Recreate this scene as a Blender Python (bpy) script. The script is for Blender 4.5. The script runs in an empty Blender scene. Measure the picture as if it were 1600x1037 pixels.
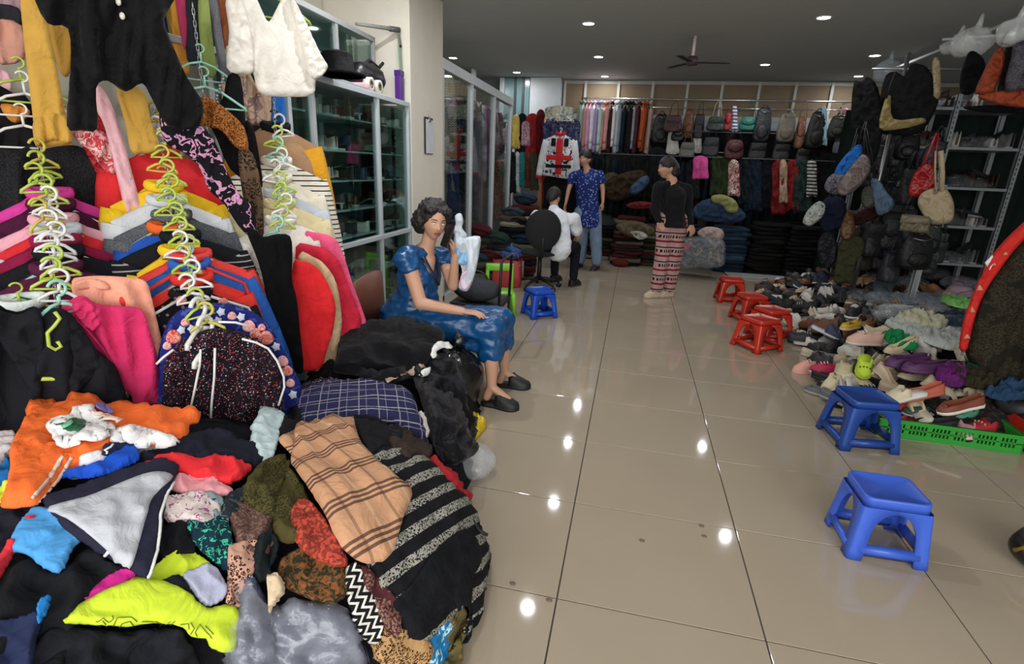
import bpy, bmesh, math, random
from mathutils import Vector as V, Matrix, noise
from mathutils.geometry import delaunay_2d_cdt
PI = math.pi
R = random.Random(7)
S = bpy.context.scene
C = S.collection
# ------------------------------------------------------------------ camera, world, light, exposure
FPX, PIT, ROL, YAW, CH = 824.4, .3027, .0408, -.2096, 1.5
cy_, sy_, cp_, sp_, cr_, sr_ = math.cos(YAW), math.sin(YAW), math.cos(PIT), math.sin(PIT), math.cos(ROL), math.sin(ROL)
FW = V((sy_*cp_, cy_*cp_, -sp_)); rt = V((cy_, -sy_, 0)); up = rt.cross(FW)
RX = cr_*rt + sr_*up; UY = -sr_*rt + cr_*up
CAM = V((0, 0, CH))
cam = bpy.data.cameras.new('camera'); camo = bpy.data.objects.new('camera', cam); C.objects.link(camo)
cam.sensor_fit = 'HORIZONTAL'; cam.sensor_width = 36; cam.lens = 36*FPX/1600; cam.clip_start = .02; cam.clip_end = 200
M = Matrix((RX, UY, -FW)).transposed().to_4x4(); M.translation = CAM; camo.matrix_world = M
S.camera = camo
S.view_settings.view_transform = 'Standard'; S.view_settings.look = 'None'; S.view_settings.gamma = 1
S.view_settings.use_curve_mapping = False; S.view_settings.exposure = 0.22
w = bpy.data.worlds.new('world'); S.world = w; w.use_nodes = True
wb = w.node_tree.nodes['Background']; wb.inputs[0].default_value = (.93, .96, 1, 1); wb.inputs[1].default_value = 1.3
al = bpy.data.lights.new('entrance_daylight', 'AREA'); al.shape = 'RECTANGLE'; al.size = 6; al.size_y = 2.6; al.energy = 165; al.color = (1, .965, .91)
alo = bpy.data.objects.new('entrance_daylight', al); C.objects.link(alo); alo.location = (.2, -2.4, 2.0); alo.rotation_euler = (math.radians(86), 0, math.radians(14))

def ray(x, y): return FW + RX*((x-800)/FPX) + UY*((518.5-y)/FPX)
def atd(x, y, d): return CAM + ray(x, y)*d
def atz(x, y, z): r = ray(x, y); return CAM + r*((z-CH)/r.z)
def aty(x, y, Y): r = ray(x, y); return CAM + r*(Y/r.y)
def atx(x, y, X): r = ray(x, y); return CAM + r*(X/r.x)
def depth(p): return (p-CAM).dot(FW)

# ------------------------------------------------------------------ tagging
def tag(o, label=None, cat=None, group=None, kind=None):
    if label: o['label'] = label
    if cat: o['category'] = cat
    if group: o['group'] = group
    if kind: o['kind'] = kind
    return o
def thing(name, label, cat, loc=(0, 0, 0), rz=0, group=None):
    o = bpy.data.objects.new(name, None); C.objects.link(o); o.empty_display_size = .05
    o.location = loc; o.rotation_euler = (0, 0, rz)
    return tag(o, label, cat, group)

# ------------------------------------------------------------------ materials
MC = {}
def lin(c):
    if isinstance(c, str): c = tuple(int(c[i:i+2], 16)/255 for i in (0, 2, 4))
    return tuple((v/12.92 if v <= .04045 else ((v+.055)/1.055)**2.4) for v in c[:3]) + (1,)
def nt(name):
    m = bpy.data.materials.new(name); m.use_nodes = True; t = m.node_tree
    b = t.nodes['Principled BSDF']; return m, t, b
def N(t, typ, **k):
    n = t.nodes.new(typ)
    for a, v in k.items():
        if a[0] == 'i' and a[1:].isdigit(): n.inputs[int(a[1:])].default_value = v
        else: setattr(n, a, v)
    return n
def mth(t, op, a, b=None):
    n = t.nodes.new('ShaderNodeMath'); n.operation = op
    for i, s in enumerate((a, b)):
        if s is None: continue
        if isinstance(s, (int, float)): n.inputs[i].default_value = s
        else: t.links.new(s, n.inputs[i])
    return n.outputs[0]
def mixc(t, f, a, b):
    n = t.nodes.new('ShaderNodeMix'); n.data_type = 'RGBA'
    for i, s in ((0, f), (6, a), (7, b)):
        if isinstance(s, (tuple, float, int)): n.inputs[i].default_value = s
        else: t.links.new(s, n.inputs[i])
    return n.outputs[2]
def mat(col, rough=.5, metal=0, spec=.5, name='paint', var=.08, bump=0, bscale=60, coat=0, emit=None, es=0, trans=0):
    key = (col, rough, metal, spec, name, var, bump, coat, es, trans)
    if key in MC: return MC[key]
    m, t, b = nt(name); c = lin(col)
    b.inputs['Roughness'].default_value = rough; b.inputs['Metallic'].default_value = metal
    b.inputs['Specular IOR Level'].default_value = spec; b.inputs['Coat Weight'].default_value = coat
    tc = N(t, 'ShaderNodeTexCoord'); ns = N(t, 'ShaderNodeTexNoise', i2=6.0, i3=3.0); t.links.new(tc.outputs['Object'], ns.inputs[0])
    d = tuple(max(0, v*(1-var*2.5)) for v in c[:3]) + (1,)
    t.links.new(mixc(t, ns.outputs[0], c, d), b.inputs['Base Color'])
    if bump:
        n2 = N(t, 'ShaderNodeTexNoise', i2=float(bscale), i3=3.0); t.links.new(tc.outputs['Object'], n2.inputs[0])
        bp = N(t, 'ShaderNodeBump', i0=bump, i1=.01); t.links.new(n2.outputs[0], bp.inputs['Height']); t.links.new(bp.outputs[0], b.inputs['Normal'])
    if es:
        b.inputs['Emission Color'].default_value = lin(emit or col); b.inputs['Emission Strength'].default_value = es
    if trans:
        out = t.nodes['Material Output']; tr = N(t, 'ShaderNodeBsdfTransparent'); mx = N(t, 'ShaderNodeMixShader', i0=trans)
        t.links.new(b.outputs[0], mx.inputs[1]); t.links.new(tr.outputs[0], mx.inputs[2]); t.links.new(mx.outputs[0], out.inputs[0])
    MC[key] = m; return m
def glass(tint='cfe0dd', a=.10, rough=.03):
    key = ('glass', tint, a, rough)
    if key in MC: return MC[key]
    m, t, b = nt('clear_glass'); out = t.nodes['Material Output']; t.nodes.remove(b)
    tr = N(t, 'ShaderNodeBsdfTransparent'); tr.inputs[0].default_value = lin(tint)
    gl = N(t, 'ShaderNodeBsdfGlossy', i1=rough); lw = N(t, 'ShaderNodeLayerWeight', i0=.12)
    f = mth(t, 'ADD', mth(t, 'MULTIPLY', lw.outputs[0], .42), a*.2)
    mx = N(t, 'ShaderNodeMixShader'); t.links.new(f, mx.inputs[0]); t.links.new(tr.outputs[0], mx.inputs[1]); t.links.new(gl.outputs[0], mx.inputs[2])
    t.links.new(mx.outputs[0], out.inputs[0]); MC[key] = m; return m
def plastic_film(col='e8ecef', op=.45, var=.12):
    key = ('film', col, op)
    if key in MC: return MC[key]
    m, t, b = nt('plastic_film'); out = t.nodes['Material Output']
    b.inputs['Base Color'].default_value = lin(col); b.inputs['Roughness'].default_value = .12; b.inputs['Specular IOR Level'].default_value = 1
    tc = N(t, 'ShaderNodeTexCoord'); ns = N(t, 'ShaderNodeTexNoise', i2=14.0, i3=4.0); t.links.new(tc.outputs['Object'], ns.inputs[0])
    bp = N(t, 'ShaderNodeBump', i0=.8, i1=.02); t.links.new(ns.outputs[0], bp.inputs['Height']); t.links.new(bp.outputs[0], b.inputs['Normal'])
    tr = N(t, 'ShaderNodeBsdfTransparent'); mx = N(t, 'ShaderNodeMixShader')
    f = mth(t, 'ADD', mth(t, 'MULTIPLY', ns.outputs[0], var), op-var*.5); cl = N(t, 'ShaderNodeClamp'); t.links.new(f, cl.inputs[0])
    t.links.new(cl.outputs[0], mx.inputs[0]); t.links.new(tr.outputs[0], mx.inputs[1]); t.links.new(b.outputs[0], mx.inputs[2]); t.links.new(mx.outputs[0], out.inputs[0])
    MC[key] = m; return m
def ramp(t, f, stops, const=True):
    r = N(t, 'ShaderNodeValToRGB'); cr = r.color_ramp; cr.interpolation = 'CONSTANT' if const else 'LINEAR'
    while len(cr.elements) < len(stops): cr.elements.new(.5)
    for e, (p, c) in zip(cr.elements, stops): e.position = p; e.color = lin(c)
    t.links.new(f, r.inputs[0]); return r.outputs[0]
def cloth(col, kind='plain', c2='ffffff', c3=None, sc=1.0, rough=.85, sheen=0, spec=.13, a=None):
    """procedural fabric; UV in metres for stripes and checks, object space for prints"""
    key = ('cloth', col, kind, c2, c3, sc, rough, sheen, spec, a)
    if key in MC: return MC[key]
    m, t, b = nt('fabric_' + kind); c = lin(col); L = t.links
    b.inputs['Roughness'].default_value = rough; b.inputs['Specular IOR Level'].default_value = spec
    b.inputs['Sheen Weight'].default_value = min(sheen, .06)
    tc = N(t, 'ShaderNodeTexCoord'); ob = tc.outputs['Object']
    ns = N(t, 'ShaderNodeTexNoise', i2=9.0, i3=4.0); L.new(ob, ns.inputs[0])
    sep = N(t, 'ShaderNodeSeparateXYZ'); L.new(tc.outputs['UV'], sep.inputs[0]); u, v = sep.outputs[0], sep.outputs[1]
    def band(x, per, lo, hi):
        f = mth(t, 'FRACT', mth(t, 'DIVIDE', x, per*sc)); return mth(t, 'MULTIPLY', mth(t, 'GREATER_THAN', f, lo), mth(t, 'LESS_THAN', f, hi))
    base = c
    if kind == 'stripe': base = mixc(t, band(v, .05, 0, a or .4), c, lin(c2))
    elif kind == 'pin': base = mixc(t, band(v, .028, 0, .2), c, lin(c2))
    elif kind == 'plaid':      # tan check: triple dark lines one way, pale the other
        f = mth(t, 'MAXIMUM', mth(t, 'MAXIMUM', band(v, .12, .0, .07), band(v, .12, .13, .2)), band(v, .12, .26, .33))
        g = band(u, .13, .1, .17); g2 = band(u, .13, .6, .68)
        x = mixc(t, mth(t, 'MULTIPLY', g2, .5), mixc(t, mth(t, 'MULTIPLY', g, .45), c, lin(c2)), lin(c3 or 'e8c8b0'))
        base = mixc(t, mth(t, 'MULTIPLY', f, .85), x, lin(c2))
    elif kind == 'check':      # navy check: pale thin lines both ways
        f = mth(t, 'MAXIMUM', band(v, .075, .1, .17), band(v, .075, .8, .84)); g = mth(t, 'MAXIMUM', band(u, .08, .1, .16), band(u, .08, .5, .53))
        base = mixc(t, mth(t, 'MULTIPLY', mth(t, 'MAXIMUM', f, mth(t, 'MULTIPLY', g, .6)), .75), c, lin(c2))
    elif kind == 'knit':       # broad bands of melange
        n2 = N(t, 'ShaderNodeTexNoise', i2=170.0, i3=2.0); L.new(ob, n2.inputs[0])
        f = mth(t, 'MULTIPLY', band(v, .062, 0, .46), mth(t, 'GREATER_THAN', n2.outputs[0], .47)); base = mixc(t, f, c, lin(c2))
    elif kind == 'floral':
        vo = N(t, 'ShaderNodeTexVoronoi', i2=62.0/sc); L.new(ob, vo.inputs['Vector'])
        f = mth(t, 'LESS_THAN', vo.outputs['Distance'], .34); sx = N(t, 'ShaderNodeSeparateColor'); L.new(vo.outputs['Color'], sx.inputs[0])
        cc = ramp(t, sx.outputs[0], [(0, c2), (.3, c3 or 'c04050'), (.5, 'd8d0d0'), (.65, '5a7088'), (.8, c2)])
        base = mixc(t, mth(t, 'MULTIPLY', f, mth(t, 'GREATER_THAN', sx.outputs[1], .35)), c, cc)
    elif kind == 'blotch':
        n2 = N(t, 'ShaderNodeTexNoise', i2=16.0/sc, i3=2.0, i4=.5); n2.inputs['Distortion'].default_value = 1.2; L.new(ob, n2.inputs[0])
        base = ramp(t, n2.outputs[0], [(0, col), (.46, c2), (.56, c3 or col), (.66, c2)])
    elif kind == 'leopard':
        vo = N(t, 'ShaderNodeTexVoronoi', i2=48.0/sc); L.new(ob, vo.inputs['Vector'])
        f = mth(t, 'MULTIPLY', mth(t, 'GREATER_THAN', vo.outputs['Distance'], .22), mth(t, 'LESS_THAN', vo.outputs['Distance'], .5))
        base = mixc(t, mth(t, 'MULTIPLY', f, mth(t, 'GREATER_THAN', ns.outputs[0], .44)), c, lin(c2))
    elif kind == 'tweed':
        n2 = N(t, 'ShaderNodeTexNoise', i2=120.0/sc, i3=3.0); L.new(ob, n2.inputs[0])
        base = mixc(t, mth(t, 'GREATER_THAN', n2.outputs[0], .52), c, lin(c2))
    elif kind == 'zigzag':
        zz = mth(t, 'MULTIPLY', mth(t, 'ABSOLUTE', mth(t, 'SUBTRACT', mth(t, 'FRACT', mth(t, 'DIVIDE', u, .035*sc)), .5)), .05*sc)
        base = mixc(t, band(mth(t, 'ADD', v, zz), .03, 0, .4), c, lin(c2))
    elif kind == 'tribal':
        f1 = band(v, .16, 0, .14); f2 = band(v, .16, .3, .5); f3 = band(v, .16, .62, .7); vo = band(u, .03, 0, .55)
        x = mixc(t, f1, c, lin(c3 or '7a2230')); x = mixc(t, mth(t, 'MULTIPLY', f2, vo), x, lin(c2)); base = mixc(t, f3, x, lin(c2))
    elif kind == 'dots':
        vo = N(t, 'ShaderNodeTexVoronoi', i2=22.0/sc); L.new(ob, vo.inputs['Vector']); base = mixc(t, mth(t, 'LESS_THAN', vo.outputs['Distance'], .28), c, lin(c2))
    d = N(t, 'ShaderNodeHueSaturation'); d.inputs['Saturation'].default_value = .98; L.new(mth(t, 'ADD', mth(t, 'MULTIPLY', ns.outputs[0], .5), .75), d.inputs['Value'])
    if isinstance(base, tuple): d.inputs['Color'].default_value = base
    else: L.new(base, d.inputs['Color'])
    L.new(d.outputs[0], b.inputs['Base Color'])
    n3 = N(t, 'ShaderNodeTexNoise', i2=11.0, i3=4.0); n3.inputs['Distortion'].default_value = .9; L.new(ob, n3.inputs[0]); bp = N(t, 'ShaderNodeBump', i0=.38, i1=.05)
    L.new(n3.outputs[0], bp.inputs['Height']); L.new(bp.outputs[0], b.inputs['Normal'])
    MC[key] = m; return m
def satin(col): return cloth(col, rough=.33, sheen=0, spec=.6)
ALU = mat('c9ccce', .42, .25, name='painted_aluminium'); STEEL = mat('b9bcbe', .3, .9, name='steel'); DARK = mat('15161a', .6, name='black_plastic')
WHITEP = mat('e9e9e6', .35, name='white_plastic'); LIME = mat('b9cf52', .35, name='lime_plastic'); MINT = mat('9fdcc8', .35, name='mint_plastic')

# ------------------------------------------------------------------ mesh helpers
class MB:
    def __init__(s): s.v = []; s.f = []; s.uv = None
    def add(s, v, f):
        o = len(s.v); s.v += [V(p) for p in v]; s.f += [tuple(i+o for i in q) for q in f]; return s
    def box(s, a, b, rot=None, piv=None):
        (x0, y0, z0), (x1, y1, z1) = a, b
        v = [V((x, y, z)) for x in (x0, x1) for y in (y0, y1) for z in (z0, z1)]
        if rot:
            p = V(piv) if piv else (V(a)+V(b))/2; v = [p+rot@(q-p) for q in v]
        return s.add(v, [(0, 1, 3, 2), (4, 6, 7, 5), (0, 4, 5, 1), (2, 3, 7, 6), (0, 2, 6, 4), (1, 5, 7, 3)])
    def tube(s, path, r, n=8, cap=True, flat=1.0, closed=False, upv=None):
        P = [V(p) for p in path]; rs = r if isinstance(r, (list, tuple)) else [r]*len(P); k = len(P); o = len(s.v); pn = None
        for i, p in enumerate(P):
            a = P[i-1] if i or closed else p; b = P[(i+1) % k] if i < k-1 or closed else p; d = (b-a)
            if d.length < 1e-9: d = V((0, 0, 1))
            d.normalize()
            if pn is None:
                q = V(upv) if upv else (V((0, 0, 1)) if abs(d.z) < .9 else V((1, 0, 0))); pn = (q-d*q.dot(d)).normalized()
            else: pn = (pn-d*pn.dot(d)).normalized()
            bn = d.cross(pn)
            for j in range(n):
                t = 2*PI*j/n; s.v.append(p+(pn*math.cos(t)*flat+bn*math.sin(t))*rs[i])
        for i in range(k if closed else k-1):
            for j in range(n):
                a = o+i*n+j; b = o+i*n+(j+1) % n; c = o+((i+1) % k)*n+(j+1) % n; d = o+((i+1) % k)*n+j; s.f.append((a, b, c, d))
        if cap and not closed: s.f.append(tuple(o+j for j in reversed(range(n)))); s.f.append(tuple(o+(k-1)*n+j for j in range(n)))
        return s
    def lathe(s, prof, c=(0, 0, 0), n=24, sx=1, sy=1):
        o = len(s.v); c = V(c)
        for r_, z in prof:
            for j in range(n): t = 2*PI*j/n; s.v.append(c+V((r_*math.cos(t)*sx, r_*math.sin(t)*sy, z)))
        for i in range(len(prof)-1):
            for j in range(n): s.f.append((o+i*n+j, o+i*n+(j+1) % n, o+(i+1)*n+(j+1) % n, o+(i+1)*n+j))
        if prof[0][0] > 1e-5: s.f.append(tuple(o+j for j in reversed(range(n))))
        if prof[-1][0] > 1e-5: s.f.append(tuple(o+(len(prof)-1)*n+j for j in range(n)))
        return s
    def ball(s, c, r, n=12, m=8, sc=(1, 1, 1), rot=None):
        o = len(s.v); c = V(c)
        for i in range(m+1):
            p = PI*i/m
            for j in range(n):
                t = 2*PI*j/n; q = V((math.sin(p)*math.cos(t)*sc[0], math.sin(p)*math.sin(t)*sc[1], math.cos(p)*sc[2]))*r
                s.v.append(c+(rot@q if rot else q))
        for i in range(m):
            for j in range(n): s.f.append((o+i*n+j, o+(i+1)*n+j, o+(i+1)*n+(j+1) % n, o+i*n+(j+1) % n))
        return s
    def cap(s, a, b, ra, rb, n=12, sc=1.0, side=None):
        """capsule a-b with two radii; side: squash factor sc along that direction"""
        a, b = V(a), V(b); d = b-a; L = d.length or 1e-6; d = d/L; o0 = len(s.v)
        pts = [a-d*ra*math.cos(t) for t in (0, .5, 1.05)]; rr = [ra*math.sin(t) for t in (.05, .5, 1.05)]
        pts += [a, a.lerp(b, .5), b]; rr += [ra, (ra+rb)/2, rb]
        pts += [b+d*rb*math.cos(t) for t in (1.05, .5, 0)]; rr += [rb*math.sin(t) for t in (1.05, .5, .05)]
        s.tube(pts, rr, n)
        if side is not None:
            sd = V(side).normalized(); sd = (sd-d*sd.dot(d)).normalized(); ax = a
            for i in range(o0, len(s.v)): q = (s.v[i]-ax).dot(sd); s.v[i] -= sd*q*(1-sc)
        return s
    def build(s, name, m=None, parent=None, smooth=True, bevel=0, fix=True):
        me = bpy.data.meshes.new(name); me.from_pydata([tuple(p) for p in s.v], [], s.f)
        if fix:
            bm = bmesh.new(); bm.from_mesh(me); bmesh.ops.remove_doubles(bm, verts=bm.verts, dist=1e-6); bmesh.ops.recalc_face_normals(bm, faces=bm.faces); bm.to_mesh(me); bm.free()
        o = bpy.data.objects.new(name, me); C.objects.link(o)
        if m: me.materials.append(m)
        if parent: o.parent = parent
        if smooth: me.shade_smooth()
        if bevel:
            q = o.modifiers.new('b', 'BEVEL'); q.width = bevel; q.segments = 2; q.limit_method = 'ANGLE'; q.angle_limit = .7
        elif smooth:
            pass
        return o
def rz(a): return Matrix.Rotation(a, 3, 'Z')
def ry(a): return Matrix.Rotation(a, 3, 'Y')
def rx(a): return Matrix.Rotation(a, 3, 'X')
def boxobj(name, a, b, m, parent=None, bevel=.002, rot=None): return MB().box(a, b, rot).build(name, m, parent, False, bevel)
def struct(o): o['kind'] = 'structure'; return o
def recolor(o, m):
    for sl in o.material_slots: sl.link = 'OBJECT'; sl.material = m
def copy_tree(o, parent=None):
    c = o.copy(); C.objects.link(c)
    if parent: c.parent = parent
    for ch in list(o.children):
        copy_tree(ch, c)
    return c
def sm(x): x = max(0, min(1, x)); return x*x*(3-2*x)
def arc(c, r, a0, a1, n, ax=V((1, 0, 0)), ay=V((0, 0, 1))):
    return [V(c)+(ax*math.cos(a0+(a1-a0)*i/n)+ay*math.sin(a0+(a1-a0)*i/n))*r for i in range(n+1)]

# ------------------------------------------------------------------ floor, ceiling, walls
def tile_mat():
    m, t, b = nt('polished_tile'); L = t.links
    tc = N(t, 'ShaderNodeTexCoord'); g = N(t, 'ShaderNodeNewGeometry')
    n1 = N(t, 'ShaderNodeTexNoise', i2=2.2, i3=5.0); L.new(g.outputs['Position'], n1.inputs[0])
    n2 = N(t, 'ShaderNodeTexNoise', i2=90.0, i3=2.0); L.new(g.outputs['Position'], n2.inputs[0])
    c = mixc(t, n1.outputs[0], lin('aea18d'), lin('a39581')); c = mixc(t, mth(t, 'MULTIPLY', n2.outputs[0], .25), c, lin('9c9080'))
    L.new(c, b.inputs['Base Color']); b.inputs['Specular IOR Level'].default_value = .55
    L.new(mth(t, 'ADD', mth(t, 'MULTIPLY', n1.outputs[0], .04), .035), b.inputs['Roughness'])
    return m
TM = tile_mat()
TW, TD, TX, TY = .7161, .5992, -.8403, 2.7636
fl = struct(boxobj('floor', (-4.2, -3, -.2), (5.2, 10.6, -.004), mat('4b443c', .8, name='grout'), bevel=0))
tb = MB().box((0, 0, -.012), (TW-.0055, TD-.0055, 0)).build('tile', TM, fl, False, .0012); tb.location = (TX, TY, 0); first = True
for i in range(-5, 9):
    for j in range(-5, 13):
        x, y = TX+i*TW, TY+j*TD
        if x < -4.2 or x+TW > 5.3 or y > 10.5: continue
        if first: o = tb; first = False
        else: o = tb.copy(); C.objects.link(o); o.parent = fl
        o.location = (x+.00275, y+.00275, R.uniform(-.0003, .0003))
WALLM = mat('e6dfd0', .8, name='painted_plaster', var=.05, bump=.1); GREYW = mat('a5a5a2', .8, name='grey_plaster', var=.06)
CEILM = mat('b4b7b3', .85, name='ceiling_paint', var=.04)
HC = 3.0
struct(boxobj('ceiling', (-4.3, -1.0, HC), (5.3, 10.7, HC+.2), CEILM, bevel=0))
struct(boxobj('wall_back', (-4.3, 10.12, 0), (5.3, 10.4, HC), mat('777a7c', .8, name='back_wall_paint'), bevel=0))
struct(boxobj('wall_left', (-4.3, -1, 0), (-4.1, 10.3, HC), GREYW, bevel=0))
struct(boxobj('wall_right', (4.9, -1, 0), (5.1, 10.3, HC), GREYW, bevel=0))
struct(boxobj('wall_rack_side', (-2.95, -1.0, 0), (-2.8, 4.7, HC), WALLM, bevel=0))
struct(boxobj('wall_column', (-4.1, 4.72, 0), (-2.0, 5.55, HC), WALLM, bevel=.004))
# back wall: brown clerestory panels between pale posts
KH = mat('7d6b53', .75, name='brown_blind', var=.12); PW = [aty(x, 140, 10.1).x for x in (883, 915, 966.5, 1020, 1074, 1128, 1186, 1243, 1300, 1358, 1418)]
wn = struct(boxobj('window_1', (PW[0], 10.085, 2.93), (4.9, 10.13, 2.985), mat('9c9c93', .5, name='window_frame'), bevel=.003))
boxobj('bottom_rail', (PW[0], 10.08, 2.40), (4.9, 10.13, 2.45), mat('9c9c93', .5, name='window_frame'), wn)
for i, x in enumerate(PW):
    boxobj('post', (x-.022, 10.07, 2.2), (x+.022, 10.12, 2.98), mat('b3b1a8', .5, name='window_post'), wn)
    x1 = PW[i+1] if i+1 < len(PW) else 4.88
    boxobj('blind_panel', (x+.025, 10.1, 2.45), (x1-.025, 10.118, 2.93), KH, wn)
pl = struct(boxobj('trim_1', (-1.95, 9.85, 2.28), (PW[0]-.05, 10.1, 2.995), mat('c3c7c9', .8, name='pale_plaster'), bevel=0))
struct(boxobj('trim_2', (PW[0], 10.06, 2.2), (4.9, 10.115, 2.4), mat('9aa3aa', .8, name='pale_plaster'), bevel=0))
wl = struct(boxobj('window_2', (-2.5, 9.86, 2.3), (-2.42, 9.94, 2.99), ALU, bevel=.003))
boxobj('pane', (-2.42, 9.9, 2.3), (-1.97, 9.906, 2.99), mat('6e8e90', .2, name='dull_glass_pane'), wl)
for x in (-2.22, -2.08): boxobj('mullion', (x-.02, 9.87, 2.3), (x+.02, 9.92, 2.99), mat('34383a', .5, name='dark_mullion'), wl)
boxobj('sill', (-2.5, 9.8, 2.26), (-1.93, 9.95, 2.3), ALU, wl)
lv = struct(boxobj('window_3', (-2.78, 9.05, 2.52), (-2.72, 9.15, 2.995), ALU, bevel=.003))
for k in range(7): boxobj('slat', (-3.9, 9.07, 2.56+k*.062), (-2.78, 9.13, 2.568+k*.062), mat('5c6a66', .4, name='louvre'), lv, .001, rot=rx(.6))
# ------------------------------------------------------------------ ceiling lights and fan
LM = mat('ffffff', .5, name='lamp_diffuser', emit='f4f7ff', es=22); RING = mat('d9dad8', .4, name='lamp_ring')
LP = [(-.66, 4.48), (-.66, 6.4), (-.67, 8.15), (-.67, 9.75), (-2.1, 9.4), (-2.8, 8.2), (1.62, 6.3), (2.75, 8.1), (1.6, 8.7), (3.1, 9.6), (-.8, 2.7), (-1.75, 3.7), (-2.6, 6.4)]  # front-left pair, out of view, added to brighten the cream wall and pillar
LN = ['above the aisle nearest the camera', 'alone high over the aisle left of centre', 'second from the back over the aisle', 'nearest the back wall over the aisle', 'in front of the white pillar', 'just above the glass partition', 'at the top of the picture right of centre', 'above the hanging handbags', 'in front of the brown blind panels', 'in the far right corner', 'added out of view above the clothes racks', 'added out of view in front of the shoe cabinet', 'above the glass partition clothes']
for (x, y), d in zip(LP, LN):
    t = thing('downlight', 'round recessed white downlight ' + d, 'ceiling light', (x, y, HC), 0, 'recessed downlights in the grey ceiling')
    MB().tube(arc((0, 0, 0), .066, 0, 2*PI, 20, V((1, 0, 0)), V((0, 1, 0)))[:-1], .009, 6, closed=True, upv=(0, 0, 1)).build('trim_ring', RING, t)
    MB().lathe([(.0, -.002), (.058, -.002), (.058, .004)], n=20).build('diffuser', LM, t)
    l = bpy.data.lights.new('lamp', 'AREA'); l.shape = 'DISK'; l.size = .1; l.energy = 15 if y < 4 else 7; l.color = (.97, .98, 1)
    lo = bpy.data.objects.new('lamp', l); C.objects.link(lo); lo.parent = t; lo.location = (0, 0, -.012)
f = thing('ceiling_fan', 'dark ceiling fan with thin blades on a pale rod', 'fan', (atz(1077, 72, 3.0).x+.02, 7.0, HC))
MB().tube([(0, 0, 0), (0, 0, -.22)], .018, 10).build('rod', mat('d8c8c4', .4, name='fan_rod'), f); MB().lathe([(0, -.31), (.06, -.3), (.075, -.26), (.05, -.21), (0, -.2)]).build('motor', mat('4a3a3a', .4, name='fan_motor'), f)
for k in range(3): MB().box((.06, -.035, -.275), (.42, .035, -.265), rot=rz(k*2*PI/3+.1), piv=(0, 0, -.27)).build('blade', mat('2c2826', .5, name='fan_blade'), f, False)

# ------------------------------------------------------------------ shoes
def shoe_mesh(L=.25, kind='sneaker'):
    hw, hh = {'sneaker': (.048, .085), 'flat': (.04, .05), 'clog': (.052, .075), 'slipper': (.048, .06), 'boot': (.046, .15), 'heel': (.038, .06)}[kind]
    K = 9; st = [0, .05, .14, .26, .4, .5, .6, .8, .93, 1.0]; lift = .05 if kind == 'heel' else 0
    def wd(s): return hw*(math.sqrt(max(0, 1-(1-min(1, s/.28))**2))*.98+.02)*(1-.22*sm((s-.3)/.35))*(1 if s < .9 else math.sqrt(max(.02, 1-((s-.9)/.115)**2)))
    op = {'sneaker': .42, 'flat': .24, 'clog': .5, 'slipper': .5, 'boot': .45, 'heel': .26}[kind]
    sole, upm = MB(), MB(); o = 0
    t = .018 if kind != 'heel' else .008
    zl = lambda s: lift*sm((s-.3)/.5)
    ring = []
    for s in st:
        y = (s-.5)*L; w_ = wd(s)*1.06; z = zl(s)
        sole.v += [V((-w_, y, z)), V((-w_*1.03, y, z+t)), V((w_*1.03, y, z+t)), V((w_, y, z))]
    n = len(st)
    for i in range(n-1):
        for j in range(4): sole.f.append((i*4+j, i*4+(j+1) % 4, (i+1)*4+(j+1) % 4, (i+1)*4+j))
    sole.f += [(3, 2, 1, 0), tuple((n-1)*4+j for j in range(4))]
    if kind == 'heel': sole.tube([(0, L*.42, zl(.95)), (0, L*.43, 0)], [.014, .006], 6)
    last = .55 if kind in ('slipper', 'clog') else 1.0
    ss = [s for s in st if s <= last+.06]
    for s in ss:
        y = (s-.5)*L; w_ = wd(s); z0 = zl(s)+t*.9
        if s < op:
            h = hh*(.42+.58*sm(s/op)) if s > 0 else hh*.2
            for k in range(K): a = PI*k/(K-1); upm.v.append(V((-w_*math.cos(a), y, z0+h*math.sin(a)**.8)))
        else:
            h = hh*(1.0 if kind != 'boot' else 1.0)*(1-.25*math.sin(PI*min(1, (s-op)/(1-op)))) if kind not in ('flat', 'heel') else hh*(.75+.35*sm((s-.5)*2))
            for p in ((-w_, 0), (-w_, h*.5), (-w_*.88, h), (-w_*.72, h), (0, .004) if 0 else (-w_*.6, .006), (w_*.6, .006), (w_*.72, h), (w_*.88, h), (w_, 0)): upm.v.append(V((p[0], y, z0+p[1])))
    for i in range(len(ss)-1):
        for j in range(K-1): upm.f.append((i*K+j, i*K+j+1, (i+1)*K+j+1, (i+1)*K+j))
    upm.f.append(tuple(range(K))); m_ = (len(ss)-1)*K; upm.f.append(tuple(m_+j for j in reversed(range(K))))
    det = MB()
    if kind == 'sneaker':
        for k in range(3): y = -L*.2+k*.022; det.tube([(-.024, y, hh*.84+t+k*.004), (0, y-.002, hh*.93+t+k*.006), (.024, y, hh*.84+t+k*.004)], .0035, 5)
    if kind == 'flat': det.ball((0, -L*.32, hh*.82), .012, 6, 4, (1.6, .8, .5))
    if kind == 'clog':
        for i in range(4): det.tube([((i-1.5)*.02, -L*.25, hh*.86-abs(i-1.5)*.006), ((i-1.5)*.02, -L*.25, hh*1.06-abs(i-1.5)*.006)], .005, 6)
    return sole, upm, det
SHOE = {}
def shoe_proto(kind):
    if kind not in SHOE:
        a, b, c = shoe_mesh(kind=kind); m0 = mat('888888', .6, name='shoe')
        os_ = [a.build('sole', m0), b.build('upper', m0)] + ([c.build({'sneaker': 'laces', 'flat': 'bow', 'clog': 'vent_hole'}[kind], m0)] if c.v else [])
        SHOE[kind] = [o.data for o in os_]
        for o in os_: bpy.data.objects.remove(o)
    return SHOE[kind]
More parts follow.
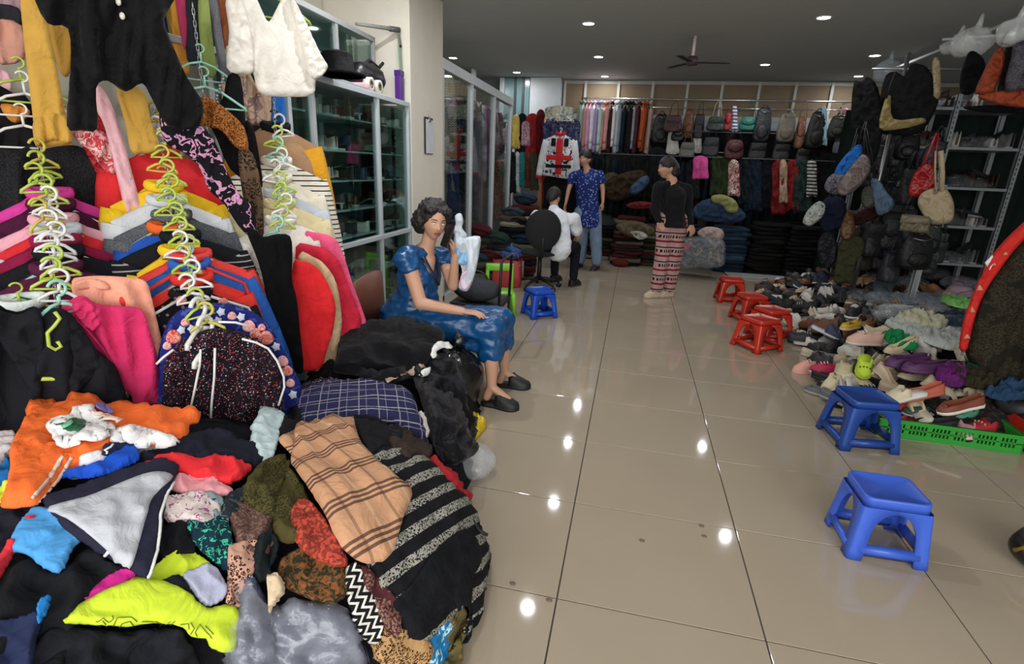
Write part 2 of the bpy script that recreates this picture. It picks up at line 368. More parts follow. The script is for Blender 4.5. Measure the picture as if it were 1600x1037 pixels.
def shoe(kind, loc, rot, cu, cs, cd, label, group, name=None, sc=1.0, parts=True, rough=.6):
    ms = shoe_proto(kind); nm = name or {'sneaker': 'sneaker', 'flat': 'flat_shoe', 'clog': 'clog', 'slipper': 'slipper', 'boot': 'ankle_boot', 'heel': 'heeled_shoe'}[kind]
    t = thing(nm, label, 'shoe', loc, 0, group); t.rotation_euler = rot; t.scale = (sc,)*3
    for me, c in zip(ms, (cs, cu, cd)):
        o = bpy.data.objects.new(me.name.split('.')[0], me); C.objects.link(o); o.parent = t; recolor(o, mat(c, rough, name='shoe_material'))
    return t

# ------------------------------------------------------------------ glass cabinets on the left
CG = glass('e9f4f2', .12); INN = mat('8a9a98', .7, name='cabinet_lining')
def cabinet(label, x0, x1, ys, z0, z1, mids, shelves, rail):
    t = thing('glass_cabinet', label, 'cabinet', (x0, ys[0], z0)); f = .034
    def P(a, b): return [p-q for p, q in zip(a, (x0, ys[0], z0))], [p-q for p, q in zip(b, (x0, ys[0], z0))]
    def bx(nm, a, b, m, bv=.002): a, b = P(a, b); return boxobj(nm, a, b, m, t, bv)
    bx('back_panel', (x1, ys[0], z0), (x1+.01, ys[-1], z1), INN)
    for y in ys: bx('post', (x0-f, y-f/2, z0), (x0, y+f/2, z1), rail); bx('rear_post', (x1, y-f/2, z0), (x1+f, y+f/2, z1), rail)
    for z in [z0+f]+mids+[z1]: bx('rail', (x0-f+.002, ys[0], z-f), (x0+.004, ys[-1], z), rail)
    bx('top_panel', (x1, ys[0], z1-.012), (x0, ys[-1]+.017, z1+.004), rail)
    for z in shelves:
        for a, b in zip(ys, ys[1:]): bx('shelf', (x1+.01, a+.02, z-.012), (x0-.05, b-.02, z), mat('9fb0ae', .3, name='glass_shelf_edge'))
    zz = [z0+f]+mids+[z1-f]
    for a, b in zip(ys, ys[1:]):
        for c, d in zip(zz, zz[1:]):
            h = (a+b)/2
            bx('glass_door', (x0-.016, a+.018, c), (x0-.012, h+.02, d-f), CG, 0); bx('glass_door', (x0-.026, h-.02, c), (x0-.022, b-.018, d-f), CG, 0)
        bx('end_glass', (x1+.02, ys[0]-.012, z0+.04), (x0-.04, ys[0]-.008, z1-.03), CG, 0) if a == ys[0] else None
        bx('end_glass', (x1+.02, b-.003, z0+.04), (x0-.04, b+.003, z1-.03), CG, 0)
    return t
PA = mat('c6cdd1', .45, name='pale_blue_grey_frame')
SH = [1.79, 1.565, 1.36, 1.15]; SL = [.62, .32, .06]
cabinet('tall glass cabinet of shoes with pale aluminium frame left of the pillar', -2.0, -2.52, [2.95, 3.2, 4.09, 4.68], 0, 2.0, [.92], SH+SL+[.95], PA)
cabinet('upper glass display case with sliding doors on top of the shoe cabinet', -2.28, -2.58, [2.2, 3.1, 4.02, 4.62], 2.02, 2.5, [], [2.25], mat('9c9f9d', .45, name='grey_aluminium'))
sc_ = ['2b2b30', '3a3534', 'd8d4cc', '5a4030', '1d1f24', 'a8a49c', '6e5a48', '24304a', 'c4b8a8', '4b4b50']
kd = ['sneaker', 'flat', 'heel', 'slipper', 'flat', 'sneaker']
rows = ['fourth', 'third', 'second', 'top']
for si, z in enumerate(SH+[.95, .62, .32]):
    nm = ['top', 'second', 'third', 'fourth', 'fifth', 'sixth', 'lowest'][si]
    for bay, (y0, y1) in enumerate(((3.28, 4.05), (4.14, 4.64))):
        n = int((y1-y0)/.125)
        for k in range(n):
            c = R.choice(sc_); kk = R.choice(kd)
            word = {'2b2b30': 'black', '3a3534': 'dark', 'd8d4cc': 'white', '5a4030': 'brown', '1d1f24': 'black', 'a8a49c': 'grey', '6e5a48': 'tan', '24304a': 'navy', 'c4b8a8': 'beige', '4b4b50': 'grey'}[c]
            shoe(kk, (-2.17-R.uniform(0, .08), y0+.05+k*.125, z), (0, 0, PI/2*-1+R.uniform(-.25, .25)), c, R.choice(('d0ccc4', '2a2622', c)), 'b8b4ac',
                 f"{word} {kk if kk!='flat' else 'flat shoe'}, {['first','second','third','fourth','fifth','sixth','seventh'][k]} from the left, {nm} shelf, {'wide' if bay==0 else 'narrow'} cabinet bay", 'shoes in the glass cabinet', sc=.92)
# glass partition of the hanging room
pt = thing('glass_partition', 'tall glass partition with white aluminium posts right of the pillar', 'partition', (-2.04, 5.56, 0))
Y0 = 5.56; PF = mat('c8ccd0', .4, name='partition_frame')
for y in (5.6, 6.64, 7.73, 8.78): boxobj('post', (-.03, y-Y0-.025, 0), (.03, y-Y0+.025, 2.5), PF, pt)
boxobj('top_rail', (-.04, 0, 2.42), (.04, 8.8-Y0, 2.52), PF, pt); boxobj('bottom_rail', (-.03, 0, .0), (.03, 8.8-Y0, .06), PF, pt)
for a, b in ((5.62, 6.62), (6.66, 7.71), (7.75, 8.76)): boxobj('pane', (-.004, a-Y0, .06), (.004, b-Y0, 2.42), glass('edf2f1', .1), pt, 0)
MB().tube([(0, 3.55, 0), (0, 3.55, 2.3)], .02, 8).build('end_pole', PF, pt)

# ------------------------------------------------------------------ plastic stools
def stool_parts(bw, bd, tw, td, h):
    """square moulded stool: seat with skirt, four L-section legs that flare into arches, low rungs"""
    out = []; th = .012; LW = .058
    def P(sx, sy, t, z, ins=0):   # point on side sx/sy (corner signs) at fraction
        k = z/h; return ((bw/2*(1-k)+tw/2*k-ins)*sx, (bd/2*(1-k)+td/2*k-ins)*sy)
    zt = h-.045; zs = .0
    n = 11
    seat = MB()
    r = .035; sq = []
    for (sx, sy, a0) in ((1, 1, 0), (-1, 1, PI/2), (-1, -1, PI), (1, -1, 3*PI/2)):
        for i in range(6): a = a0+PI/2*i/5; sq.append((sx*(tw/2-r)+r*math.cos(a), sy*(td/2-r)+r*math.sin(a)))
    rings = [(1.0, zt), (1.0, h-.008), (.975, h-.001), (.93, h), (.90, h-.003), (.0, h-.003)]
    o = 0; k = len(sq)
    for s_, z in rings:
        for x, y in sq: seat.v.append(V((x*s_, y*s_, z)))
    for i in range(len(rings)-1):
        for j in range(k): seat.f.append((i*k+j, i*k+(j+1) % k, (i+1)*k+(j+1) % k, (i+1)*k+j))
    for s_, z in ((.98, zt), (.92, h-.012), (0, h-.012)):
        for x, y in sq: seat.v.append(V((x*s_, y*s_, z)))
    b = len(rings)*k
    for i in range(2):
        for j in range(k): seat.f.append((b+i*k+(j+1) % k, b+i*k+j, b+(i+1)*k+j, b+(i+1)*k+(j+1) % k))
    for j in range(k): seat.f.append(((j+1) % k, j, b+j, b+(j+1) % k))
    out.append(('seat', seat))
    za = h*.45
    for sx, sy in ((1, 1), (-1, 1), (-1, -1), (1, -1)):
        leg = MB(); rows = []
        zz = [0, h*.15, h*.35, za]+[za+(zt-.012-za)*k for k in (.25, .45, .62, .76, .87, .95, 1)]+[zt+.003]
        for z in zz:
            x, y = P(sx, sy, 0, z); x *= 1.0; y *= 1.0
            f = 0 if z <= za else (z-za)/(zt-.012-za); f = min(1, f); fl_ = 1-math.sqrt(max(0, 1-f*f))
            wx = LW+max(0, abs(x)-LW)*fl_; wy = LW+max(0, abs(y)-LW)*fl_; c = .014
            rows.append([(x-sx*wx, y), (x-sx*c, y), (x-sx*c*.3, y-sy*c*.3), (x, y-sy*c), (x, y-sy*wy), (x-sx*th, y-sy*wy), (x-sx*th, y-sy*(c+th*.5)), (x-sx*(c+th*.5), y-sy*th), (x-sx*wx, y-sy*th)])
            for p in rows[-1]: leg.v.append(V((p[0], p[1], z)))
        q = 9
        for i in range(len(zz)-1):
            for j in range(q): leg.f.append((i*q+j, i*q+(j+1) % q, (i+1)*q+(j+1) % q, (i+1)*q+j))
        leg.f.append((0, 1, 7, 8)); leg.f.append((1, 2, 3, 6, 7) if 0 else (1, 2, 6, 7)); leg.f.append((2, 3, 6)); leg.f.append((3, 4, 5, 6))
        out.append(('leg', leg))
    zr = h*.17
    for a, b_ in (((1, 1), (-1, 1)), ((-1, 1), (-1, -1)), ((-1, -1), (1, -1)), ((1, -1), (1, 1))):
        pa = V(P(a[0], a[1], 0, zr, .008)+(zr,)); pb = V(P(b_[0], b_[1], 0, zr, .008)+(zr,)); d = (pb-pa).normalized()
        out.append(('rung', MB().tube([pa+d*.03, pb-d*.03], .014, 4, flat=2.1, upv=(0, 0, 1))))
    return out
def stool(label, loc, rot, m, dims, group=None, proto=None):
    t = thing('plastic_stool', label, 'stool', loc, rot, group)
    for nm, mb in stool_parts(*dims): mb.build(nm, m, t, bevel=0)
    return t
def pla(c): return mat(c, .3, spec=.5, name='moulded_plastic', var=.05)
stool('light blue plastic stool nearest the camera on the open floor', (1.165, 2.225, 0), .02, pla('3d63cf'), (.31, .27, .25, .22, .285))
stool('dark blue plastic stool in front of the green crate', (1.465, 3.27, 0), .14, pla('1f4797'), (.34, .32, .26, .25, .30))
stool('small bright blue plastic stool beside the green chair and office chair', (-.86, 5.38, 0), .62, pla('1650c8'), (.31, .31, .24, .24, .29))
RD = pla('c2301f')
rs = stool('red plastic stool nearest the camera of the four red ones', (1.24, 5.0, 0), .62, RD, (.33, .33, .25, .25, .29), 'red plastic stools along the shoe heap')
for lb, x, y, a in (('red plastic stool directly behind and right of the nearest red one', 1.43, 5.42, .5), ('red plastic stool third from the camera half hidden by another', 1.36, 6.0, .3), ('red plastic stool standing farthest back of the four red ones', 1.30, 6.92, .05)):
    c = copy_tree(rs); c.location = (x, y, 0); c.rotation_euler.z = a; c['label'] = lb

# green child chair
gc = thing('child_chair', 'lime green plastic child chair behind the seated woman', 'chair', (-1.27, 5.3, 0), .35); GM = pla('7cc832')
MB().box((-.14, -.13, .235), (.14, .13, .255)).build('seat', GM, gc, bevel=.01)
bk = MB(); bk.box((-.15, .105, .25), (-.11, .135, .5)); bk.box((-.15, .105, .44), (.15, .135, .52)); bk.build('backrest', GM, gc, bevel=.012)
MB().box((.11, .105, .25), (.15, .135, .5)).build('backrest_post', GM, gc, bevel=.01)
for sx in (-1, 1):
    for sy in (-1, 1): MB().tube([(sx*.12, sy*.11, .245), (sx*.145, sy*.14, .0)], [.026, .018], 8).build('leg', GM, gc)
# office chair
oc = thing('office_chair', 'black swivel office chair under the man in white', 'chair', (-1.1, 6.72, 0), .25)
MB().ball((0, .02, .46), .25, 20, 10, (1, .95, .17)).build('seat', mat('141518', .85, name='chair_fabric', bump=.2), oc)
b2 = MB().ball((0, 0, 0), 1, 20, 12, (.225, .05, .25)); 
for v_ in b2.v: v_.y -= .6*v_.x*v_.x*-1; v_ += V((0, -.27, .78))
b2.build('backrest', mat('141518', .85, name='chair_fabric', bump=.2), oc)
MB().tube([(0, .0, .42), (0, -.25, .44), (0, -.31, .6), (0, -.3, .8)], .022, 8, flat=.5).build('back_bracket', DARK, oc)
MB().tube([(0, 0, .12), (0, 0, .43)], [.032, .024], 12).build('gas_lift', DARK, oc)
for k in range(5):
    a = k*2*PI/5+.3; e = V((math.cos(a)*.29, math.sin(a)*.29, 0))
    l_ = MB().tube([V((0, 0, .13)), e*.6+V((0, 0, .11)), e+V((0, 0, .075))], [.028, .022, .016], 8).build('base_arm', DARK, oc)
    MB().tube([e+V((-.02*math.sin(a), .02*math.cos(a), .03)), e+V((.02*math.sin(a), -.02*math.cos(a), .03))], .03, 12).build('castor', DARK, l_)

# ------------------------------------------------------------------ slotted steel shoe racks, right
rk = thing('steel_rack', 'grey slotted steel shelving rack of wrapped shoes at the right', 'shelf', (2.66, 7.2, 0)); RM = mat('9aa0a4', .45, .3, name='grey_slotted_steel')
RZ = [.62, 1.05, 1.48, 1.91, 2.32]
for x in (0, .69, 1.42):
    for y in (0, .5):
        p = MB(); p.box((x, y, 0), (x+.05, y+.006, 2.45)); p.box((x, y, 0), (x+.006, y+.045, 2.45)); po = p.build('post', RM, rk, False)
        h = MB()
        for k in range(44): h.box((x+.02, y-.0015, .12+k*.052), (x+.03, y, .145+k*.052))
        if y == 0: tag(h.build('slot_hole', DARK, po, False), kind='stuff')
for z in RZ:
    for x0, x1 in ((.0, .72), (.72, 1.44)): boxobj('shelf', (x0+.004, .004, z-.03), (x1, .5, z), RM, rk, .002)
# ------------------------------------------------------------------ cloth patches cut to an outline and laid on a heap or hung on a plane
def spline(pts, n=3):
    k = len(pts); o = []
    for i in range(k):
        a, b, c, d = (V(pts[(i+j-1) % k]) for j in range(4))
        for s in range(n):
            t = s/n; o.append(.5*((2*b)+(c-a)*t+(2*a-5*b+4*c-d)*t*t+(3*b-a-3*c+d)*t**3))
    return o
def inside(p, poly):
    x, y = p; c = False; j = len(poly)-1
    for i in range(len(poly)):
        a, b = poly[i], poly[j]
        if (a[1] > y) != (b[1] > y) and x < (b[0]-a[0])*(y-a[1])/(b[1]-a[1])+a[0]: c = not c
        j = i
    return c
def edged(p, poly):
    m = 1e9; p = V(p)
    for i in range(len(poly)):
        a, b = poly[i-1], poly[i]; d = b-a; t = max(0, min(1, (p-a).dot(d)/(d.length_squared or 1))); m = min(m, (a+d*t-p).length)
    return m
def patch(name, pts, m, surf, label=None, cat=None, group=None, parent=None, off=.01, puff=.02, wr=.012, ws=.075, wd=None, step=None, th=.006, R_=None, uv=None, both=False, sharp=False, seed=0, jag=0):
    P = [V(p) for p in pts]; rn = random.Random(len(pts)*7+int(pts[0][0])+seed)
    area = abs(sum(P[i-1].x*P[i].y-P[i].x*P[i-1].y for i in range(len(P))))/2
    step = step or max(2.5, min(8, math.sqrt(area)/20)); R_ = R_ or max(4, math.sqrt(area)*.07)
    poly = P if sharp else spline(P, 3)
    B = []
    for i in range(len(poly)):
        a, b = poly[i-1], poly[i]; n = max(1, int((b-a).length/step))
        for s in range(n): B.append(a.lerp(b, s/n)+V((rn.uniform(-jag, jag), rn.uniform(-jag, jag))))
    xs = [p.x for p in B]; ys = [p.y for p in B]; I = []; y = min(ys); r = 0
    while y < max(ys):
        x = min(xs)+(step/2 if r % 2 else 0)
        while x < max(xs):
            q = (x+rn.uniform(-.15, .15)*step, y+rn.uniform(-.15, .15)*step)
            if inside(q, B) and edged(q, B) > step*.55: I.append(V(q))
            x += step
        y += step*.87; r += 1
    vs, es, fs, _, _, _ = delaunay_2d_cdt(B+I, [(i, (i+1) % len(B)) for i in range(len(B))], [], 1, 1e-4)
    fr, bk = [], []; uvs = []
    p0, n0 = surf(vs[0].x, vs[0].y)
    if uv:
        a, _ = surf(*uv[0]); b, _ = surf(*uv[1]); e1 = (b-a).normalized(); c_, nn = surf(*uv[0]); e2 = nn.cross(e1).normalized(); uo = a
    else:
        e1 = V((1, 0, 0)); e2 = V((0, 0, 1)) if abs(n0.z) < .7 else V((0, 1, 0)); uo = p0
        if abs(n0.z) < .7: e1 = V((-n0.y, n0.x, 0)).normalized()
    wdir = None
    if wd: a, _ = surf(*wd[0]); b, _ = surf(*wd[1]); wdir = (b-a).normalized()
    sd = V((rn.uniform(0, 50),)*3)
    for q in vs:
        p, nrm = surf(q.x, q.y); e = min(1, edged(q, B)/R_); bl = math.sqrt(max(0, e*(2-e)))
        pp = p-wdir*(p.dot(wdir)*.8) if wdir else p
        z = noise.noise(pp/ws+sd); z2 = noise.noise(pp/(ws*.42)+sd*2)
        z3 = noise.noise(V((pp.y, pp.z, pp.x))/(ws*1.9)+sd); wv = (1-abs(z)*3.2)*.9+z2*.55-max(0, 1-abs(z3)*5)*.7
        h = puff*bl+wr*wv*(.3+.7*bl)
        fr.append(p+nrm*(off+h)); bk.append(p-nrm*((puff*bl*.8) if both else 0)+nrm*(off-th)); uvs.append(((p-uo).dot(e1), (p-uo).dot(e2)))
    org = V((0, 0, 0))
    if parent is None and label:
        org = sum(fr, V((0, 0, 0)))/len(fr)
    fr = [p-org for p in fr]; bk = [p-org for p in bk]
    n = len(vs); F = [tuple(f) for f in fs]
    cnt = {}
    for f in F:
        for i in range(3):
            a, b = f[i-1], f[i]; cnt.setdefault((min(a, b), max(a, b)), []).append((a, b))
    V_ = fr+bk; faces = list(F)+[tuple(i+n for i in reversed(f)) for f in F]
    for k, l in cnt.items():
        if len(l) == 1: a, b = l[0]; faces.append((b, a, a+n, b+n))
    me = bpy.data.meshes.new(name); me.from_pydata([tuple(p) for p in V_], [], faces)
    ul = me.uv_layers.new(name='uv'); UU = uvs+uvs
    for lp in me.loops: ul.data[lp.index].uv = UU[lp.vertex_index]
    bm = bmesh.new(); bm.from_mesh(me); bmesh.ops.recalc_face_normals(bm, faces=bm.faces); bm.to_mesh(me); bm.free()
    me.shade_smooth(); me.materials.append(m)
    o = bpy.data.objects.new(name, me); C.objects.link(o)
    o.location = org
    if parent: o.parent = parent; o.matrix_parent_inverse = Matrix.Translation(-parent.location)
    return tag(o, label, cat, group)
from mathutils.bvhtree import BVHTree
BV = {}
def on(obj, base=None):
    """surface of a built cloth, met by looking at it; falls back to the base surface"""
    if obj.name not in BV:
        me = obj.data; BV[obj.name] = BVHTree.FromPolygons([v.co+obj.location for v in me.vertices], [tuple(p.vertices) for p in me.polygons])
    t = BV[obj.name]; b = base or heap
    def f(x, y):
        r = ray(x, y).normalized(); h = t.ray_cast(CAM, r)
        if h[0] is None: return b(x, y)
        n = h[1] if h[1].dot(r) < 0 else -h[1]
        return h[0], ((n-r)*.5).normalized()
    return f
def ribbon(pts, w):
    P = [V(p) for p in pts]; L_, R__ = [], []
    for i, p in enumerate(P):
        d = (P[min(i+1, len(P)-1)]-P[max(i-1, 0)]).normalized(); nn = V((-d.y, d.x))*w/2; L_.append(p+nn); R__.append(p-nn)
    return [tuple(p) for p in L_+R__[::-1]]
def decal(parent, name, pts, m, off=.003, base=None, **k):
    k.setdefault('puff', .001); k.setdefault('wr', 0); k.setdefault('th', .004)
    return patch(name, pts, m, on(parent, base), parent=parent, off=off, **k)
def lineon(parent, name, paths, r, m, off=.002, base=None):
    f = on(parent, base); b = MB()
    for pa in paths:
        P = [V(p) for p in pa]; q = []
        for i in range(len(P)-1):
            n = max(1, int((P[i+1]-P[i]).length/4)); q += [P[i].lerp(P[i+1], s/n) for s in range(n)]
        q.append(P[-1]); w = []
        for p in q: a, n_ = f(p.x, p.y); w.append(a+n_*off)
        b.tube(w, r, 5)
    o = b.build(name, m, parent); o.matrix_parent_inverse = Matrix.Translation(-parent.location); return o
def plane(px, py, d, az=None):
    """vertical plane through the point d metres deep behind (px, py); az turns its normal away from the camera's (degrees, + = to the right)"""
    p0 = atd(px, py, d); nn = (CAM-p0); nn.z = 0; nn.normalize()
    if az: nn = rz(math.radians(az))@nn
    def f(x, y): r = ray(x, y); k = nn.dot(p0-CAM)/nn.dot(r); return CAM+r*k, nn
    f.n = nn; f.p = p0; return f
# heaps of clothes: one rolling height field
MND = [(-1.85, 1.05, 1.12, 1.0, .62, 4), (-.98, 1.42, .55, .62, .47, 3), (-1.32, 2.75, .52, .6, .50, 3), (-1.2, 2.1, .55, .6, .43, 3)]
def hz(x, y):
    z = 0
    for cx, cy, a, b, h, p in MND:
        r = math.hypot((x-cx)/a, (y-cy)/b)
        if r < 1: z = max(z, h*(1-r**p)**.62) if z == 0 else max(z, h*(1-r**p)**.62)
    return z
def hn(x, y, e=.03):
    n = V((hz(x-e, y)-hz(x+e, y), hz(x, y-e)-hz(x, y+e), 2*e)); n.normalize(); n += (CAM-V((x, y, .5))).normalized()*.3
    return n.normalized()
def heap(px, py):
    r = ray(px, py); t = .6; p = CAM+r*t
    while t < 6:
        p = CAM+r*t
        if p.z <= hz(p.x, p.y): break
        t += .02
    lo, hi = t-.02, t
    for _ in range(8):
        m_ = (lo+hi)/2; p = CAM+r*m_
        if p.z <= hz(p.x, p.y): hi = m_
        else: lo = m_
    return p, hn(p.x, p.y)
# ------------------------------------------------------------------ hangers, chains, parametric garments
def hanger_mb(wd=.38, drop=.07):
    m = MB(); m.tube(arc((0, 0, .055), .022, -PI/2, PI*.85, 12), .0045, 6); m.tube([(0, 0, .035), (0, 0, -.018)], .0055, 6)
    m.tube([(0, 0, -.016), (-wd*.18, 0, -.035), (-wd*.46, 0, -drop-.035), (-wd*.48, 0, -drop-.05)], .0065, 6); m.tube([(0, 0, -.016), (wd*.18, 0, -.035), (wd*.46, 0, -drop-.035), (wd*.48, 0, -drop-.05)], .0065, 6)
    return m
HG = hanger_mb(); hg0 = HG.build('clothes_hanger', LIME); HGM = hg0.data; bpy.data.objects.remove(hg0)
bar_ = MB().tube([(-.17, 0, -.115), (.17, 0, -.115)], .0045, 6).build('bar', LIME); BARM = bar_.data; bpy.data.objects.remove(bar_)
HCOL = {'white': WHITEP, 'lime': LIME, 'mint': MINT, 'yellow': mat('d3c24e', .35, name='yellow_plastic'), 'grey': mat('8d9290', .35, name='grey_plastic'), 'dark': DARK}
def hanger(loc, rot, col, label, group='plastic hangers on the chains', tilt=0, sc=1.0, small=False):
    o = bpy.data.objects.new('clothes_hanger', HSM if small else HGM); C.objects.link(o); o.location = loc; o.rotation_euler = (0, tilt, rot); o.scale = (sc,)*3; recolor(o, HCOL[col]); tag(o, label, 'hanger', group)
    if small: return o
    b = bpy.data.objects.new('bar', BARM); C.objects.link(b); b.parent = o; recolor(b, HCOL[col]); return o
SH_ = MB(); SH_.tube(arc((0, 0, .05), .03, -PI/2, PI*.9, 14), .0062, 6); SH_.tube([(0, 0, .02), (0, 0, -.01)], .007, 6)
for q_ in (-1, 1): SH_.tube([(0, 0, -.008), (q_*.03, 0, -.018), (q_*.062, 0, -.04), (q_*.066, 0, -.055)], .007, 6)
SH_.tube([(-.062, 0, -.05), (.062, 0, -.05)], .005, 6)
hs_ = SH_.build('clothes_hanger', LIME); HSM = hs_.data; bpy.data.objects.remove(hs_)
lk = MB().tube([(.005, 0, -.012), (.005, 0, .012), (0, 0, .018), (-.005, 0, .012), (-.005, 0, -.012), (0, 0, -.018)], .0018, 5, closed=True).build('link', STEEL); LKM = lk.data; bpy.data.objects.remove(lk)
def chain(top, bot, label):
    top, bot = V(top), V(bot); t = thing('hanging_chain', label, 'chain', bot, 0, 'steel chains holding the hangers'); n = int((top-bot).length/.031)
    for i in range(n):
        o = bpy.data.objects.new('link', LKM); C.objects.link(o); o.parent = t; o.location = (top-bot)*(i/n); o.rotation_euler = (0, 0, PI/2*(i % 2)+.4)
def garment(label, cat, loc, face, m, W=.42, L=.6, D=.10, drop=.095, sl=.5, sr=.062, sa=.16, flare=.08, neck=.07, scoop=.05, name='jacket', m2=None, open_=0, hood=False, group=None, seed=0, collar=True, n=32, rows=12, m3=None, fold=.012, tilt=0):
    rn = random.Random(seed+int(loc[0]*100)+int(loc[2]*77)); t = thing(name, label, cat, loc, math.atan2(face.x, -face.y) if not isinstance(face, float) else face, group)
    if tilt: t.rotation_euler.y = tilt
    b = MB(); uvs = []; ph = rn.uniform(0, 6); k1 = rn.choice((5, 6, 7))
    for i in range(rows+1):
        tt = i/rows; tz = tt**1.15
        for j in range(n):
            a = 2*PI*j/n; c, s = math.cos(a), math.sin(a); xx = math.copysign(abs(c)**.75, c); x = xx*W/2*(1+flare*tz-.05*math.sin(PI*min(1, tz*2)))
            zt = -drop*abs(xx)**1.2; dd = D*(.22+.78*sm(tt*3.2))*(1+.3*tz)
            if s < 0 and abs(x) < neck: zt -= scoop*(1-(x/neck)**2)
            elif abs(x) < neck: zt += .012
            z = zt*(1-tz)+(-L+.02*math.sin(3*x/W+ph))*tz
            y = math.copysign(abs(s)**.8, s)*dd/2
            y += -abs(s)*fold*tz*math.sin(k1*xx*2.2+ph+2*tz)-abs(s)*fold*.6*noise.noise(V((x*9, z*6, ph)))*2
            b.v.append(V((x, y, z)))
    for i in range(rows):
        for j in range(n): b.f.append((i*n+j, i*n+(j+1) % n, (i+1)*n+(j+1) % n, (i+1)*n+j))
    b.f.append(tuple(rows*n+j for j in reversed(range(n))))
    def uvb(o):
        me = o.data; ul = me.uv_layers.new(name='uv')
        for lp in me.loops: p = me.vertices[lp.vertex_index].co; ul.data[lp.index].uv = (p.x+p.y*.6, p.z)
        return o
    uvb(b.build('body', m, t))
    if sl:
        for sx in (-1, 1):
            p0 = V((sx*(W/2-.035), 0, -drop-.02)); pa = [p0]; q = p0
            for k in range(1, 8):
                a = sa*(1.9-1.2*k/7); q = q+V((sx*math.sin(a), rn.uniform(-.004, .004)-.004, -math.cos(a)))*(sl/7); pa.append(V(q))
            s_ = MB().tube(pa, [sr*1.15, sr*1.12, sr*1.05, sr, sr*.95, sr*.88, sr*.82, sr*.78], 12, flat=.62, upv=(0, 1, 0))
            for v_ in s_.v: v_ += V((0, .008*noise.noise(v_*14), 0))
            so = uvb(s_.build('sleeve', m2 or m, t))
            if m3:
                MB().tube([pa[-2].lerp(pa[-1], .5), pa[-1]+V((0, 0, -.01))], [sr*.86, sr*.82], 12, flat=.64, upv=(0, 1, 0)).build('cuff', m3, so)
    if collar: MB().tube([(neck*math.cos(a), math.sin(a)*D*.3-.005, -.0-.4*scoop*max(0, -math.sin(a))) for a in [i*2*PI/16 for i in range(16)]], .014, 7, closed=True, flat=1.6, upv=(0, 0, 1)).build('collar', m3 or m2 or m, t)
    if open_:
        MB().tube([(.0, -D*.5-.004, -scoop), (.005, -D*.62-.006, -L*.5), (0, -D*.66-.006, -L+.01)], .006, 6, flat=.5).build('zip', m3 or STEEL, t)
    if hood:
        MB().ball((0, -.01, -.02), .11, 16, 10, (1.05, .6, .62), rx(.3)).build('hood', m2 or m, t)
    return t
def hang(px, py, d, hc, label, m, fx=18, hlabel=None, W=.42, cat='jacket', **k):
    """garment with its own hanger; (px, py) is the neck point, d its depth"""
    p = atd(px, py, d); nn = CAM-p; nn.z = 0; nn.normalize(); nn = rz(math.radians(fx))@nn
    g = garment(label, cat, p, nn, m, W=W, **k)
    if hc: hanger(p+V((0, 0, .0))-nn*.0, g.rotation_euler.z, hc, hlabel or f"{hc} hanger holding the {' '.join(label.split()[:11])}", sc=min(1.1, W/.42), tilt=R.uniform(-.06, .06))
    return g
def strap(path, r, m, parent, flat=.4): return MB().tube(path, r, 6, flat=flat).build('strap', m, parent)
ORD = 'first second third fourth fifth sixth seventh eighth ninth tenth eleventh twelfth thirteenth fourteenth fifteenth sixteenth'.split()
# ------------------------------------------------------------------ clothes racks on the left: three cascades of garments on chains
BLK = cloth('17181b'); 
rail = thing('garment_rail', 'steel garment rail above the hanging clothes at the upper left', 'rail', (-2.3, .3, 2.32)); MB().tube([(0, 0, 0), (0, 2.6, 0)], .014, 10).build('tube', STEEL, rail)
for y_ in (.4, 1.5, 2.5): MB().tube([(-.3, y_-.3, 0), (0, y_-.3, 0)], .01, 8).build('bracket', STEEL, rail)
c1t, c1b = atd(62, 235, 2.2), atd(88, 475, 1.86)
chain(atd(58, 120, 2.25), c1t, 'short steel chain under the mustard sleeve at the far left'); chain(c1t, c1b, 'steel chain full of lime and white hangers at the far left')
c2t, c2b = atd(238, 165, 2.5), atd(306, 470, 2.12)
chain(c2t, c2b, 'steel chain of white hangers between the red and coral jackets'); chain(atd(300, 0, 2.5), atd(325, 210, 2.42), 'pale chain hanging at the top beside the olive garment'); chain(atd(428, 150, 2.9), atd(436, 365, 2.66), 'steel chain with lime hangers before the glass cabinet')
H1 = [ # px, py, d, hanger, label, material, W, L, extras
 (78, 300, 2.23, 'lime', 'magenta pink jacket high in the left cascade', cloth('d63a9c'), .40, .6, {}),
 (80, 318, 2.20, 'white', 'dark plum jacket below the magenta one', cloth('4a1838'), .42, .62, {}),
 (84, 341, 2.16, 'white', 'pale pink jacket in the middle of the left cascade', cloth('e6a8b6'), .43, .62, {}),
 (88, 356, 2.13, 'lime', 'bright red jacket with pale blue sleeves in the left cascade', cloth('d0232c'), .40, .6, dict(m2=cloth('c9d4de'))),
 (88, 374, 2.10, 'white', 'wine coloured jacket under the bright red one', cloth('8c1440'), .43, .62, {}),
 (92, 392, 2.06, 'white', 'black track jacket with white sleeve stripes in the left cascade', cloth('1a1a20'), .45, .62, dict(m2=cloth('1a1a20', 'stripe', 'e8e8e8', sc=.9, a=.16))),
 (88, 415, 2.03, 'mint', 'plum knitted cardigan at the left of the cascade', cloth('551c3c'), .42, .6, {}),
 (30, 468, 1.93, 'lime', 'green and white top at the left picture edge', cloth('0f7a48'), .34, .5, dict(m2=cloth('dfe8e4')))]
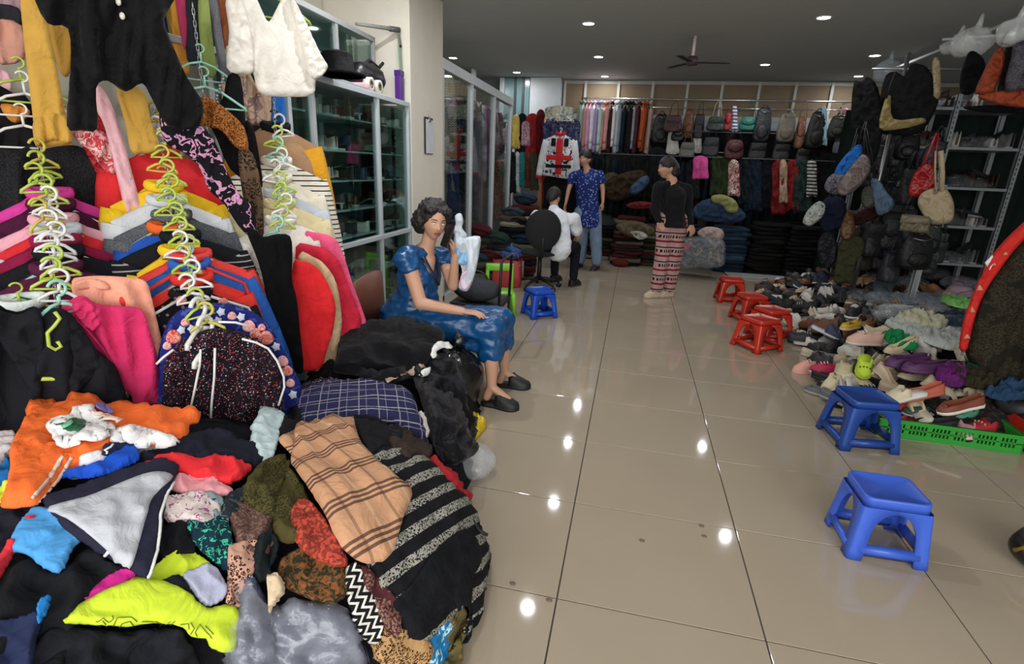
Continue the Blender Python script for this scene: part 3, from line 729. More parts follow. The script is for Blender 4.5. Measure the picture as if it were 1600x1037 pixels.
H2 = [(250, 232, 2.50, 'white', 'red zipped jacket under the mustard cuff', cloth('d8242a'), .44, .7, dict(fold=.02)),
 (256, 288, 2.46, 'yellow', 'yellow jacket in the middle cascade', cloth('f0c414'), .44, .6, {}),
 (260, 310, 2.43, 'white', 'pale grey jacket below the yellow one', cloth('d5d8dc'), .45, .62, {}),
 (268, 334, 2.39, 'grey', 'mottled grey hooded jacket in the middle cascade', cloth('53565c', 'tweed', '6b6e76', sc=.6), .46, .64, dict(hood=0)),
 (262, 352, 2.36, 'yellow', 'royal blue jacket with orange lining in the middle cascade', cloth('1e55b4'), .36, .55, dict(m3=cloth('e8641c'))),
 (282, 366, 2.35, 'white', 'black track jacket with thin pale piping in the middle cascade', cloth('1d1d22'), .48, .78, dict(m2=cloth('1d1d22', 'pin', 'aaaaaa'), sl=.62, sa=.2)),
 (280, 388, 2.31, 'yellow', 'bright yellow top half hidden by the coral jacket', cloth('f2cc1a'), .34, .5, {}),
 (298, 396, 2.28, 'white', 'coral red jacket above the blue striped one', cloth('e8413c'), .44, .66, dict(sl=.6, sa=.22)),
 (296, 410, 2.25, 'mint', 'blue and red striped track jacket in the middle cascade', cloth('2a62b8'), .45, .7, dict(sl=.64, sa=.24)),
 (300, 432, 2.22, 'mint', 'orange red jacket below the blue striped one', cloth('e2342a'), .40, .62, dict(sl=.54)),
 (298, 455, 2.19, 'lime', 'black top with small flowers behind the rose print jacket', cloth('1c1a22', 'floral', '9a7a60', sc=1.2), .44, .6, {})]
H3 = [(430, 196, 2.95, 'dark', 'tan top with black neckband and mustard shoulder', cloth('b08a68'), .44, .6, dict(m2=cloth('e8a61c'), m3=BLK, cat='top')),
 (432, 250, 2.90, 'lime', 'cream sweater with black diagonal stripes', cloth('e6e0d2', 'stripe', '1e1e22', sc=.55, a=.25), .48, .7, dict(cat='sweater', sl=.6)),
 (432, 276, 2.86, 'lime', 'cream cardigan below the striped sweater', cloth('e4dcc6'), .44, .55, dict(cat='cardigan')),
 (436, 300, 2.83, 'white', 'pale blue grey jumper in the right cascade', cloth('c4ccd4'), .44, .6, dict(cat='sweater')),
 (436, 316, 2.80, 'lime', 'beige knitted jumper in the right cascade', cloth('ded0a4'), .46, .6, dict(cat='sweater')),
 (438, 342, 2.76, 'white', 'off white jumper in the right cascade', cloth('eceae0'), .44, .6, dict(cat='sweater', sl=.4))]
for H, fx in ((H1, 8), (H2, 12), (H3, 16)):
    for i, (x, y, d, hc, lb, m, W, L, k) in enumerate(H):
        k = dict(k); k.setdefault('cat', 'jacket'); nm = {'jacket': 'jacket', 'top': 'blouse', 'sweater': 'sweater', 'cardigan': 'cardigan', 'coat': 'coat'}[k['cat']]
        g = hang(x, y, d, hc, lb, m, fx, W=W, L=L, name=nm, group='garments in the hanging cascades', seed=i, **k)
        if 'tiny floral' in lb:
            for sx in (-1, 1): MB().tube([(sx*.03, -.055, -.03), (sx*.036, -.085, -.12), (sx*.05, -.105, -.3-.03*sx)], .004, 6).build('drawstring', WHITEP, g)
            MB().tube([(.07, -.05, -.01), (.17, -.05, -.06), (.215, -.045, -.14), (.24, -.03, -.4)], .005, 6).build('piping', WHITEP, g)
        if 'small white bar' in lb:   # sports mark: three slanted bars
            for q in range(3): MB().box((.1+q*.008, -.115, -.30), (.105+q*.008, -.108, -.291+q*.005)).build('logo_bar', WHITEP, g, False)
            patch('lapel', [(88, 500), (150, 540), (128, 592), (100, 650), (84, 610)], m, plane(90, 560, 1.80), parent=None, puff=.012) if 0 else None
            MB().box((-.012, -.085, -.20), (.03, -.08, -.15)).build('size_tag', WHITEP, g, False)
            MB().tube([(-.03, -.088, -.235), (.06, -.088, -.235)], .005, 6).build('hanger_bar', LIME, g)
        if 'rose print' in lb:
            for sx, dz in ((.17, -.13), (.205, -.2), (.225, -.3), (-.19, -.12), (-.05, -.02), (.1, -.05)):
                MB().ball((sx, -.06, dz), .02, 9, 6, (1, .3, 1)).build('printed_rose', cloth('e07a70', 'blotch', 'f0b8a8', 'd04848', sc=.3), g)
            for sx in (-1, 1): MB().tube([(sx*.06, -.05, -.02), (sx*.2, -.05, -.09), (sx*.24, -.05, -.2), (sx*.31, -.05, -.5)], .006, 6).build('piping', WHITEP, g)
        if 'blue and red' in lb:
            for sx in (-1, 1): MB().tube([(sx*.05, -.05, -.02), (sx*.19, -.052, -.1), (sx*.24, -.055, -.3), (sx*.3, -.05, -.62)], .018, 6, flat=.4).build('stripe', cloth('d8342c'), g)
# loose hangers crowding the chains
k = 0
for (x0, y0, d0, x1, y1, d1, n) in ((62, 245, 2.2, 90, 470, 1.84, 13), (240, 185, 2.46, 316, 500, 2.06, 15), (432, 200, 2.85, 440, 360, 2.6, 10)):
    for i in range(n):
        f = i/(n-1); p = atd(x0+(x1-x0)*f+R.uniform(-9, 9), y0+(y1-y0)*f, d0+(d1-d0)*f-.07); nn = CAM-p; a = math.atan2(nn.x, -nn.y)+R.uniform(-.5, .5)
        col = R.choice(('white', 'lime', 'white', 'lime', 'mint', 'yellow')); place = ('far left chain', 'middle chain', 'right chain')[k]
        hanger(p, a, col, f"{col} hanger, {ORD[i]} from the top of the extra ones on the {place}", tilt=R.uniform(-.2, .2), sc=.85, small=True)
    k += 1
# garments seen as single cloths: traced on upright planes at their own depths
def wear(name, cat, label, pts, m, pl_, parts=(), **k):
    t = thing(name, label, cat, pl_.p, 0, None); k.setdefault('puff', .014); k.setdefault('off', 0); k.setdefault('R_', 7); k.setdefault('ws', .05); k.setdefault('wr', .02); k.setdefault('wd', ((pts[0][0], 0), (pts[0][0]-2, 200)))
    o = patch('body', pts, m, pl_, both=True, **k); o.parent = t; o.matrix_parent_inverse = Matrix.Translation(-pl_.p)
    for nm, mb_, mm in parts: q = mb_.build(nm, mm, t); q.matrix_parent_inverse = Matrix.Translation(-pl_.p)
    return t
def sub(t, name, pts, m, pl_, **k):
    o = patch(name, pts, m, pl_, **k); o.parent = t; o.matrix_parent_inverse = Matrix.Translation(-t.location); return o
MU = cloth('c79a3e', rough=.6, sheen=.5)
pT = plane(70, 110, 2.12)
t = wear('velvet_dress', 'dress', 'mustard velvet dress sleeve with gathered cuff at the upper left', [(34, -12), (72, -12), (76, 40), (90, 110), (103, 182), (113, 222), (96, 227), (56, 228), (52, 190), (44, 120), (36, 50)], MU, pT, wd=((50, 0), (80, 200)), wr=.012, ws=.05)
sub(t, 'cuff', [(54, 184), (102, 180), (113, 222), (82, 220), (57, 228)], MU, pT, both=True, puff=.028, wd=((60, 180), (64, 228)), wr=.014, ws=.03)
wear('velvet_dress', 'dress', 'mustard gathered fabric hanging behind the black lace top', [(76, 34), (95, 38), (112, 45), (110, 112), (96, 116), (84, 80)], MU, plane(95, 80, 2.25), wd=((90, 35), (95, 110)), wr=.01, ws=.04)
t = wear('velvet_dress', 'dress', 'second mustard velvet cuff hanging below the black lace top', [(182, 130), (224, 142), (236, 190), (250, 232), (224, 240), (205, 236), (196, 195)], MU, plane(215, 190, 2.28), wd=((200, 140), (225, 230)), wr=.014, ws=.05)
LACE = cloth('0e0e10', rough=.7, sheen=.3)
t = wear('lace_blouse', 'blouse', 'black lace blouse with pale buttons hanging at the top left', [(68, -15), (262, -15), (256, 30), (270, 70), (292, 120), (318, 165), (305, 200), (262, 196), (238, 155), (222, 130), (196, 143), (168, 126), (150, 138), (152, 200), (128, 203), (104, 196), (110, 110), (106, 44), (74, 36)], LACE, plane(190, 80, 2.05), wr=.035, ws=.06)
for x_, y_ in ((185, 3), (191, 25)): q = MB().ball(atd(x_, y_, 1.99), .011, 10, 7, (1, .7, 1.2)).build('button', mat('e8e4dc', .2, name='pearl'), t); q.matrix_parent_inverse = Matrix.Translation(-t.location)
wear('sequin_dress', 'dress', 'long dark red sequinned dress with satin edge beside the textured jacket', [(118, 200), (150, 168), (176, 190), (196, 260), (216, 350), (228, 430), (190, 440), (175, 360), (150, 270)], cloth('8a1822', 'tweed', 'c03038', rough=.4), plane(180, 300, 2.42), wd=((160, 200), (210, 420)), wr=.02)
wear('satin_coat', 'coat', 'long pale pink satin coat edge running down between the cascades', [(146, 132), (166, 146), (188, 200), (212, 290), (240, 380), (254, 440), (222, 442), (206, 380), (186, 290), (164, 200), (150, 170)], cloth('e8b4bc', rough=.4), plane(195, 290, 2.36), wd=((160, 140), (240, 430)), wr=.015)
wear('floral_blouse', 'blouse', 'pink and red floral blouse hanging behind the black textured jacket', [(116, 205), (160, 204), (176, 230), (182, 270), (160, 262), (140, 235), (122, 222)], cloth('e0a0a4', 'blotch', 'c8404c', 'f0d0c8', sc=.6), plane(150, 235, 2.3))
for lb, pts, c, d in (('purple blue garment seen edge on at the top beside the lace blouse', [(242, -10), (262, -10), (272, 95), (258, 98)], '2c2a80', 2.62), ('ochre garment hanging edge on at the top', [(256, -10), (276, -10), (282, 40), (296, 108), (288, 114), (272, 92)], 'c88a2e', 2.6), ('raspberry garment squeezed between ochre and black ones', [(274, -10), (290, -10), (293, 50), (288, 78), (280, 40)], 'a83058', 2.58),
    ('charcoal garment hanging edge on beside the chain', [(288, -10), (312, -10), (314, 60), (312, 96), (292, 92)], '25272e', 2.6), ('olive green garment hanging beside the pale chain', [(310, -10), (324, -10), (332, 60), (338, 114), (322, 116), (312, 60)], '8b9a55', 2.55), ('dark grey garment between olive and brown ones', [(322, -10), (338, -10), (350, 70), (362, 124), (346, 122), (336, 70)], '6c6c72', 2.6), ('rust brown garment beside the cream blouse', [(338, -10), (358, -10), (358, 40), (352, 78), (344, 50)], '8a4a2c', 2.64),
    ('dusty rose garment at the top left corner', [(-10, -10), (34, -10), (30, 30), (-10, 34)], 'a88a90', 2.3), ('dark grey folded top at the upper left edge', [(-10, 8), (28, 12), (34, 40), (0, 42), (-10, 40)], '2a2a30', 2.25), ('salmon pink pleated garment at the upper left edge', [(-10, 34), (34, 40), (38, 92), (-10, 96)], 'c8907e', 2.22)):
    wear('hanging_garment', 'garment', lb, pts, cloth(c), plane(pts[0][0]+10, 40, d), wd=(pts[0], pts[-1]), wr=.008, ws=.04, group=None)
t = wear('jewelled_dress', 'dress', 'black V-neck dress with jewelled neckline in the middle of the rack', [(252, 92), (276, 96), (290, 140), (310, 165), (345, 160), (356, 118), (376, 122), (384, 190), (396, 275), (360, 265), (330, 200), (300, 195), (270, 190)], cloth('121215'), plane(320, 150, 2.5), wr=.014)
for a_, b_ in (((272, 106), (296, 165)), ((350, 118), (338, 160))):
    for q in range(9):
        f = q/8; z_ = MB().ball(atd(a_[0]+(b_[0]-a_[0])*f+R.uniform(-2, 2), a_[1]+(b_[1]-a_[1])*f, 2.455), .008, 8, 5).build('jewel', mat('9aa4a0', .2, .6, name='jewel'), t); z_.matrix_parent_inverse = Matrix.Translation(-t.location)
wear('sequin_blouse', 'blouse', 'bronze sequin top draped below the jewelled neckline', [(295, 170), (318, 150), (340, 160), (362, 178), (382, 200), (388, 236), (366, 228), (346, 204), (318, 196), (300, 184)], cloth('b06e30', 'tweed', '5a3010', sc=.9, rough=.3), plane(340, 190, 2.44), wr=.018, ws=.04)
wear('satin_shirt', 'blouse', 'black satin shirt with pink and white brush print', [(250, 172), (275, 190), (312, 195), (336, 222), (352, 262), (372, 300), (398, 330), (396, 372), (372, 352), (350, 318), (326, 296), (312, 262), (290, 240), (262, 226), (252, 205)], cloth('17161c', 'blotch', '17161c', 'cf94b8', sc=.8), plane(320, 250, 2.38), wr=.015)
wear('print_dress', 'dress', 'leopard and paisley print dress hanging between the cascades', [(372, 235), (395, 240), (408, 290), (412, 340), (410, 372), (392, 365), (380, 310)], cloth('6a5440', 'leopard', '1c1612', sc=.5), plane(395, 300, 2.62), wr=.012)
wear('black_shawl', 'scarf', 'black shawl falling beside the bronze sequin top', [(382, 190), (396, 200), (406, 250), (410, 292), (392, 285), (380, 240)], cloth('151214'), plane(395, 240, 2.66), wr=.012)
BF = cloth('c4a58c', 'blotch', 'c4a58c', '8a7470', sc=1.1)
wear('printed_dress', 'dress', 'beige dress with faint floral print behind the cream blouse', [(346, 80), (372, 88), (384, 120), (386, 200), (372, 235), (352, 225)], BF, plane(365, 150, 2.85), wd=((360, 90), (365, 220)), wr=.016)
wear('printed_dress', 'dress', 'beige printed dress hanging just left of the blue cloth', [(384, 110), (404, 138), (424, 145), (424, 198), (400, 195), (386, 190)], BF, plane(400, 160, 2.95), wd=((395, 120), (400, 190)), wr=.016)
wear('blue_cloth', 'cloth', 'bright blue cloth strip between the beige dress and the white post', [(424, 148), (444, 152), (446, 202), (426, 200)], cloth('1f6cc0'), plane(435, 175, 3.0))
pB = plane(420, 80, 2.6, 10); CRM = cloth('e9e4da', rough=.75)
t = wear('blouse', 'blouse', 'cream short sleeved blouse with V neck hanging at the top', [(354, -8), (392, -14), (408, 14), (420, 34), (434, 10), (446, -8), (462, 10), (480, 44), (498, 84), (508, 106), (494, 122), (489, 148), (450, 151), (416, 149), (402, 138), (394, 112), (376, 116), (354, 104), (358, 50)], CRM, pB, puff=.02, wr=.014, ws=.05)
sub(t, 'sleeve', [(354, -8), (376, 0), (392, 60), (394, 112), (376, 117), (353, 106), (357, 50)], CRM, pB, both=True, puff=.02, off=.03, wr=.01, ws=.04, R_=5)
sub(t, 'sleeve', [(450, 0), (464, 12), (498, 84), (510, 106), (494, 124), (478, 112), (466, 60)], CRM, pB, both=True, puff=.02, off=.03, wr=.01, ws=.04, R_=5)
hanger(atd(424, -12, 2.66), math.atan2(pB.n.x, -pB.n.y), 'lime', 'lime plastic hanger holding the cream blouse')
hanger(atd(314, 92, 2.46), 1.0, 'mint', 'mint plastic hanger hooked on the pale chain below the olive garment', sc=.8)
hanger(atd(320, 130, 2.44), .8, 'mint', 'mint plastic hanger lying across the jewelled black dress', sc=.9)
wear('t_shirt', 't-shirt', 'black top with orange and grey triangles at the left picture edge', [(-10, 140), (20, 145), (48, 160), (56, 240), (-10, 250)], cloth('1a191b'), plane(20, 190, 2.32), wr=.015)
wear('t_shirt', 't-shirt', 'orange panelled top under the white hanger at the left edge', [(2, 162), (40, 168), (46, 180), (24, 192), (8, 180)], cloth('d88a34'), plane(20, 178, 2.24))
wear('t_shirt', 't-shirt', 'pink top at the left picture edge above the white hangers', [(-10, 108), (10, 112), (18, 132), (10, 150), (-10, 146)], cloth('e0b0b8'), plane(5, 130, 2.3))
for x_, y_, c_, w_ in ((32, 118, 'lime', 'above the pink top at the left edge'), (38, 140, 'white', 'at the left edge beside the mustard cuff'), (36, 190, 'white', 'lower at the left edge beside the mustard cuff')): p = atd(x_, y_, 2.2); nn = CAM-p; hanger(p, math.atan2(nn.x, -nn.y), c_, f"{c_} plastic hanger {w_}", sc=.9)

BJ = cloth('1a1b20'); CT = 'garments in the hanging cascades'
wear('jacket', 'jacket', 'black textured jacket with wide collar at the top of the left cascade', [(-30, 238), (20, 236), (50, 226), (66, 232), (96, 228), (122, 228), (152, 244), (170, 262), (186, 300), (206, 362), (219, 440), (196, 442), (150, 400), (80, 380), (-30, 390)], cloth('1b1b1d', 'tweed', '2c2c30', sc=.6), plane(100, 300, 2.33), wr=.03, ws=.09)
pk = plane(190, 540, 2.0); t = wear('jacket', 'jacket', 'peach coloured jacket hanging behind the hot pink one', [(112, 440), (128, 433), (160, 431), (205, 434), (228, 440), (236, 462), (244, 495), (256, 545), (265, 590), (264, 640), (262, 665), (246, 665), (200, 600), (140, 520), (118, 480)], cloth('eda58c'), pk, wr=.022, ws=.06, wd=((225, 440), (262, 640)))
sub(t, 'red_motif', [(186, 466), (192, 460), (206, 464), (204, 474), (190, 476)], cloth('d43a34'), pk, off=.016, puff=.003, wr=.002)
sub(t, 'collar', [(118, 440), (140, 434), (165, 440), (170, 452), (140, 450), (122, 452)], cloth('eda58c'), pk, both=True, puff=.01, off=.012)
pk = plane(170, 560, 1.92); PKM = cloth('d42a66'); t = wear('jacket', 'jacket', 'hot pink zipped track jacket in front of the peach one', [(96, 484), (108, 470), (130, 462), (150, 474), (180, 478), (212, 480), (226, 490), (233, 512), (243, 546), (252, 600), (259, 665), (214, 665), (206, 620), (178, 600), (120, 560)], PKM, pk, wr=.022, ws=.06, wd=((226, 490), (256, 650)))
sub(t, 'collar', [(112, 474), (132, 464), (152, 478), (158, 500), (146, 514), (134, 508), (122, 496)], PKM, pk, both=True, puff=.02, off=.02, wr=.012, ws=.03)
lineon(t.children[0], 'zip', [[(128, 500), (140, 512), (136, 520)]], .003, STEEL, base=pk) if 0 else None
q = MB().tube([pk(118, 494)[0]+pk.n*.045, pk(136, 510)[0]+pk.n*.05, pk(160, 540)[0]+pk.n*.04, pk(185, 580)[0]+pk.n*.035], .004, 6).build('zip', cloth('a81c50'), t); q.matrix_parent_inverse = Matrix.Translation(-t.location)
pk = plane(90, 580, 1.80); t = wear('jacket', 'jacket', 'black track jacket with small white bar logo hanging lowest at the left', [(-40, 474), (10, 484), (30, 488), (52, 479), (70, 486), (92, 481), (112, 492), (130, 514), (150, 545), (178, 568), (192, 600), (203, 640), (208, 700), (-40, 700)], BJ, pk, wr=.03, ws=.12, puff=.02)
sub(t, 'lapel', [(92, 482), (112, 492), (132, 516), (150, 545), (160, 572), (140, 590), (118, 615), (96, 640), (100, 600), (112, 560), (102, 520)], BJ, pk, both=True, puff=.012, off=.025, wr=.012)
sub(t, 'lapel', [(-10, 484), (28, 489), (52, 480), (66, 492), (70, 530), (66, 600), (62, 645), (40, 600), (20, 560), (0, 530)], BJ, pk, both=True, puff=.012, off=.025, wr=.012)
sub(t, 'size_tag', [(77, 553), (89, 574), (68, 577)], WHITEP, pk, off=.03, puff=.001, wr=0, sharp=True)
sub(t, 'hanger_bar', [(63, 584), (101, 584), (101, 590), (63, 590)], LIME, pk, off=.035, puff=.003, wr=0, sharp=True)
for a in range(3): sub(t, 'logo_bar', [(108+a*4, 635), (108+a*4-2, 633.5-a*1.0), (110+a*4-2, 632-a*3.2), (112.5+a*4, 635)], WHITEP, pk, off=.058, puff=.001, wr=0, sharp=True, step=2, th=.003)
q = MB().tube([pk(x, y)[0]+pk.n*.05 for x, y in ((84, 482), (92, 492), (84, 503), (73, 514), (75, 534), (85, 540), (94, 535), (88, 527))], .006, 6).build('hanger_neck', LIME, t); q.matrix_parent_inverse = Matrix.Translation(-t.location)
pk = plane(360, 560, 2.15); NAV = cloth('1a2670', 'blotch', '1a2670', '3c4a98', sc=.7); t = wear('jacket', 'jacket', 'navy jacket with large rose print and white piping', [(246, 580), (250, 540), (262, 505), (284, 483), (315, 476), (350, 474), (385, 484), (404, 493), (426, 517), (444, 548), (458, 576), (470, 600), (466, 630), (440, 690), (255, 690)], NAV, pk, wr=.02, ws=.07)
RO = cloth('d86a60', 'blotch', 'e8a090', 'c83c3c', sc=.3); RP = cloth('e8b0b0', 'blotch', 'e8b0b0', 'd87878', sc=.3)
for x, y, r_, m_ in ((272, 522, 12, RO), (262, 536, 7, RP), (388, 506, 10, RP), (398, 517, 9, RO), (414, 524, 12, RO), (408, 508, 6, RP), (440, 560, 9, RP), (447, 575, 9, RO), (452, 594, 7, RP), (290, 500, 7, RP), (362, 490, 7, RP)):
    sub(t, 'printed_rose', [(x+r_*math.cos(k)*(1+.2*math.sin(3*k)), y+r_*.9*math.sin(k)) for k in [i*.785 for i in range(8)]], m_, pk, off=.034, puff=.004, wr=.004)
for x, y in ((300, 510), (318, 492), (340, 498), (376, 492), (430, 538), (345, 484), (456, 612), (284, 512)): sub(t, 'printed_flower', [(x+5*math.cos(k)*(1+.5*(i % 2)), y+5*math.sin(k)*(1+.5*(i % 2))) for i, k in enumerate([i*.628 for i in range(10)])], cloth('c8d0e0'), pk, off=.034, puff=.002, wr=0, sharp=True, step=3)
pk = plane(350, 610, 2.07); FM = cloth('1a161c', 'floral', 'b05060', sc=.42); t = wear('jacket', 'jacket', 'black hooded jacket with tiny floral print and white drawstrings', [(256, 575), (266, 552), (282, 535), (308, 521), (338, 513), (376, 520), (400, 530), (416, 541), (428, 560), (437, 590), (440, 627), (432, 665), (420, 720), (262, 720), (258, 640)], FM, pk, wr=.024, ws=.08, puff=.03)
for pa, nm in ((((313, 538), (312, 560), (304, 600), (297, 633)), 'drawstring'), (((335, 536), (334, 580), (330, 620), (328, 655)), 'drawstring'), (((376, 522), (398, 528), (416, 537), (430, 556), (440, 580), (441, 596), (432, 624)), 'piping'), (((246, 560), (256, 550), (272, 538)), 'piping'), (((340, 496), (366, 497), (388, 503)), 'piping')):
    q = MB().tube([pk(x, y)[0]+pk.n*.062 for x, y in pa], .0045, 6).build(nm, WHITEP, t); q.matrix_parent_inverse = Matrix.Translation(-t.location)
sub(t, 'sleeve', [(256, 578), (268, 552), (280, 540), (290, 570), (288, 640), (286, 720), (262, 720), (257, 640)], FM, pk, both=True, puff=.02, off=.03, wr=.014, ws=.05)
sub(t, 'sleeve', [(402, 532), (418, 541), (434, 570), (441, 627), (432, 670), (420, 720), (402, 720), (408, 640), (404, 580)], FM, pk, both=True, puff=.02, off=.03, wr=.014, ws=.05)
for x, y, lb in ((311, 492, 'large white hanger hook in front of the rose print jacket'), (322, 520, 'large white hanger hook in front of the floral hooded jacket')): p = atd(x, y, 1.98); nn = CAM-p; hanger(p-V((0, 0, .04)), math.atan2(nn.x, -nn.y)+.9, 'white', lb, small=True, sc=1.3)
for d_, lb, c_, pts, m_ in ((2.96, 'bright pink quilted jacket in the right cascade', 0, [(456, 362), (486, 362), (521, 371), (536, 396), (550, 440), (569, 492), (571, 506), (556, 520), (500, 520), (460, 420)], cloth('ee5a86')), (2.88, 'crimson jacket under the pink quilted one', 0, [(462, 386), (490, 384), (512, 391), (531, 410), (548, 455), (563, 492), (562, 514), (531, 560), (500, 560), (470, 460)], cloth('c81c38')), (2.79, 'cream fleece lined jacket behind the red padded one', 0, [(466, 400), (490, 402), (508, 414), (526, 444), (534, 500), (528, 545), (518, 575), (490, 578), (470, 500)], cloth('cdb08a', rough=1)), (2.70, 'bright red padded jacket lowest in the right cascade', 0, [(458, 412), (470, 408), (484, 411), (500, 424), (514, 447), (524, 476), (521, 512), (510, 550), (500, 576), (470, 580), (448, 575), (446, 500)], cloth('d81820')), (2.60, 'black fluffy coat in front of the red padded jacket', 1, [(384, 358), (400, 360), (412, 370), (430, 366), (453, 369), (457, 400), (456, 435), (464, 470), (469, 520), (474, 580), (455, 575), (430, 530), (420, 512), (415, 460), (404, 410)], cloth('101012', rough=1))):
    wear('coat' if c_ else 'jacket', 'coat' if c_ else 'jacket', lb, pts, m_, plane(500, 450, d_), wr=.016, ws=.06 if not c_ else .03, wd=((pts[2][0]-20, 400), (pts[2][0]+12, 560)), group=None)
# ------------------------------------------------------------------ heaps of clothes on the left
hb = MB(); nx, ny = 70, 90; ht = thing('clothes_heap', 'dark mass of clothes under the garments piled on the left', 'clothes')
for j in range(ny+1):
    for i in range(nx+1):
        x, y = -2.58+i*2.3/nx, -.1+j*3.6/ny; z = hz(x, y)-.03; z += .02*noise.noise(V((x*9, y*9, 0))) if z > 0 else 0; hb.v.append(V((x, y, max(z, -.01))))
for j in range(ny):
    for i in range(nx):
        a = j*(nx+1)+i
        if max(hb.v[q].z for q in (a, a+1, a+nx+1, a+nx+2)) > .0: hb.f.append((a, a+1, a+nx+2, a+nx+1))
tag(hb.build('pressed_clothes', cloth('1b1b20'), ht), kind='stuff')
GP = 'loose clothes heaped on the left'
LAY = [0]
def lay(name, cat, label, pts, m, off=None, group=GP, **k):
    LAY[0] += 1; off = off if off is not None else .012
    k.setdefault('puff', .014); k['wr'] = k.get('wr', .012)*1.0; k.setdefault('jag', 1.3)
    return patch(name, pts, m, heap, label, cat, group, off=off, **k)
K = cloth
lay('black_trousers', 'trousers', 'black crumpled trousers covering the lower left of the heap', [(-20, 868), (42, 872), (93, 895), (142, 855), (172, 880), (204, 897), (150, 935), (120, 975), (90, 1060), (-20, 1060)], K('191a1e'), wr=.03, ws=.12)
lay('navy_jacket', 'jacket', 'dark navy cloth at the left edge under the orange jacket', [(-20, 795), (30, 800), (66, 790), (56, 830), (30, 872), (-20, 880)], K('1e1e2a'))
lay('navy_trousers', 'trousers', 'navy blue trousers at the bottom left corner', [(-20, 990), (30, 975), (72, 965), (62, 1000), (46, 1060), (-20, 1060)], K('232b4a'), off=.04, wr=.02)
lay('black_t_shirt', 't-shirt', 'black cloth at the bottom below the lime shirt', [(60, 1000), (105, 976), (180, 985), (272, 980), (292, 1000), (296, 1060), (45, 1060)], K('1d1e24'), off=.012, wr=.02)
lay('blue_scarf', 'scarf', 'small bright blue sliver between black trousers at the left', [(64, 958), (78, 945), (84, 950), (74, 975), (66, 985)], K('1b7ac2'), off=.06)
lay('pink_scarf', 'scarf', 'magenta cloth peeping out above the lime shirt', [(128, 945), (142, 925), (170, 904), (200, 892), (214, 905), (190, 925), (160, 945)], K('d0208c'), off=.02)
lay('lime_t_shirt', 't-shirt', 'smaller lime green cloth beneath the grey and navy jacket', [(222, 915), (250, 880), (285, 862), (308, 872), (326, 893), (296, 906), (262, 914)], K('bfd42a'), off=.02)
lay('black_shorts', 'shorts', 'black cloth between the two lime pieces', [(246, 918), (276, 903), (292, 925), (306, 946), (270, 935)], K('191a22'), off=.022)
lay('grey_sleeve', 'shirt', 'pale lilac grey sleeve lying on the lime shirt', [(278, 905), (300, 895), (322, 889), (342, 908), (346, 930), (334, 947), (312, 950), (294, 928)], K('a9acc4'), off=.034)
ls = lay('lime_shirt', 't-shirt', 'large lime green T-shirt with outlined lettering in the foreground', [(104, 980), (112, 965), (130, 948), (150, 938), (175, 925), (200, 915), (212, 910), (236, 914), (262, 918), (290, 932), (304, 948), (322, 955), (342, 948), (364, 958), (359, 1012), (340, 1020), (324, 1014), (314, 1000), (292, 996), (280, 983), (256, 978), (226, 978), (196, 984), (165, 982)], K('c6dc2e', rough=.7), off=.04, wd=((130, 960), (300, 950)), ws=.06)
def cvt(l, ox, oy, s): return [(ox+x/s, oy+y/s) for x, y in l]
lineon(ls, 'printed_lettering', [cvt(l, 100, 900, 5.714) for l in ([(290, 400), (300, 440), (335, 468)], [(300, 405), (350, 375), (400, 410), (440, 385), (432, 355)], [(345, 395), (372, 425), (385, 465)], [(442, 440), (475, 372), (600, 365), (650, 400), (650, 440), (620, 440), (590, 400), (520, 420), (490, 468)], [(690, 440), (702, 402), (830, 405), (880, 428), (850, 450)], [(890, 445), (950, 405)], [(930, 458), (990, 400)], [(1040, 430), (1110, 425), (1118, 470), (1090, 500), (1045, 492)], [(1130, 415), (1162, 470), (1122, 535)], [(1200, 560), (1172, 500), (1210, 430), (1262, 490), (1300, 520), (1320, 555)], [(1262, 445), (1335, 520)])], .0009, mat('55602c', .8, name='print_ink'))
lay('red_scarf', 'scarf', 'long red cloth edge running diagonally across the heap', [(-20, 900), (10, 868), (45, 822), (78, 797), (110, 780), (170, 760), (230, 734), (262, 728), (262, 736), (180, 768), (118, 790), (84, 806), (52, 838), (22, 882), (4, 915), (-20, 940)], K('cf2733'), off=.03)
lay('blue_towel', 'towel', 'folded light blue cloth on the left of the heap', [(20, 858), (44, 818), (66, 806), (94, 815), (134, 842), (116, 868), (95, 905), (60, 890), (44, 876), (19, 872)], K('4a9ad8'), off=.035, wr=.006)
lay('navy_sweatshirt', 'sweatshirt', 'dark navy sweatshirt lying beside the floral hooded jacket', [(200, 730), (240, 712), (296, 690), (337, 684), (380, 700), (404, 714), (402, 738), (362, 736), (310, 734), (255, 734)], K('1d1f2c'), off=.02, puff=.03)
lay('red_jacket', 'jacket', 'bright red crumpled jacket below the navy sweatshirt', [(236, 735), (262, 728), (320, 729), (362, 732), (388, 740), (374, 757), (350, 767), (312, 760), (272, 748)], K('e0222c'), off=.035, puff=.025)
lay('pink_t_shirt', 't-shirt', 'pale pink folded cloth below the red jacket', [(258, 770), (268, 756), (312, 753), (337, 762), (362, 778), (337, 786), (295, 783)], K('e59aa2'), off=.03)
lay('floral_skirt', 'skirt', 'white skirt with pink print beside the navy jacket edge', [(250, 800), (272, 784), (312, 781), (337, 796), (337, 822), (312, 830), (291, 826), (258, 822)], K('cfc0b8', 'blotch', 'd8d0cc', 'a85a80', sc=.32), off=.03)
lay('sequin_skirt', 'skirt', 'teal and green glittery cloth below the pink print skirt', [(288, 825), (312, 828), (344, 815), (356, 852), (354, 897), (334, 890), (304, 862)], K('16303e', 'blotch', '16303e', '3cc29c', sc=.22), off=.036)
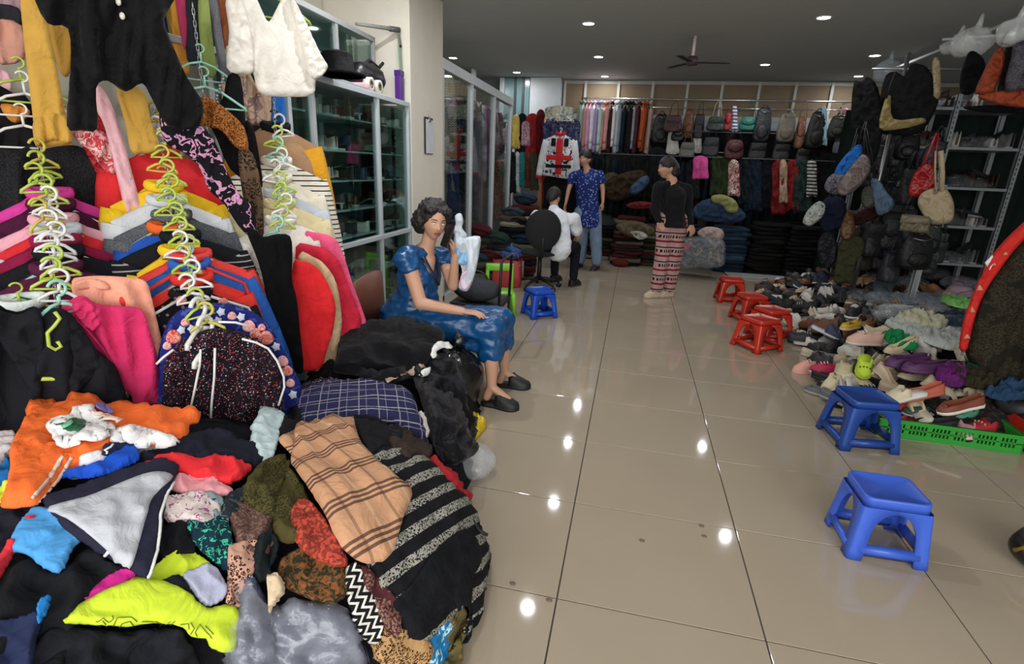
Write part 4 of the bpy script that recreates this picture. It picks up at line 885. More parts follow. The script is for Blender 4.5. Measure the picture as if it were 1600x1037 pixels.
lay('grey_silk_scarf', 'scarf', 'silvery grey scarf left of the olive lace scarf', [(300, 785), (330, 780), (350, 800), (352, 830), (340, 845), (326, 815)], K('7e8c90', 'blotch', '7e8c90', '3a4450', sc=.7), off=.028)
lay('black_scarf', 'scarf', 'black cloth under the floral print skirt', [(252, 822), (290, 826), (304, 862), (296, 872), (252, 878), (246, 850)], K('151519'), off=.02)
gj = lay('track_jacket', 'jacket', 'grey and navy track jacket with white piping spread over the heap', [(70, 800), (88, 790), (148, 770), (211, 745), (253, 735), (276, 742), (277, 752), (262, 792), (253, 820), (249, 853), (230, 912), (204, 903), (160, 880), (108, 846)], K('272638'), off=.05, wr=.008)
decal(gj, 'grey_panel', [(72, 794), (110, 782), (148, 771), (211, 745), (248, 737), (270, 744), (250, 765), (236, 782), (228, 810), (214, 860), (203, 888), (185, 883), (169, 861), (130, 828), (98, 806)], K('b4b7be'), off=.004, puff=.006, wr=.006)
lineon(gj, 'white_piping', [[(274, 748), (258, 775), (250, 800), (248, 830), (244, 860), (229, 908)], [(165, 868), (172, 860)]], .004, WHITEP, off=.006)
lay('white_shorts', 'shorts', 'white crumpled shorts at the left edge behind the orange jacket', [(-20, 690), (10, 682), (30, 690), (24, 715), (0, 735), (-20, 745)], K('c4c0c2'), off=.02)
lay('blue_shorts', 'shorts', 'bright blue cloth with yellow edge at the left picture edge', [(-20, 748), (5, 738), (19, 728), (22, 768), (0, 783), (-20, 790)], K('1478c8'), off=.03)
lay('yellow_cloth', 'cloth', 'yellow and red cloth edge at the left below the blue one', [(-20, 786), (0, 779), (20, 768), (24, 784), (6, 798), (-20, 800)], K('d0d83a'), off=.035)
lay('blue_t_shirt', 't-shirt', 'royal blue cloth tucked under the orange and white jacket', [(98, 764), (139, 748), (169, 737), (181, 716), (211, 714), (218, 735), (194, 750), (165, 762), (130, 766)], K('0c4fc4'), off=.05)
WJ = K('e4e2e2')
oj = lay('sports_jacket', 'jacket', 'orange and white sports jacket with green emblem on top of the heap', [(42, 642), (52, 635), (88, 635), (98, 650), (112, 640), (146, 634), (168, 648), (200, 645), (230, 654), (268, 662), (296, 656), (311, 665), (308, 678), (295, 683), (292, 698), (280, 706), (258, 716), (212, 716), (188, 722), (160, 740), (120, 752), (104, 762), (84, 785), (63, 808), (30, 815), (7, 812), (18, 782), (22, 740), (20, 722), (38, 690), (46, 672)], K('ee6a22', rough=.7), off=.055, puff=.03, wr=.016, ws=.07)
decal(oj, 'white_lining', [(72, 664), (91, 653), (110, 650), (114, 640), (143, 634), (150, 646), (176, 662), (183, 672), (169, 684), (150, 692), (128, 690), (126, 696), (101, 701), (86, 692), (76, 676)], WJ, off=.012, puff=.012, wr=.006)
decal(oj, 'white_lining', [(181, 672), (196, 666), (225, 668), (258, 676), (281, 690), (282, 704), (262, 717), (226, 719), (212, 712), (180, 694), (170, 688)], WJ, off=.008, puff=.014)
decal(oj, 'white_lining', [(126, 712), (150, 704), (160, 706), (180, 714), (160, 738), (122, 750), (108, 748), (122, 732)], WJ, off=.008, puff=.008)
decal(oj, 'waistband', [(157, 706), (166, 694), (210, 693), (214, 700), (210, 715), (160, 714)], K('262a48'), off=.02, puff=.004)
lineon(oj, 'band_edge', [[(161, 712), (162, 704), (168, 696)], [(209, 694), (208, 704), (204, 714)]], .003, WHITEP, off=.028)
em = decal(oj, 'emblem', [(90, 663), (100, 665), (110, 659), (132, 660), (138, 669), (128, 678), (104, 675), (98, 668)], mat('0e5a3a', .5, name='emblem_green'), off=.028, sharp=True, th=.003)
decal(oj, 'emblem_star', [(100, 668), (110, 662), (112, 668), (106, 674)], mat('7cc49a', .5, name='emblem_pale'), off=.033, sharp=True, th=.002)
for a, b in (((98, 712), (50, 778)), ((112, 714), (60, 788))):
    decal(oj, 'sleeve_stripe', ribbon([a, ((a[0]+b[0])/2+4, (a[1]+b[1])/2), b], 5.5), mat('ecd2c0', .7, name='stripe_white'), off=.005, sharp=True)
decal(oj, 'collar_stripe', ribbon([(142, 646), (165, 656), (188, 664)], 4), mat('ecd2c0', .7, name='stripe_white'), off=.03, sharp=True)
q_ = MB().lathe([(0, .004), (.008, .003), (.009, 0)], n=12).build('snap_button', STEEL, oj); p_, n_ = on(oj)(23, 805); q_.location = p_-oj.location+n_*.004
decal(oj, 'lilac_tag', [(148, 635), (160, 633), (178, 644), (172, 650), (150, 642)], K('7a70b0'), off=.02)
# scarf heap
lay('camo_scarf', 'scarf', 'dark patterned scarf at the left side of the scarf heap', [(340, 800), (352, 780), (375, 770), (392, 745), (402, 738), (398, 770), (376, 800), (360, 818), (344, 822)], K('232a30', 'blotch', '232a30', '4a5a5a', sc=.6), off=.03)
lay('tweed_scarf', 'scarf', 'brown tweed scarf below the olive lace one', [(352, 800), (388, 795), (421, 815), (436, 850), (434, 872), (399, 880), (372, 870), (358, 845)], K('5a4238', 'tweed', '7c6058', sc=.8), off=.04)
lay('leopard_scarf', 'scarf', 'pink brown leopard print scarf at the left of the scarf heap', [(346, 866), (370, 856), (392, 858), (396, 890), (376, 920), (372, 950), (344, 948), (348, 900)], K('c89a84', 'leopard', '3a2018', sc=.4), off=.045)
ol = lay('lace_scarf', 'scarf', 'olive green lace scarf left of the tan checked scarf', [(370, 786), (386, 752), (402, 738), (426, 728), (450, 745), (470, 765), (484, 800), (478, 832), (462, 858), (436, 852), (421, 829), (383, 805)], K('4d4724', 'leopard', '2a2818', sc=.3), off=.055, wr=.02)
lay('black_lace_scarf', 'scarf', 'small black cloth below the olive lace scarf', [(392, 850), (431, 846), (440, 860), (434, 888), (402, 917), (380, 906)], K('1c2226'), off=.06)
lay('red_fringe_scarf', 'scarf', 'red woven openwork scarf beside the tan checked one', [(456, 824), (478, 796), (507, 824), (538, 880), (523, 892), (474, 870)], K('7e3024', 'tweed', 'b84434', sc=1.2), off=.06)
lay('paisley_scarf', 'scarf', 'dark gold and teal printed scarf below the checked one', [(444, 880), (480, 862), (500, 866), (528, 886), (548, 910), (520, 944), (469, 930), (440, 910)], K('2e2a1c', 'blotch', '5a4426', '8a4a26', sc=.28), off=.05)
lay('chevron_scarf', 'scarf', 'black and white chevron scarf beneath the striped knit', [(534, 894), (555, 886), (574, 926), (590, 963), (580, 1000), (556, 986), (540, 946)], K('17171a', 'zigzag', 'd8d4cc', sc=.8), off=.055, uv=((540, 900), (585, 980)))
lay('maroon_scarf', 'scarf', 'maroon patterned scarf strip beneath the striped knit', [(553, 892), (574, 896), (612, 947), (602, 990), (578, 955)], K('4a2428', 'leopard', '8a6a58', sc=.32), off=.06)
lay('animal_scarf', 'scarf', 'yellow brown animal print scarf at the bottom of the scarf heap', [(582, 962), (610, 970), (657, 994), (662, 1020), (630, 1036), (575, 1020)], K('b89060', 'leopard', '2c1c12', sc=.36), off=.05)
lay('blue_print_scarf', 'scarf', 'aqua and white printed cloth at the bottom right of the heap', [(655, 985), (686, 955), (695, 980), (690, 1020), (662, 1060), (648, 1060)], K('1a7ab8', 'blotch', '1a7ab8', 'bfe4e0', sc=.6), off=.03)
lay('olive_shawl', 'scarf', 'olive gold pleated shawl hanging at the right side of the heap', [(686, 945), (712, 938), (722, 985), (720, 1060), (694, 1060)], K('5c5134', 'stripe', '76683e', sc=.25), off=.03)
fb = lay('plastic_bag', 'bag', 'clear plastic bag of dark clothes at the bottom of the scarf heap', [(368, 915), (385, 905), (410, 945), (440, 948), (458, 937), (500, 945), (540, 952), (562, 1000), (560, 1060), (366, 1060)], mat('3c425a', .2, spec=1, name='film_over_navy_cloth', var=.06, bump=.9, bscale=30), off=.03, puff=.035, wr=.014)
o_ = patch('clear_film', [(364, 912), (385, 902), (410, 942), (440, 945), (458, 934), (500, 942), (543, 950), (566, 1000), (562, 1060), (362, 1060)], plastic_film('c8ccd8', .13), on(fb), off=.012, puff=.01, wr=.012, ws=.04, parent=fb)
lay('fur_hat', 'hat', 'small beige fleece cloth on the clear plastic bag', [(399, 918), (420, 908), (444, 908), (452, 926), (440, 942), (424, 957), (406, 940)], K('cbb698', rough=1, sheen=.6), off=.09, puff=.03)
lay('mint_strip', 'cloth', 'folded pale mint cloth with scalloped edge beside the floral jacket', [(437, 628), (437, 650), (428, 690), (417, 734), (398, 728), (394, 715), (384, 708), (388, 690), (386, 680), (396, 664), (398, 652), (402, 640)], K('bfd2d4'), off=.045)
lay('black_skirt', 'skirt', 'black folded cloth between mint strip and navy check shirt', [(436, 628), (466, 630), (484, 684), (450, 700), (424, 700), (430, 670)], K('1a1a1f'), off=.04)
lay('floral_blouse', 'blouse', 'dark floral top above the navy checked shirt', [(452, 616), (480, 603), (530, 600), (552, 606), (540, 620), (490, 628), (462, 632)], K('24202e', 'floral', 'a8a0b0', sc=.6), off=.03)
ck = lay('checked_shirt', 'shirt', 'navy blue checked shirt with thin pale lines on the heap', [(464, 632), (500, 612), (566, 604), (600, 610), (632, 620), (648, 650), (660, 690), (658, 704), (640, 692), (612, 672), (580, 668), (544, 668), (500, 682), (482, 684), (472, 657)], K('28294c', 'check', 'b8b4bc', sc=1.0), off=.05, uv=((470, 650), (640, 640)), wd=((470, 650), (640, 650)))
lay('black_vest', 'blouse', 'black cloth between checked shirt and tan scarf', [(545, 670), (576, 664), (614, 682), (621, 706), (592, 724), (574, 736), (556, 700)], K('17181c'), off=.065)
lay('brown_knit', 'sweater', 'dark brown knitted cloth above the striped shawl', [(596, 690), (622, 676), (650, 700), (662, 726), (640, 740), (606, 722)], K('3a2e28'), off=.06)
lay('red_shawl', 'scarf', 'deep red cloth edge at the right of the scarf heap', [(660, 726), (684, 741), (729, 780), (732, 806), (711, 788), (668, 745)], K('a8202a'), off=.05)
st = lay('striped_shawl', 'shawl', 'black knitted shawl with silver melange stripes on the heap', [(571, 736), (590, 712), (616, 716), (657, 732), (689, 768), (727, 800), (748, 850), (752, 880), (736, 912), (738, 996), (716, 1003), (709, 940), (641, 998), (606, 957), (584, 926), (564, 888), (590, 866), (618, 818), (625, 781), (600, 762)], K('17171b', 'knit', '9c9a8e', sc=1.0), off=.06, uv=((571, 850), (700, 775)), wr=.012)
decal(st, 'plain_end', [(684, 855), (727, 826), (748, 851), (751, 878), (736, 912), (737, 994), (716, 1001), (709, 938), (641, 996), (606, 955), (640, 915)], K('16171b'), off=.006)
ch = lay('checked_scarf', 'scarf', 'tan checked wool scarf with dark lines draped on top', [(420, 711), (440, 698), (464, 687), (500, 676), (541, 672), (552, 690), (564, 722), (590, 750), (612, 768), (628, 784), (620, 813), (600, 867), (584, 884), (555, 886), (528, 867), (512, 834), (490, 797), (458, 752), (436, 732)], K('c2926e', 'plaid', '4a3230', 'dcb898', sc=.95), off=.085, uv=((470, 760), (590, 715)), wr=.012, wd=((450, 700), (580, 870)))
lay('tassel', 'scarf', 'brown tasselled cloth end at the right edge of the scarf heap', [(736, 895), (752, 880), (758, 900), (750, 925), (738, 925)], K('4a3828'), off=.04)
q_ = MB().tube([atd(738, 812, 1.95), atd(748, 828, 1.93), atd(762, 836, 1.92)], .006, 6).build('strap_end', DARK); tag(q_, 'thin black strap end poking out of the scarf heap to the right', 'strap')
# black clothes and bags behind
lay('black_coat', 'coat', 'large black coat lying on the heap behind the checked shirt', [(515, 535), (540, 520), (562, 502), (600, 500), (643, 506), (684, 528), (686, 548), (664, 570), (645, 596), (600, 612), (560, 600), (530, 588), (536, 560)], K('111114', rough=1, sheen=.3), off=.05, puff=.04, wr=.03, ws=.15)
lay('black_skirt', 'skirt', 'black cloth under the red padded jacket at the heap', [(455, 570), (523, 566), (534, 592), (500, 602), (462, 600)], K('121215'), off=.02)
lay('beige_strap', 'strap', 'beige folded strap across the black coat', ribbon([(602, 612), (632, 594), (656, 578)], 9), K('b09684'), off=.075, sharp=True, puff=.004)
lay('black_fur', 'coat', 'crumpled shiny black clothes between coat and rubbish bag', [(640, 585), (664, 566), (690, 560), (712, 590), (722, 640), (738, 657), (744, 690), (720, 718), (690, 728), (668, 700), (656, 650)], K('131317', rough=.45, sheen=.2), off=.05, puff=.03, wr=.03, ws=.1)
lay('white_label', 'label', 'white folded tag on the black clothes', [(664, 568), (672, 553), (688, 552), (692, 560), (676, 560), (670, 572)], WHITEP, off=.1, puff=.004)
lay('white_label', 'label', 'second white tag just below on the black clothes', [(645, 598), (650, 590), (662, 585), (658, 595), (648, 603)], WHITEP, off=.1, puff=.004)
lay('white_cloth', 'cloth', 'small white cloth right of the checked shirt', [(648, 652), (668, 660), (662, 690), (654, 700)], K('c6bfb8'), off=.03)
rb = thing('rubbish_bag', 'shiny black plastic bag beside the seated woman\'s legs', 'bag', (-1.0, 2.93, 0)); b_ = MB().ball((0, 0, .21), .215, 30, 20, (.95, .9, 1.0))
for v_ in b_.v:
    a_ = math.atan2(v_.y, v_.x); v_ *= 1+.05*noise.noise(v_*9)+.03*math.sin(a_*11+v_.z*9)*sm((v_.z-.15)*4); v_.z = max(0, v_.z)
b_.build('bag_body', mat('0d0e10', .22, spec=.8, name='shiny_black_plastic', bump=.6, bscale=22), rb)
MB().tube([(0, 0, .40), (.02, 0, .45), (.06, .02, .5)], [.03, .02, .05], 9).build('knotted_top', mat('0d0e10', .22, spec=.8, name='shiny_black_plastic', bump=.6, bscale=22), rb)
FLR = lambda x, y: (atz(x, y, 0), V((0, -.25, 1)).normalized())
patch('yellow_bag', [(724, 647), (745, 655), (760, 664), (754, 676), (738, 690), (732, 674), (726, 660)], mat('e2c214', .35, name='yellow_plastic_bag'), FLR, 'crumpled yellow plastic bag on the floor beside the black clothes', 'bag', off=.02, puff=.035, wr=.03, ws=.03, th=.02)
cb = thing('clear_bag', 'crumpled clear plastic bag on the floor by the scarf heap', 'bag', atz(735, 735, 0)); b_ = MB().ball((0, 0, 0), .14, 24, 16, (1.0, .8, .62))
for v_ in b_.v: v_ *= 1+.22*noise.noise(v_*13); v_.z = max(0, v_.z+.06)
b_.build('film', plastic_film('dfe3e6', .34), cb)
MB().tube([(-.1, 0, .08), (-.2, .02, .1), (-.26, .02, .04)], [.05, .03, .05], 9).build('film_end', plastic_film('dfe3e6', .34), cb)
# ------------------------------------------------------------------ people: one fused skin surface, clothes and hair as children
def fuse(mb, name, m, parent, vox=.009, it=3, disp=None, fac=.5):
    o = mb.build('tmp', m, None, fix=False); q = o.modifiers.new('r', 'REMESH'); q.mode = 'VOXEL'; q.voxel_size = vox; q.use_smooth_shade = True
    s_ = o.modifiers.new('s', 'SMOOTH'); s_.factor = fac; s_.iterations = it
    bpy.context.view_layer.update(); me = bpy.data.meshes.new_from_object(o.evaluated_get(bpy.context.evaluated_depsgraph_get())); bpy.data.objects.remove(o)
    if disp:
        nn = [v.normal.copy() for v in me.vertices]
        for v, n in zip(me.vertices, nn): v.co += n*disp(v.co)
    ul = me.uv_layers.new(name='uv')
    for lp in me.loops: p = me.vertices[lp.vertex_index].co; ul.data[lp.index].uv = (p.x+p.y*.7, p.z)
    me.shade_smooth()
    if not me.materials: me.materials.append(m)
    o = bpy.data.objects.new(name, me); C.objects.link(o)
    if parent: o.parent = parent; o.matrix_parent_inverse = Matrix.Translation(-parent.location)
    return o
def frame(fd, pitch=0, roll=0):
    """columns: right, back, up for a head whose local front is -y"""
    fd = V(fd).normalized(); y = -fd; x = y.cross(V((0, 0, 1))).normalized(); z = x.cross(y).normalized()
    return Matrix((x, y, z)).transposed() @ Matrix.Rotation(pitch, 3, 'X') @ Matrix.Rotation(roll, 3, 'Y')
def head_mb(mb, c, M_, s=1.0):
    o = len(mb.v); mb.ball((0, 0, 0), 1, 32, 24)
    for i in range(o, len(mb.v)):
        x, y, z = mb.v[i]; X, Y, Z = x*.074, y*.092, z*.112
        if z < 0: X *= 1-.36*abs(z)**1.6; Y = Y*(1-.12*abs(z)) - .012*abs(z) if y < 0 else Y*(1-.45*abs(z)**1.3)
        if y < 0:
            for sx in (-1, 1):
                g = math.exp(-(((X-sx*.031)/.019)**2+((Z-.006)/.014)**2)); Y += .010*g
                g = math.exp(-(((X-sx*.038)/.02)**2+((Z+.022)/.018)**2)); Y -= .004*g
            Y -= .005*math.exp(-((X/.03)**2+((Z+.052)/.014)**2)); Y -= .007*math.exp(-((X/.02)**2+((Z+.092)/.014)**2))
        mb.v[i] = V((X, Y, Z))
    mb.cap((0, -.083, .012), (0, -.102, -.024), .006, .0105, 10); mb.ball((-.009, -.094, -.028), .0075, 8, 6); mb.ball((.009, -.094, -.028), .0075, 8, 6)
    for sx in (-1, 1): mb.ball((sx*.076, .008, -.008), .03, 12, 8, (.32, .6, 1.0))
    for i in range(o, len(mb.v)): mb.v[i] = c+M_@(mb.v[i]*s)
def face(par, c, M_, s=1.0, lip='a8504a', small=False, brow='2a1c18', mouth_open=.0):
    def put(o): o.matrix_parent_inverse = Matrix.Translation(-par.location); return o
    def T_(mb):
        mb.v = [c+M_@(v*s) for v in mb.v]; return mb
    for sx in (-1, 1):
        e = put(T_(MB().ball((sx*.031, -.0745, .005), .0115, 12, 8, (1.1, .7, .42))).build('eye', mat('e6e0dc', .25, name='eye_white'), par))
        put(T_(MB().ball((sx*.031, -.0822, .004), .0062, 10, 6, (1, .45, .7))).build('iris', mat('1c120e', .15, name='dark_iris'), e)) 
        put(T_(MB().tube([(sx*.018, -.083, .013), (sx*.031, -.0855, .0165), (sx*.045, -.078, .012)], .0018, 5)).build('eyelid', mat('3a2620', .5, name='lash'), par))
        put(T_(MB().tube([(sx*.014, -.089, .027), (sx*.031, -.0895, .033), (sx*.05, -.077, .027)], [.002, .0032, .0015], 5)).build('eyebrow', mat(brow, .8, name='brow_hair'), par))
    m1 = MB().tube([(-.022, -.083, -.055), (-.008, -.0935, -.0505), (0, -.0935, -.052), (.008, -.0935, -.0505), (.022, -.083, -.055)], [.002, .0045, .004, .0045, .002], 7)
    m1.tube([(-.02, -.083, -.057-mouth_open), (0, -.0935, -.0625-mouth_open), (.02, -.083, -.057-mouth_open)], [.002, .0055, .002], 7); put(T_(m1).build('lips', mat(lip, .4, name='lips'), par))
def hand_mb(mb, w, d, n, th, curl=.5, s=1.0, spread=.10):
    """w wrist, d direction of the fingers, n back-of-hand normal, th thumb side; curl bends toward -n"""
    d = V(d).normalized(); n = V(n); n = (n-d*n.dot(d)).normalized(); t = V(th); t = (t-d*t.dot(d)-n*t.dot(n)).normalized()
    K_ = w+d*.085*s
    for i, (q, ln) in enumerate(((.032, .068), (.011, .076), (-.011, .071), (-.031, .056))):
        a = K_+t*q*s-d*abs(q-.01)*.2*s; mb.cap(w+t*q*.6*s+d*.012*s, a, .0125*s, .0105*s, 8); p = a; dd = (d+t*q*spread*12*.25).normalized(); ax = n
        for k, (f, r0) in enumerate(((.45, .0092), (.31, .0083), (.24, .0074))):
            ang = curl*(.7+.5*k)*(.9+.12*i); cum = curl*(.7)*(1) if k == 0 else cum+ang*.75; v_ = dd*math.cos(cum)-ax*math.sin(cum); q2 = p+v_*ln*f*s; mb.cap(p, q2, r0*s, (r0-.0008)*s, 8); p = q2
    b = w+d*.025*s+t*.022*s; p1 = b+(d*.6+t*.75-n*.3).normalized()*.038*s; p2 = p1+(d*.85+t*.35-n*.45*curl).normalized()*.03*s; p3 = p2+(d*.95+t*.05-n*.7*curl).normalized()*.024*s
    mb.cap(b, p1, .0135*s, .0105*s, 8); mb.cap(p1, p2, .0105*s, .009*s, 8); mb.cap(p2, p3, .009*s, .0075*s, 8)
SKIN = mat('c99a7e', .5, name='skin', var=.04); SKIN2 = mat('b88a70', .5, name='skin', var=.04); HAIR = mat('1d1413', .55, name='dark_hair', bump=.6, bscale=90)
def hairball(par, c, M_, lumps, r_curl=0, n_c=0, seed=1, clip=None, m=HAIR, vox=.007):
    mb = MB()
    for (x, y, z, r, sc) in lumps: mb.ball((x, y, z), r, 16, 10, sc)
    rn = random.Random(seed)
    for i in range(n_c):
        x, y, z, r, sc = rn.choice(lumps); a = rn.uniform(0, 2*PI); b = rn.uniform(-.6, 1.3); q = V((math.cos(a)*math.cos(b)*sc[0], math.sin(a)*math.cos(b)*sc[1], math.sin(b)*sc[2]))*r*rn.uniform(.92, 1.03)
        q += V((x, y, z))
        if clip and clip(q): continue
        mb.ball(q, r_curl*rn.uniform(.7, 1.3), 8, 6)
    mb.v = [c+M_@v for v in mb.v]
    return fuse(mb, 'hair', m, par, vox, 1, disp=lambda p: .003*noise.noise(p*90))

# the seated woman on the phone
sw = thing('person', 'woman in a shiny blue dress sitting on a chair and talking on a phone', 'person', (-1.30, 3.25, 0))
P = {k: aty(*v) for k, v in dict(head=(678, 346, 3.25), neck=(664, 392, 3.28), chest=(655, 425, 3.27), belly=(652, 470, 3.26), shN=(636, 402, 3.12), elN=(657, 474, 3.02), wrN=(722, 486, 3.06), shF=(690, 398, 3.42), elF=(708, 446, 3.30), wrF=(711, 400, 3.24), pel=(636, 500, 3.24), hipN=(640, 508, 3.15), hipF=(652, 500, 3.38), kneeN=(768, 504, 3.13), kneeF=(784, 492, 3.40), ankN=(768, 604, 3.08), ankF=(788, 580, 3.42)).items()}
HM = frame((.66, -.75, 0), .16, .10)
b = MB(); head_mb(b, P['head'], HM, 1.0)
b.cap(P['neck']+V((0, 0, -.02)), P['head']+V((-.02, .02, -.05)), .052, .047); b.cap(P['chest'], P['neck'], .085, .065, 14)
b.cap(P['neck']+V((.03, -.02, -.05)), P['chest']+V((.06, -.03, -.0)), .05, .05)
b.cap(P['shN'].lerp(P['elN'], .08), P['elN'], .05, .043, 14); b.cap(P['elN'], P['wrN'], .042, .027, 14); b.cap(P['shF'], P['elF'], .046, .037, 14); b.cap(P['elF'], P['wrF'], .037, .024, 14)
b.cap(P['shN']+V((0, 0, -.012)), P['neck']+V((-.02, 0, -.03)), .04, .04); b.cap(P['shF']+V((0, 0, -.012)), P['neck']+V((-.02, 0, -.03)), .04, .04)
hand_mb(b, P['wrN'], V((1, .05, -.03)), V((0, 0, 1)), V((.1, .9, 0)), .28)
fd_ = P['wrF']+V((-.01, .0, .0)); hand_mb(b, fd_, V((-.10, -.03, 1)), V((.75, .5, 0)), V((-.3, -.8, .1)), .75)
for s_, kn in (('N', 'kneeN'), ('F', 'kneeF')):
    k_ = P[kn]; a_ = P['ank'+s_]; b.cap(P['hip'+s_], k_+V((0, 0, -.05)), .07, .055, 14); b.cap(k_+V((0, 0, -.07)), a_.lerp(k_, .62), .054, .056, 14); b.cap(a_.lerp(k_, .62), a_, .056, .033, 14)
    b.cap(a_, a_+V((.12, -.01, -.07)), .034, .026, 10, .8, (0, 0, 1)); b.cap(a_, a_+V((-.03, 0, -.075)), .032, .028, 10)
fuse(b, 'body', SKIN, sw, .0065, 3)
face(sw, P['head'], HM, 1.0, mouth_open=.004)
hairball(sw, P['head'], HM, [(0, .03, .04, .108, (1.0, .97, .97)), (-.085, .035, -.01, .05, (.9, 1, 1.5)), (.076, .04, -.01, .042, (.8, 1, 1.5)), (-.065, .06, -.06, .042, (.9, 1, 1)), (.055, .065, -.06, .042, (1, 1, 1)), (0, .085, -.04, .07, (1.2, .7, 1.1)), (-.05, -.045, .078, .034, (1.1, .9, .6)), (.045, -.045, .08, .034, (1.1, .9, .6))], .012, 260, 3, clip=lambda q: q.y < -.045 and q.z < .062, vox=.006)
DB = mat('0c4f86', .34, spec=.6, name='blue_satin', var=.12, bump=.25, bscale=18)
d_ = MB(); up_ = V((0, 0, 1))
d_.cap(P['belly'], P['chest']+V((-.01, 0, -.02)), .15, .148, 20, .85, (1, 0, 0)); d_.cap(P['pel']+V((-.01, 0, 0)), P['belly'], .175, .148, 20)
d_.cap(P['shN']+V((-.01, .01, -.006)), P['neck']+V((-.03, -.01, -.035)), .072, .07, 14); d_.cap(P['shF']+V((-.01, -.01, -.006)), P['neck']+V((-.03, .03, -.03)), .066, .066, 14)
d_.cap(P['shN']+V((-.01, -.01, -.01)), P['shN'].lerp(P['elN'], .2), .068, .062, 14); d_.cap(P['shF']+V((0, .01, -.01)), P['shF'].lerp(P['elF'], .25), .058, .052, 14)
d_.cap(P['chest']+V((.03, -.06, -.03)), P['chest']+V((.0, -.05, -.05)), .08, .07, 12); d_.cap(P['chest']+V((.04, .06, -.03)), P['chest'], .08, .07, 12)
for s_ in 'NF':
    h_ = P['hip'+s_]; k_ = P['knee'+s_]; d_.cap(h_, k_+V((0, 0, -.035)), .115, .088, 18); d_.cap(k_+V((-.005, 0, -.04)), k_+V((.0, 0, -.20)), .082, .085, 18); d_.cap(h_.lerp(k_, .5)+V((0, 0, -.05)), k_+V((-.10, 0, -.16)), .07, .05, 16)
d_.cap(P['hipN'].lerp(P['hipF'], .5), P['kneeN'].lerp(P['kneeF'], .5)+V((0, 0, -.05)), .12, .085, 16); d_.cap(P['kneeN']+V((-.03, 0, -.14)), P['kneeF']+V((-.03, 0, -.14)), .055, .055, 12)
def dfold(p):
    q = V((p.x*5, p.y*15, p.z*16)) if p.z > .62 else V((p.x*7, p.y*18+p.z*5, p.z*9)); return .011*(1-abs(noise.noise(q))*2.6)+.006*noise.noise(p*32)
fuse(d_, 'dress', DB, sw, .010, 3, dfold)
def link_(o, par): o.matrix_parent_inverse = Matrix.Translation(-par.location); return o
n0 = P['neck']
link_(MB().tube([n0+V((-.05, .02, .015)), n0+V((-.01, -.062, .012)), n0+V((.05, -.1, -.06)), n0+V((.10, -.085, -.15)), n0+V((.115, -.06, -.21))], [.012, .014, .014, .012, .008], 8, flat=.5).build('neckband', mat('141c30', .4, name='dark_satin'), sw), sw)
link_(MB().tube([n0+V((-.04, .04, .012)), n0+V((.03, .05, .0)), n0+V((.085, .02, -.07)), n0+V((.112, -.02, -.15)), n0+V((.117, -.055, -.21))], [.012, .013, .013, .012, .008], 8, flat=.5).build('neckband', mat('141c30', .4, name='dark_satin'), sw), sw)
link_(MB().ball(P['head']+HM@V((-.08, .004, -.035)), .006, 10, 8).build('earring', mat('f0ece6', .15, name='pearl'), sw), sw)
CLG = mat('1c1e20', .55, name='black_rubber')
def clog_on(par, ank, dr):
    m_ = shoe_proto('clog'); fd2 = math.atan2(dr.y, dr.x)+PI/2
    for me, nm in zip(m_, ('clog_sole', 'clog_upper')):
        o = bpy.data.objects.new(nm, me); C.objects.link(o); o.parent = par; o.rotation_euler.z = fd2; o.scale = (1.05, 1.05, 1.05); q = ank+dr*.065-par.location; o.location = (q.x, q.y, 0); recolor(o, CLG)
clog_on(sw, P['ankN'], V((1, -.12, 0)).normalized()); clog_on(sw, P['ankF'], V((1, .02, 0)).normalized())
ph = thing('mobile_phone', 'black mobile phone held at the seated woman\'s ear', 'phone', aty(699, 369, 3.16)); ph.rotation_euler = (.35, -.12, math.atan2(HM.col[1].y, HM.col[1].x)+.25)
MB().box((-.036, -.005, -.07), (.036, .005, .07)).build('case', mat('151518', .3, name='phone_case'), ph, False, .004); MB().box((-.032, -.0062, -.064), (.032, -.0045, .064)).build('screen', mat('0a0a0c', .05, name='phone_glass'), ph, False, .001)
# her chair
ch_ = thing('chair', 'brown chair with black legs under the woman in blue', 'chair', (-1.42, 3.24, 0)); BR = mat('6e4030', .45, name='brown_chair_back')
MB().box((-.21, -.21, .36), (.25, .21, .395)).build('seat', mat('2a2422', .6, name='seat_vinyl'), ch_, bevel=.012)
b_ = MB(); n_ = 12
for i in range(n_+1):
    a = -1+2*i/n_; 
    for z in (.42, .6, .74+.05*(1-a*a)):
        for dx in (0, .022): b_.v.append(V((-.24+.05*a*a*-1+dx-.06*(z-.4), a*.22, z)))
for i in range(n_):
    o = i*6; p = o+6
    b_.f += [(o, p, p+2, o+2), (o+2, p+2, p+4, o+4), (o+1, o+3, p+3, p+1), (o+3, o+5, p+5, p+3), (o+4, p+4, p+5, o+5), (o, o+1, p+1, p)]
b_.f += [(0, 2, 3, 1), (2, 4, 5, 3)]; o = n_*6; b_.f += [(o, o+1, o+3, o+2), (o+2, o+3, o+5, o+4)]
b_.build('backrest', BR, ch_)
for x in (-.18, .22):
    for y in (-.19, .19): MB().tube([(x, y, .37), (x*1.1, y*1.1, 0)], .013, 8).build('leg', DARK, ch_)
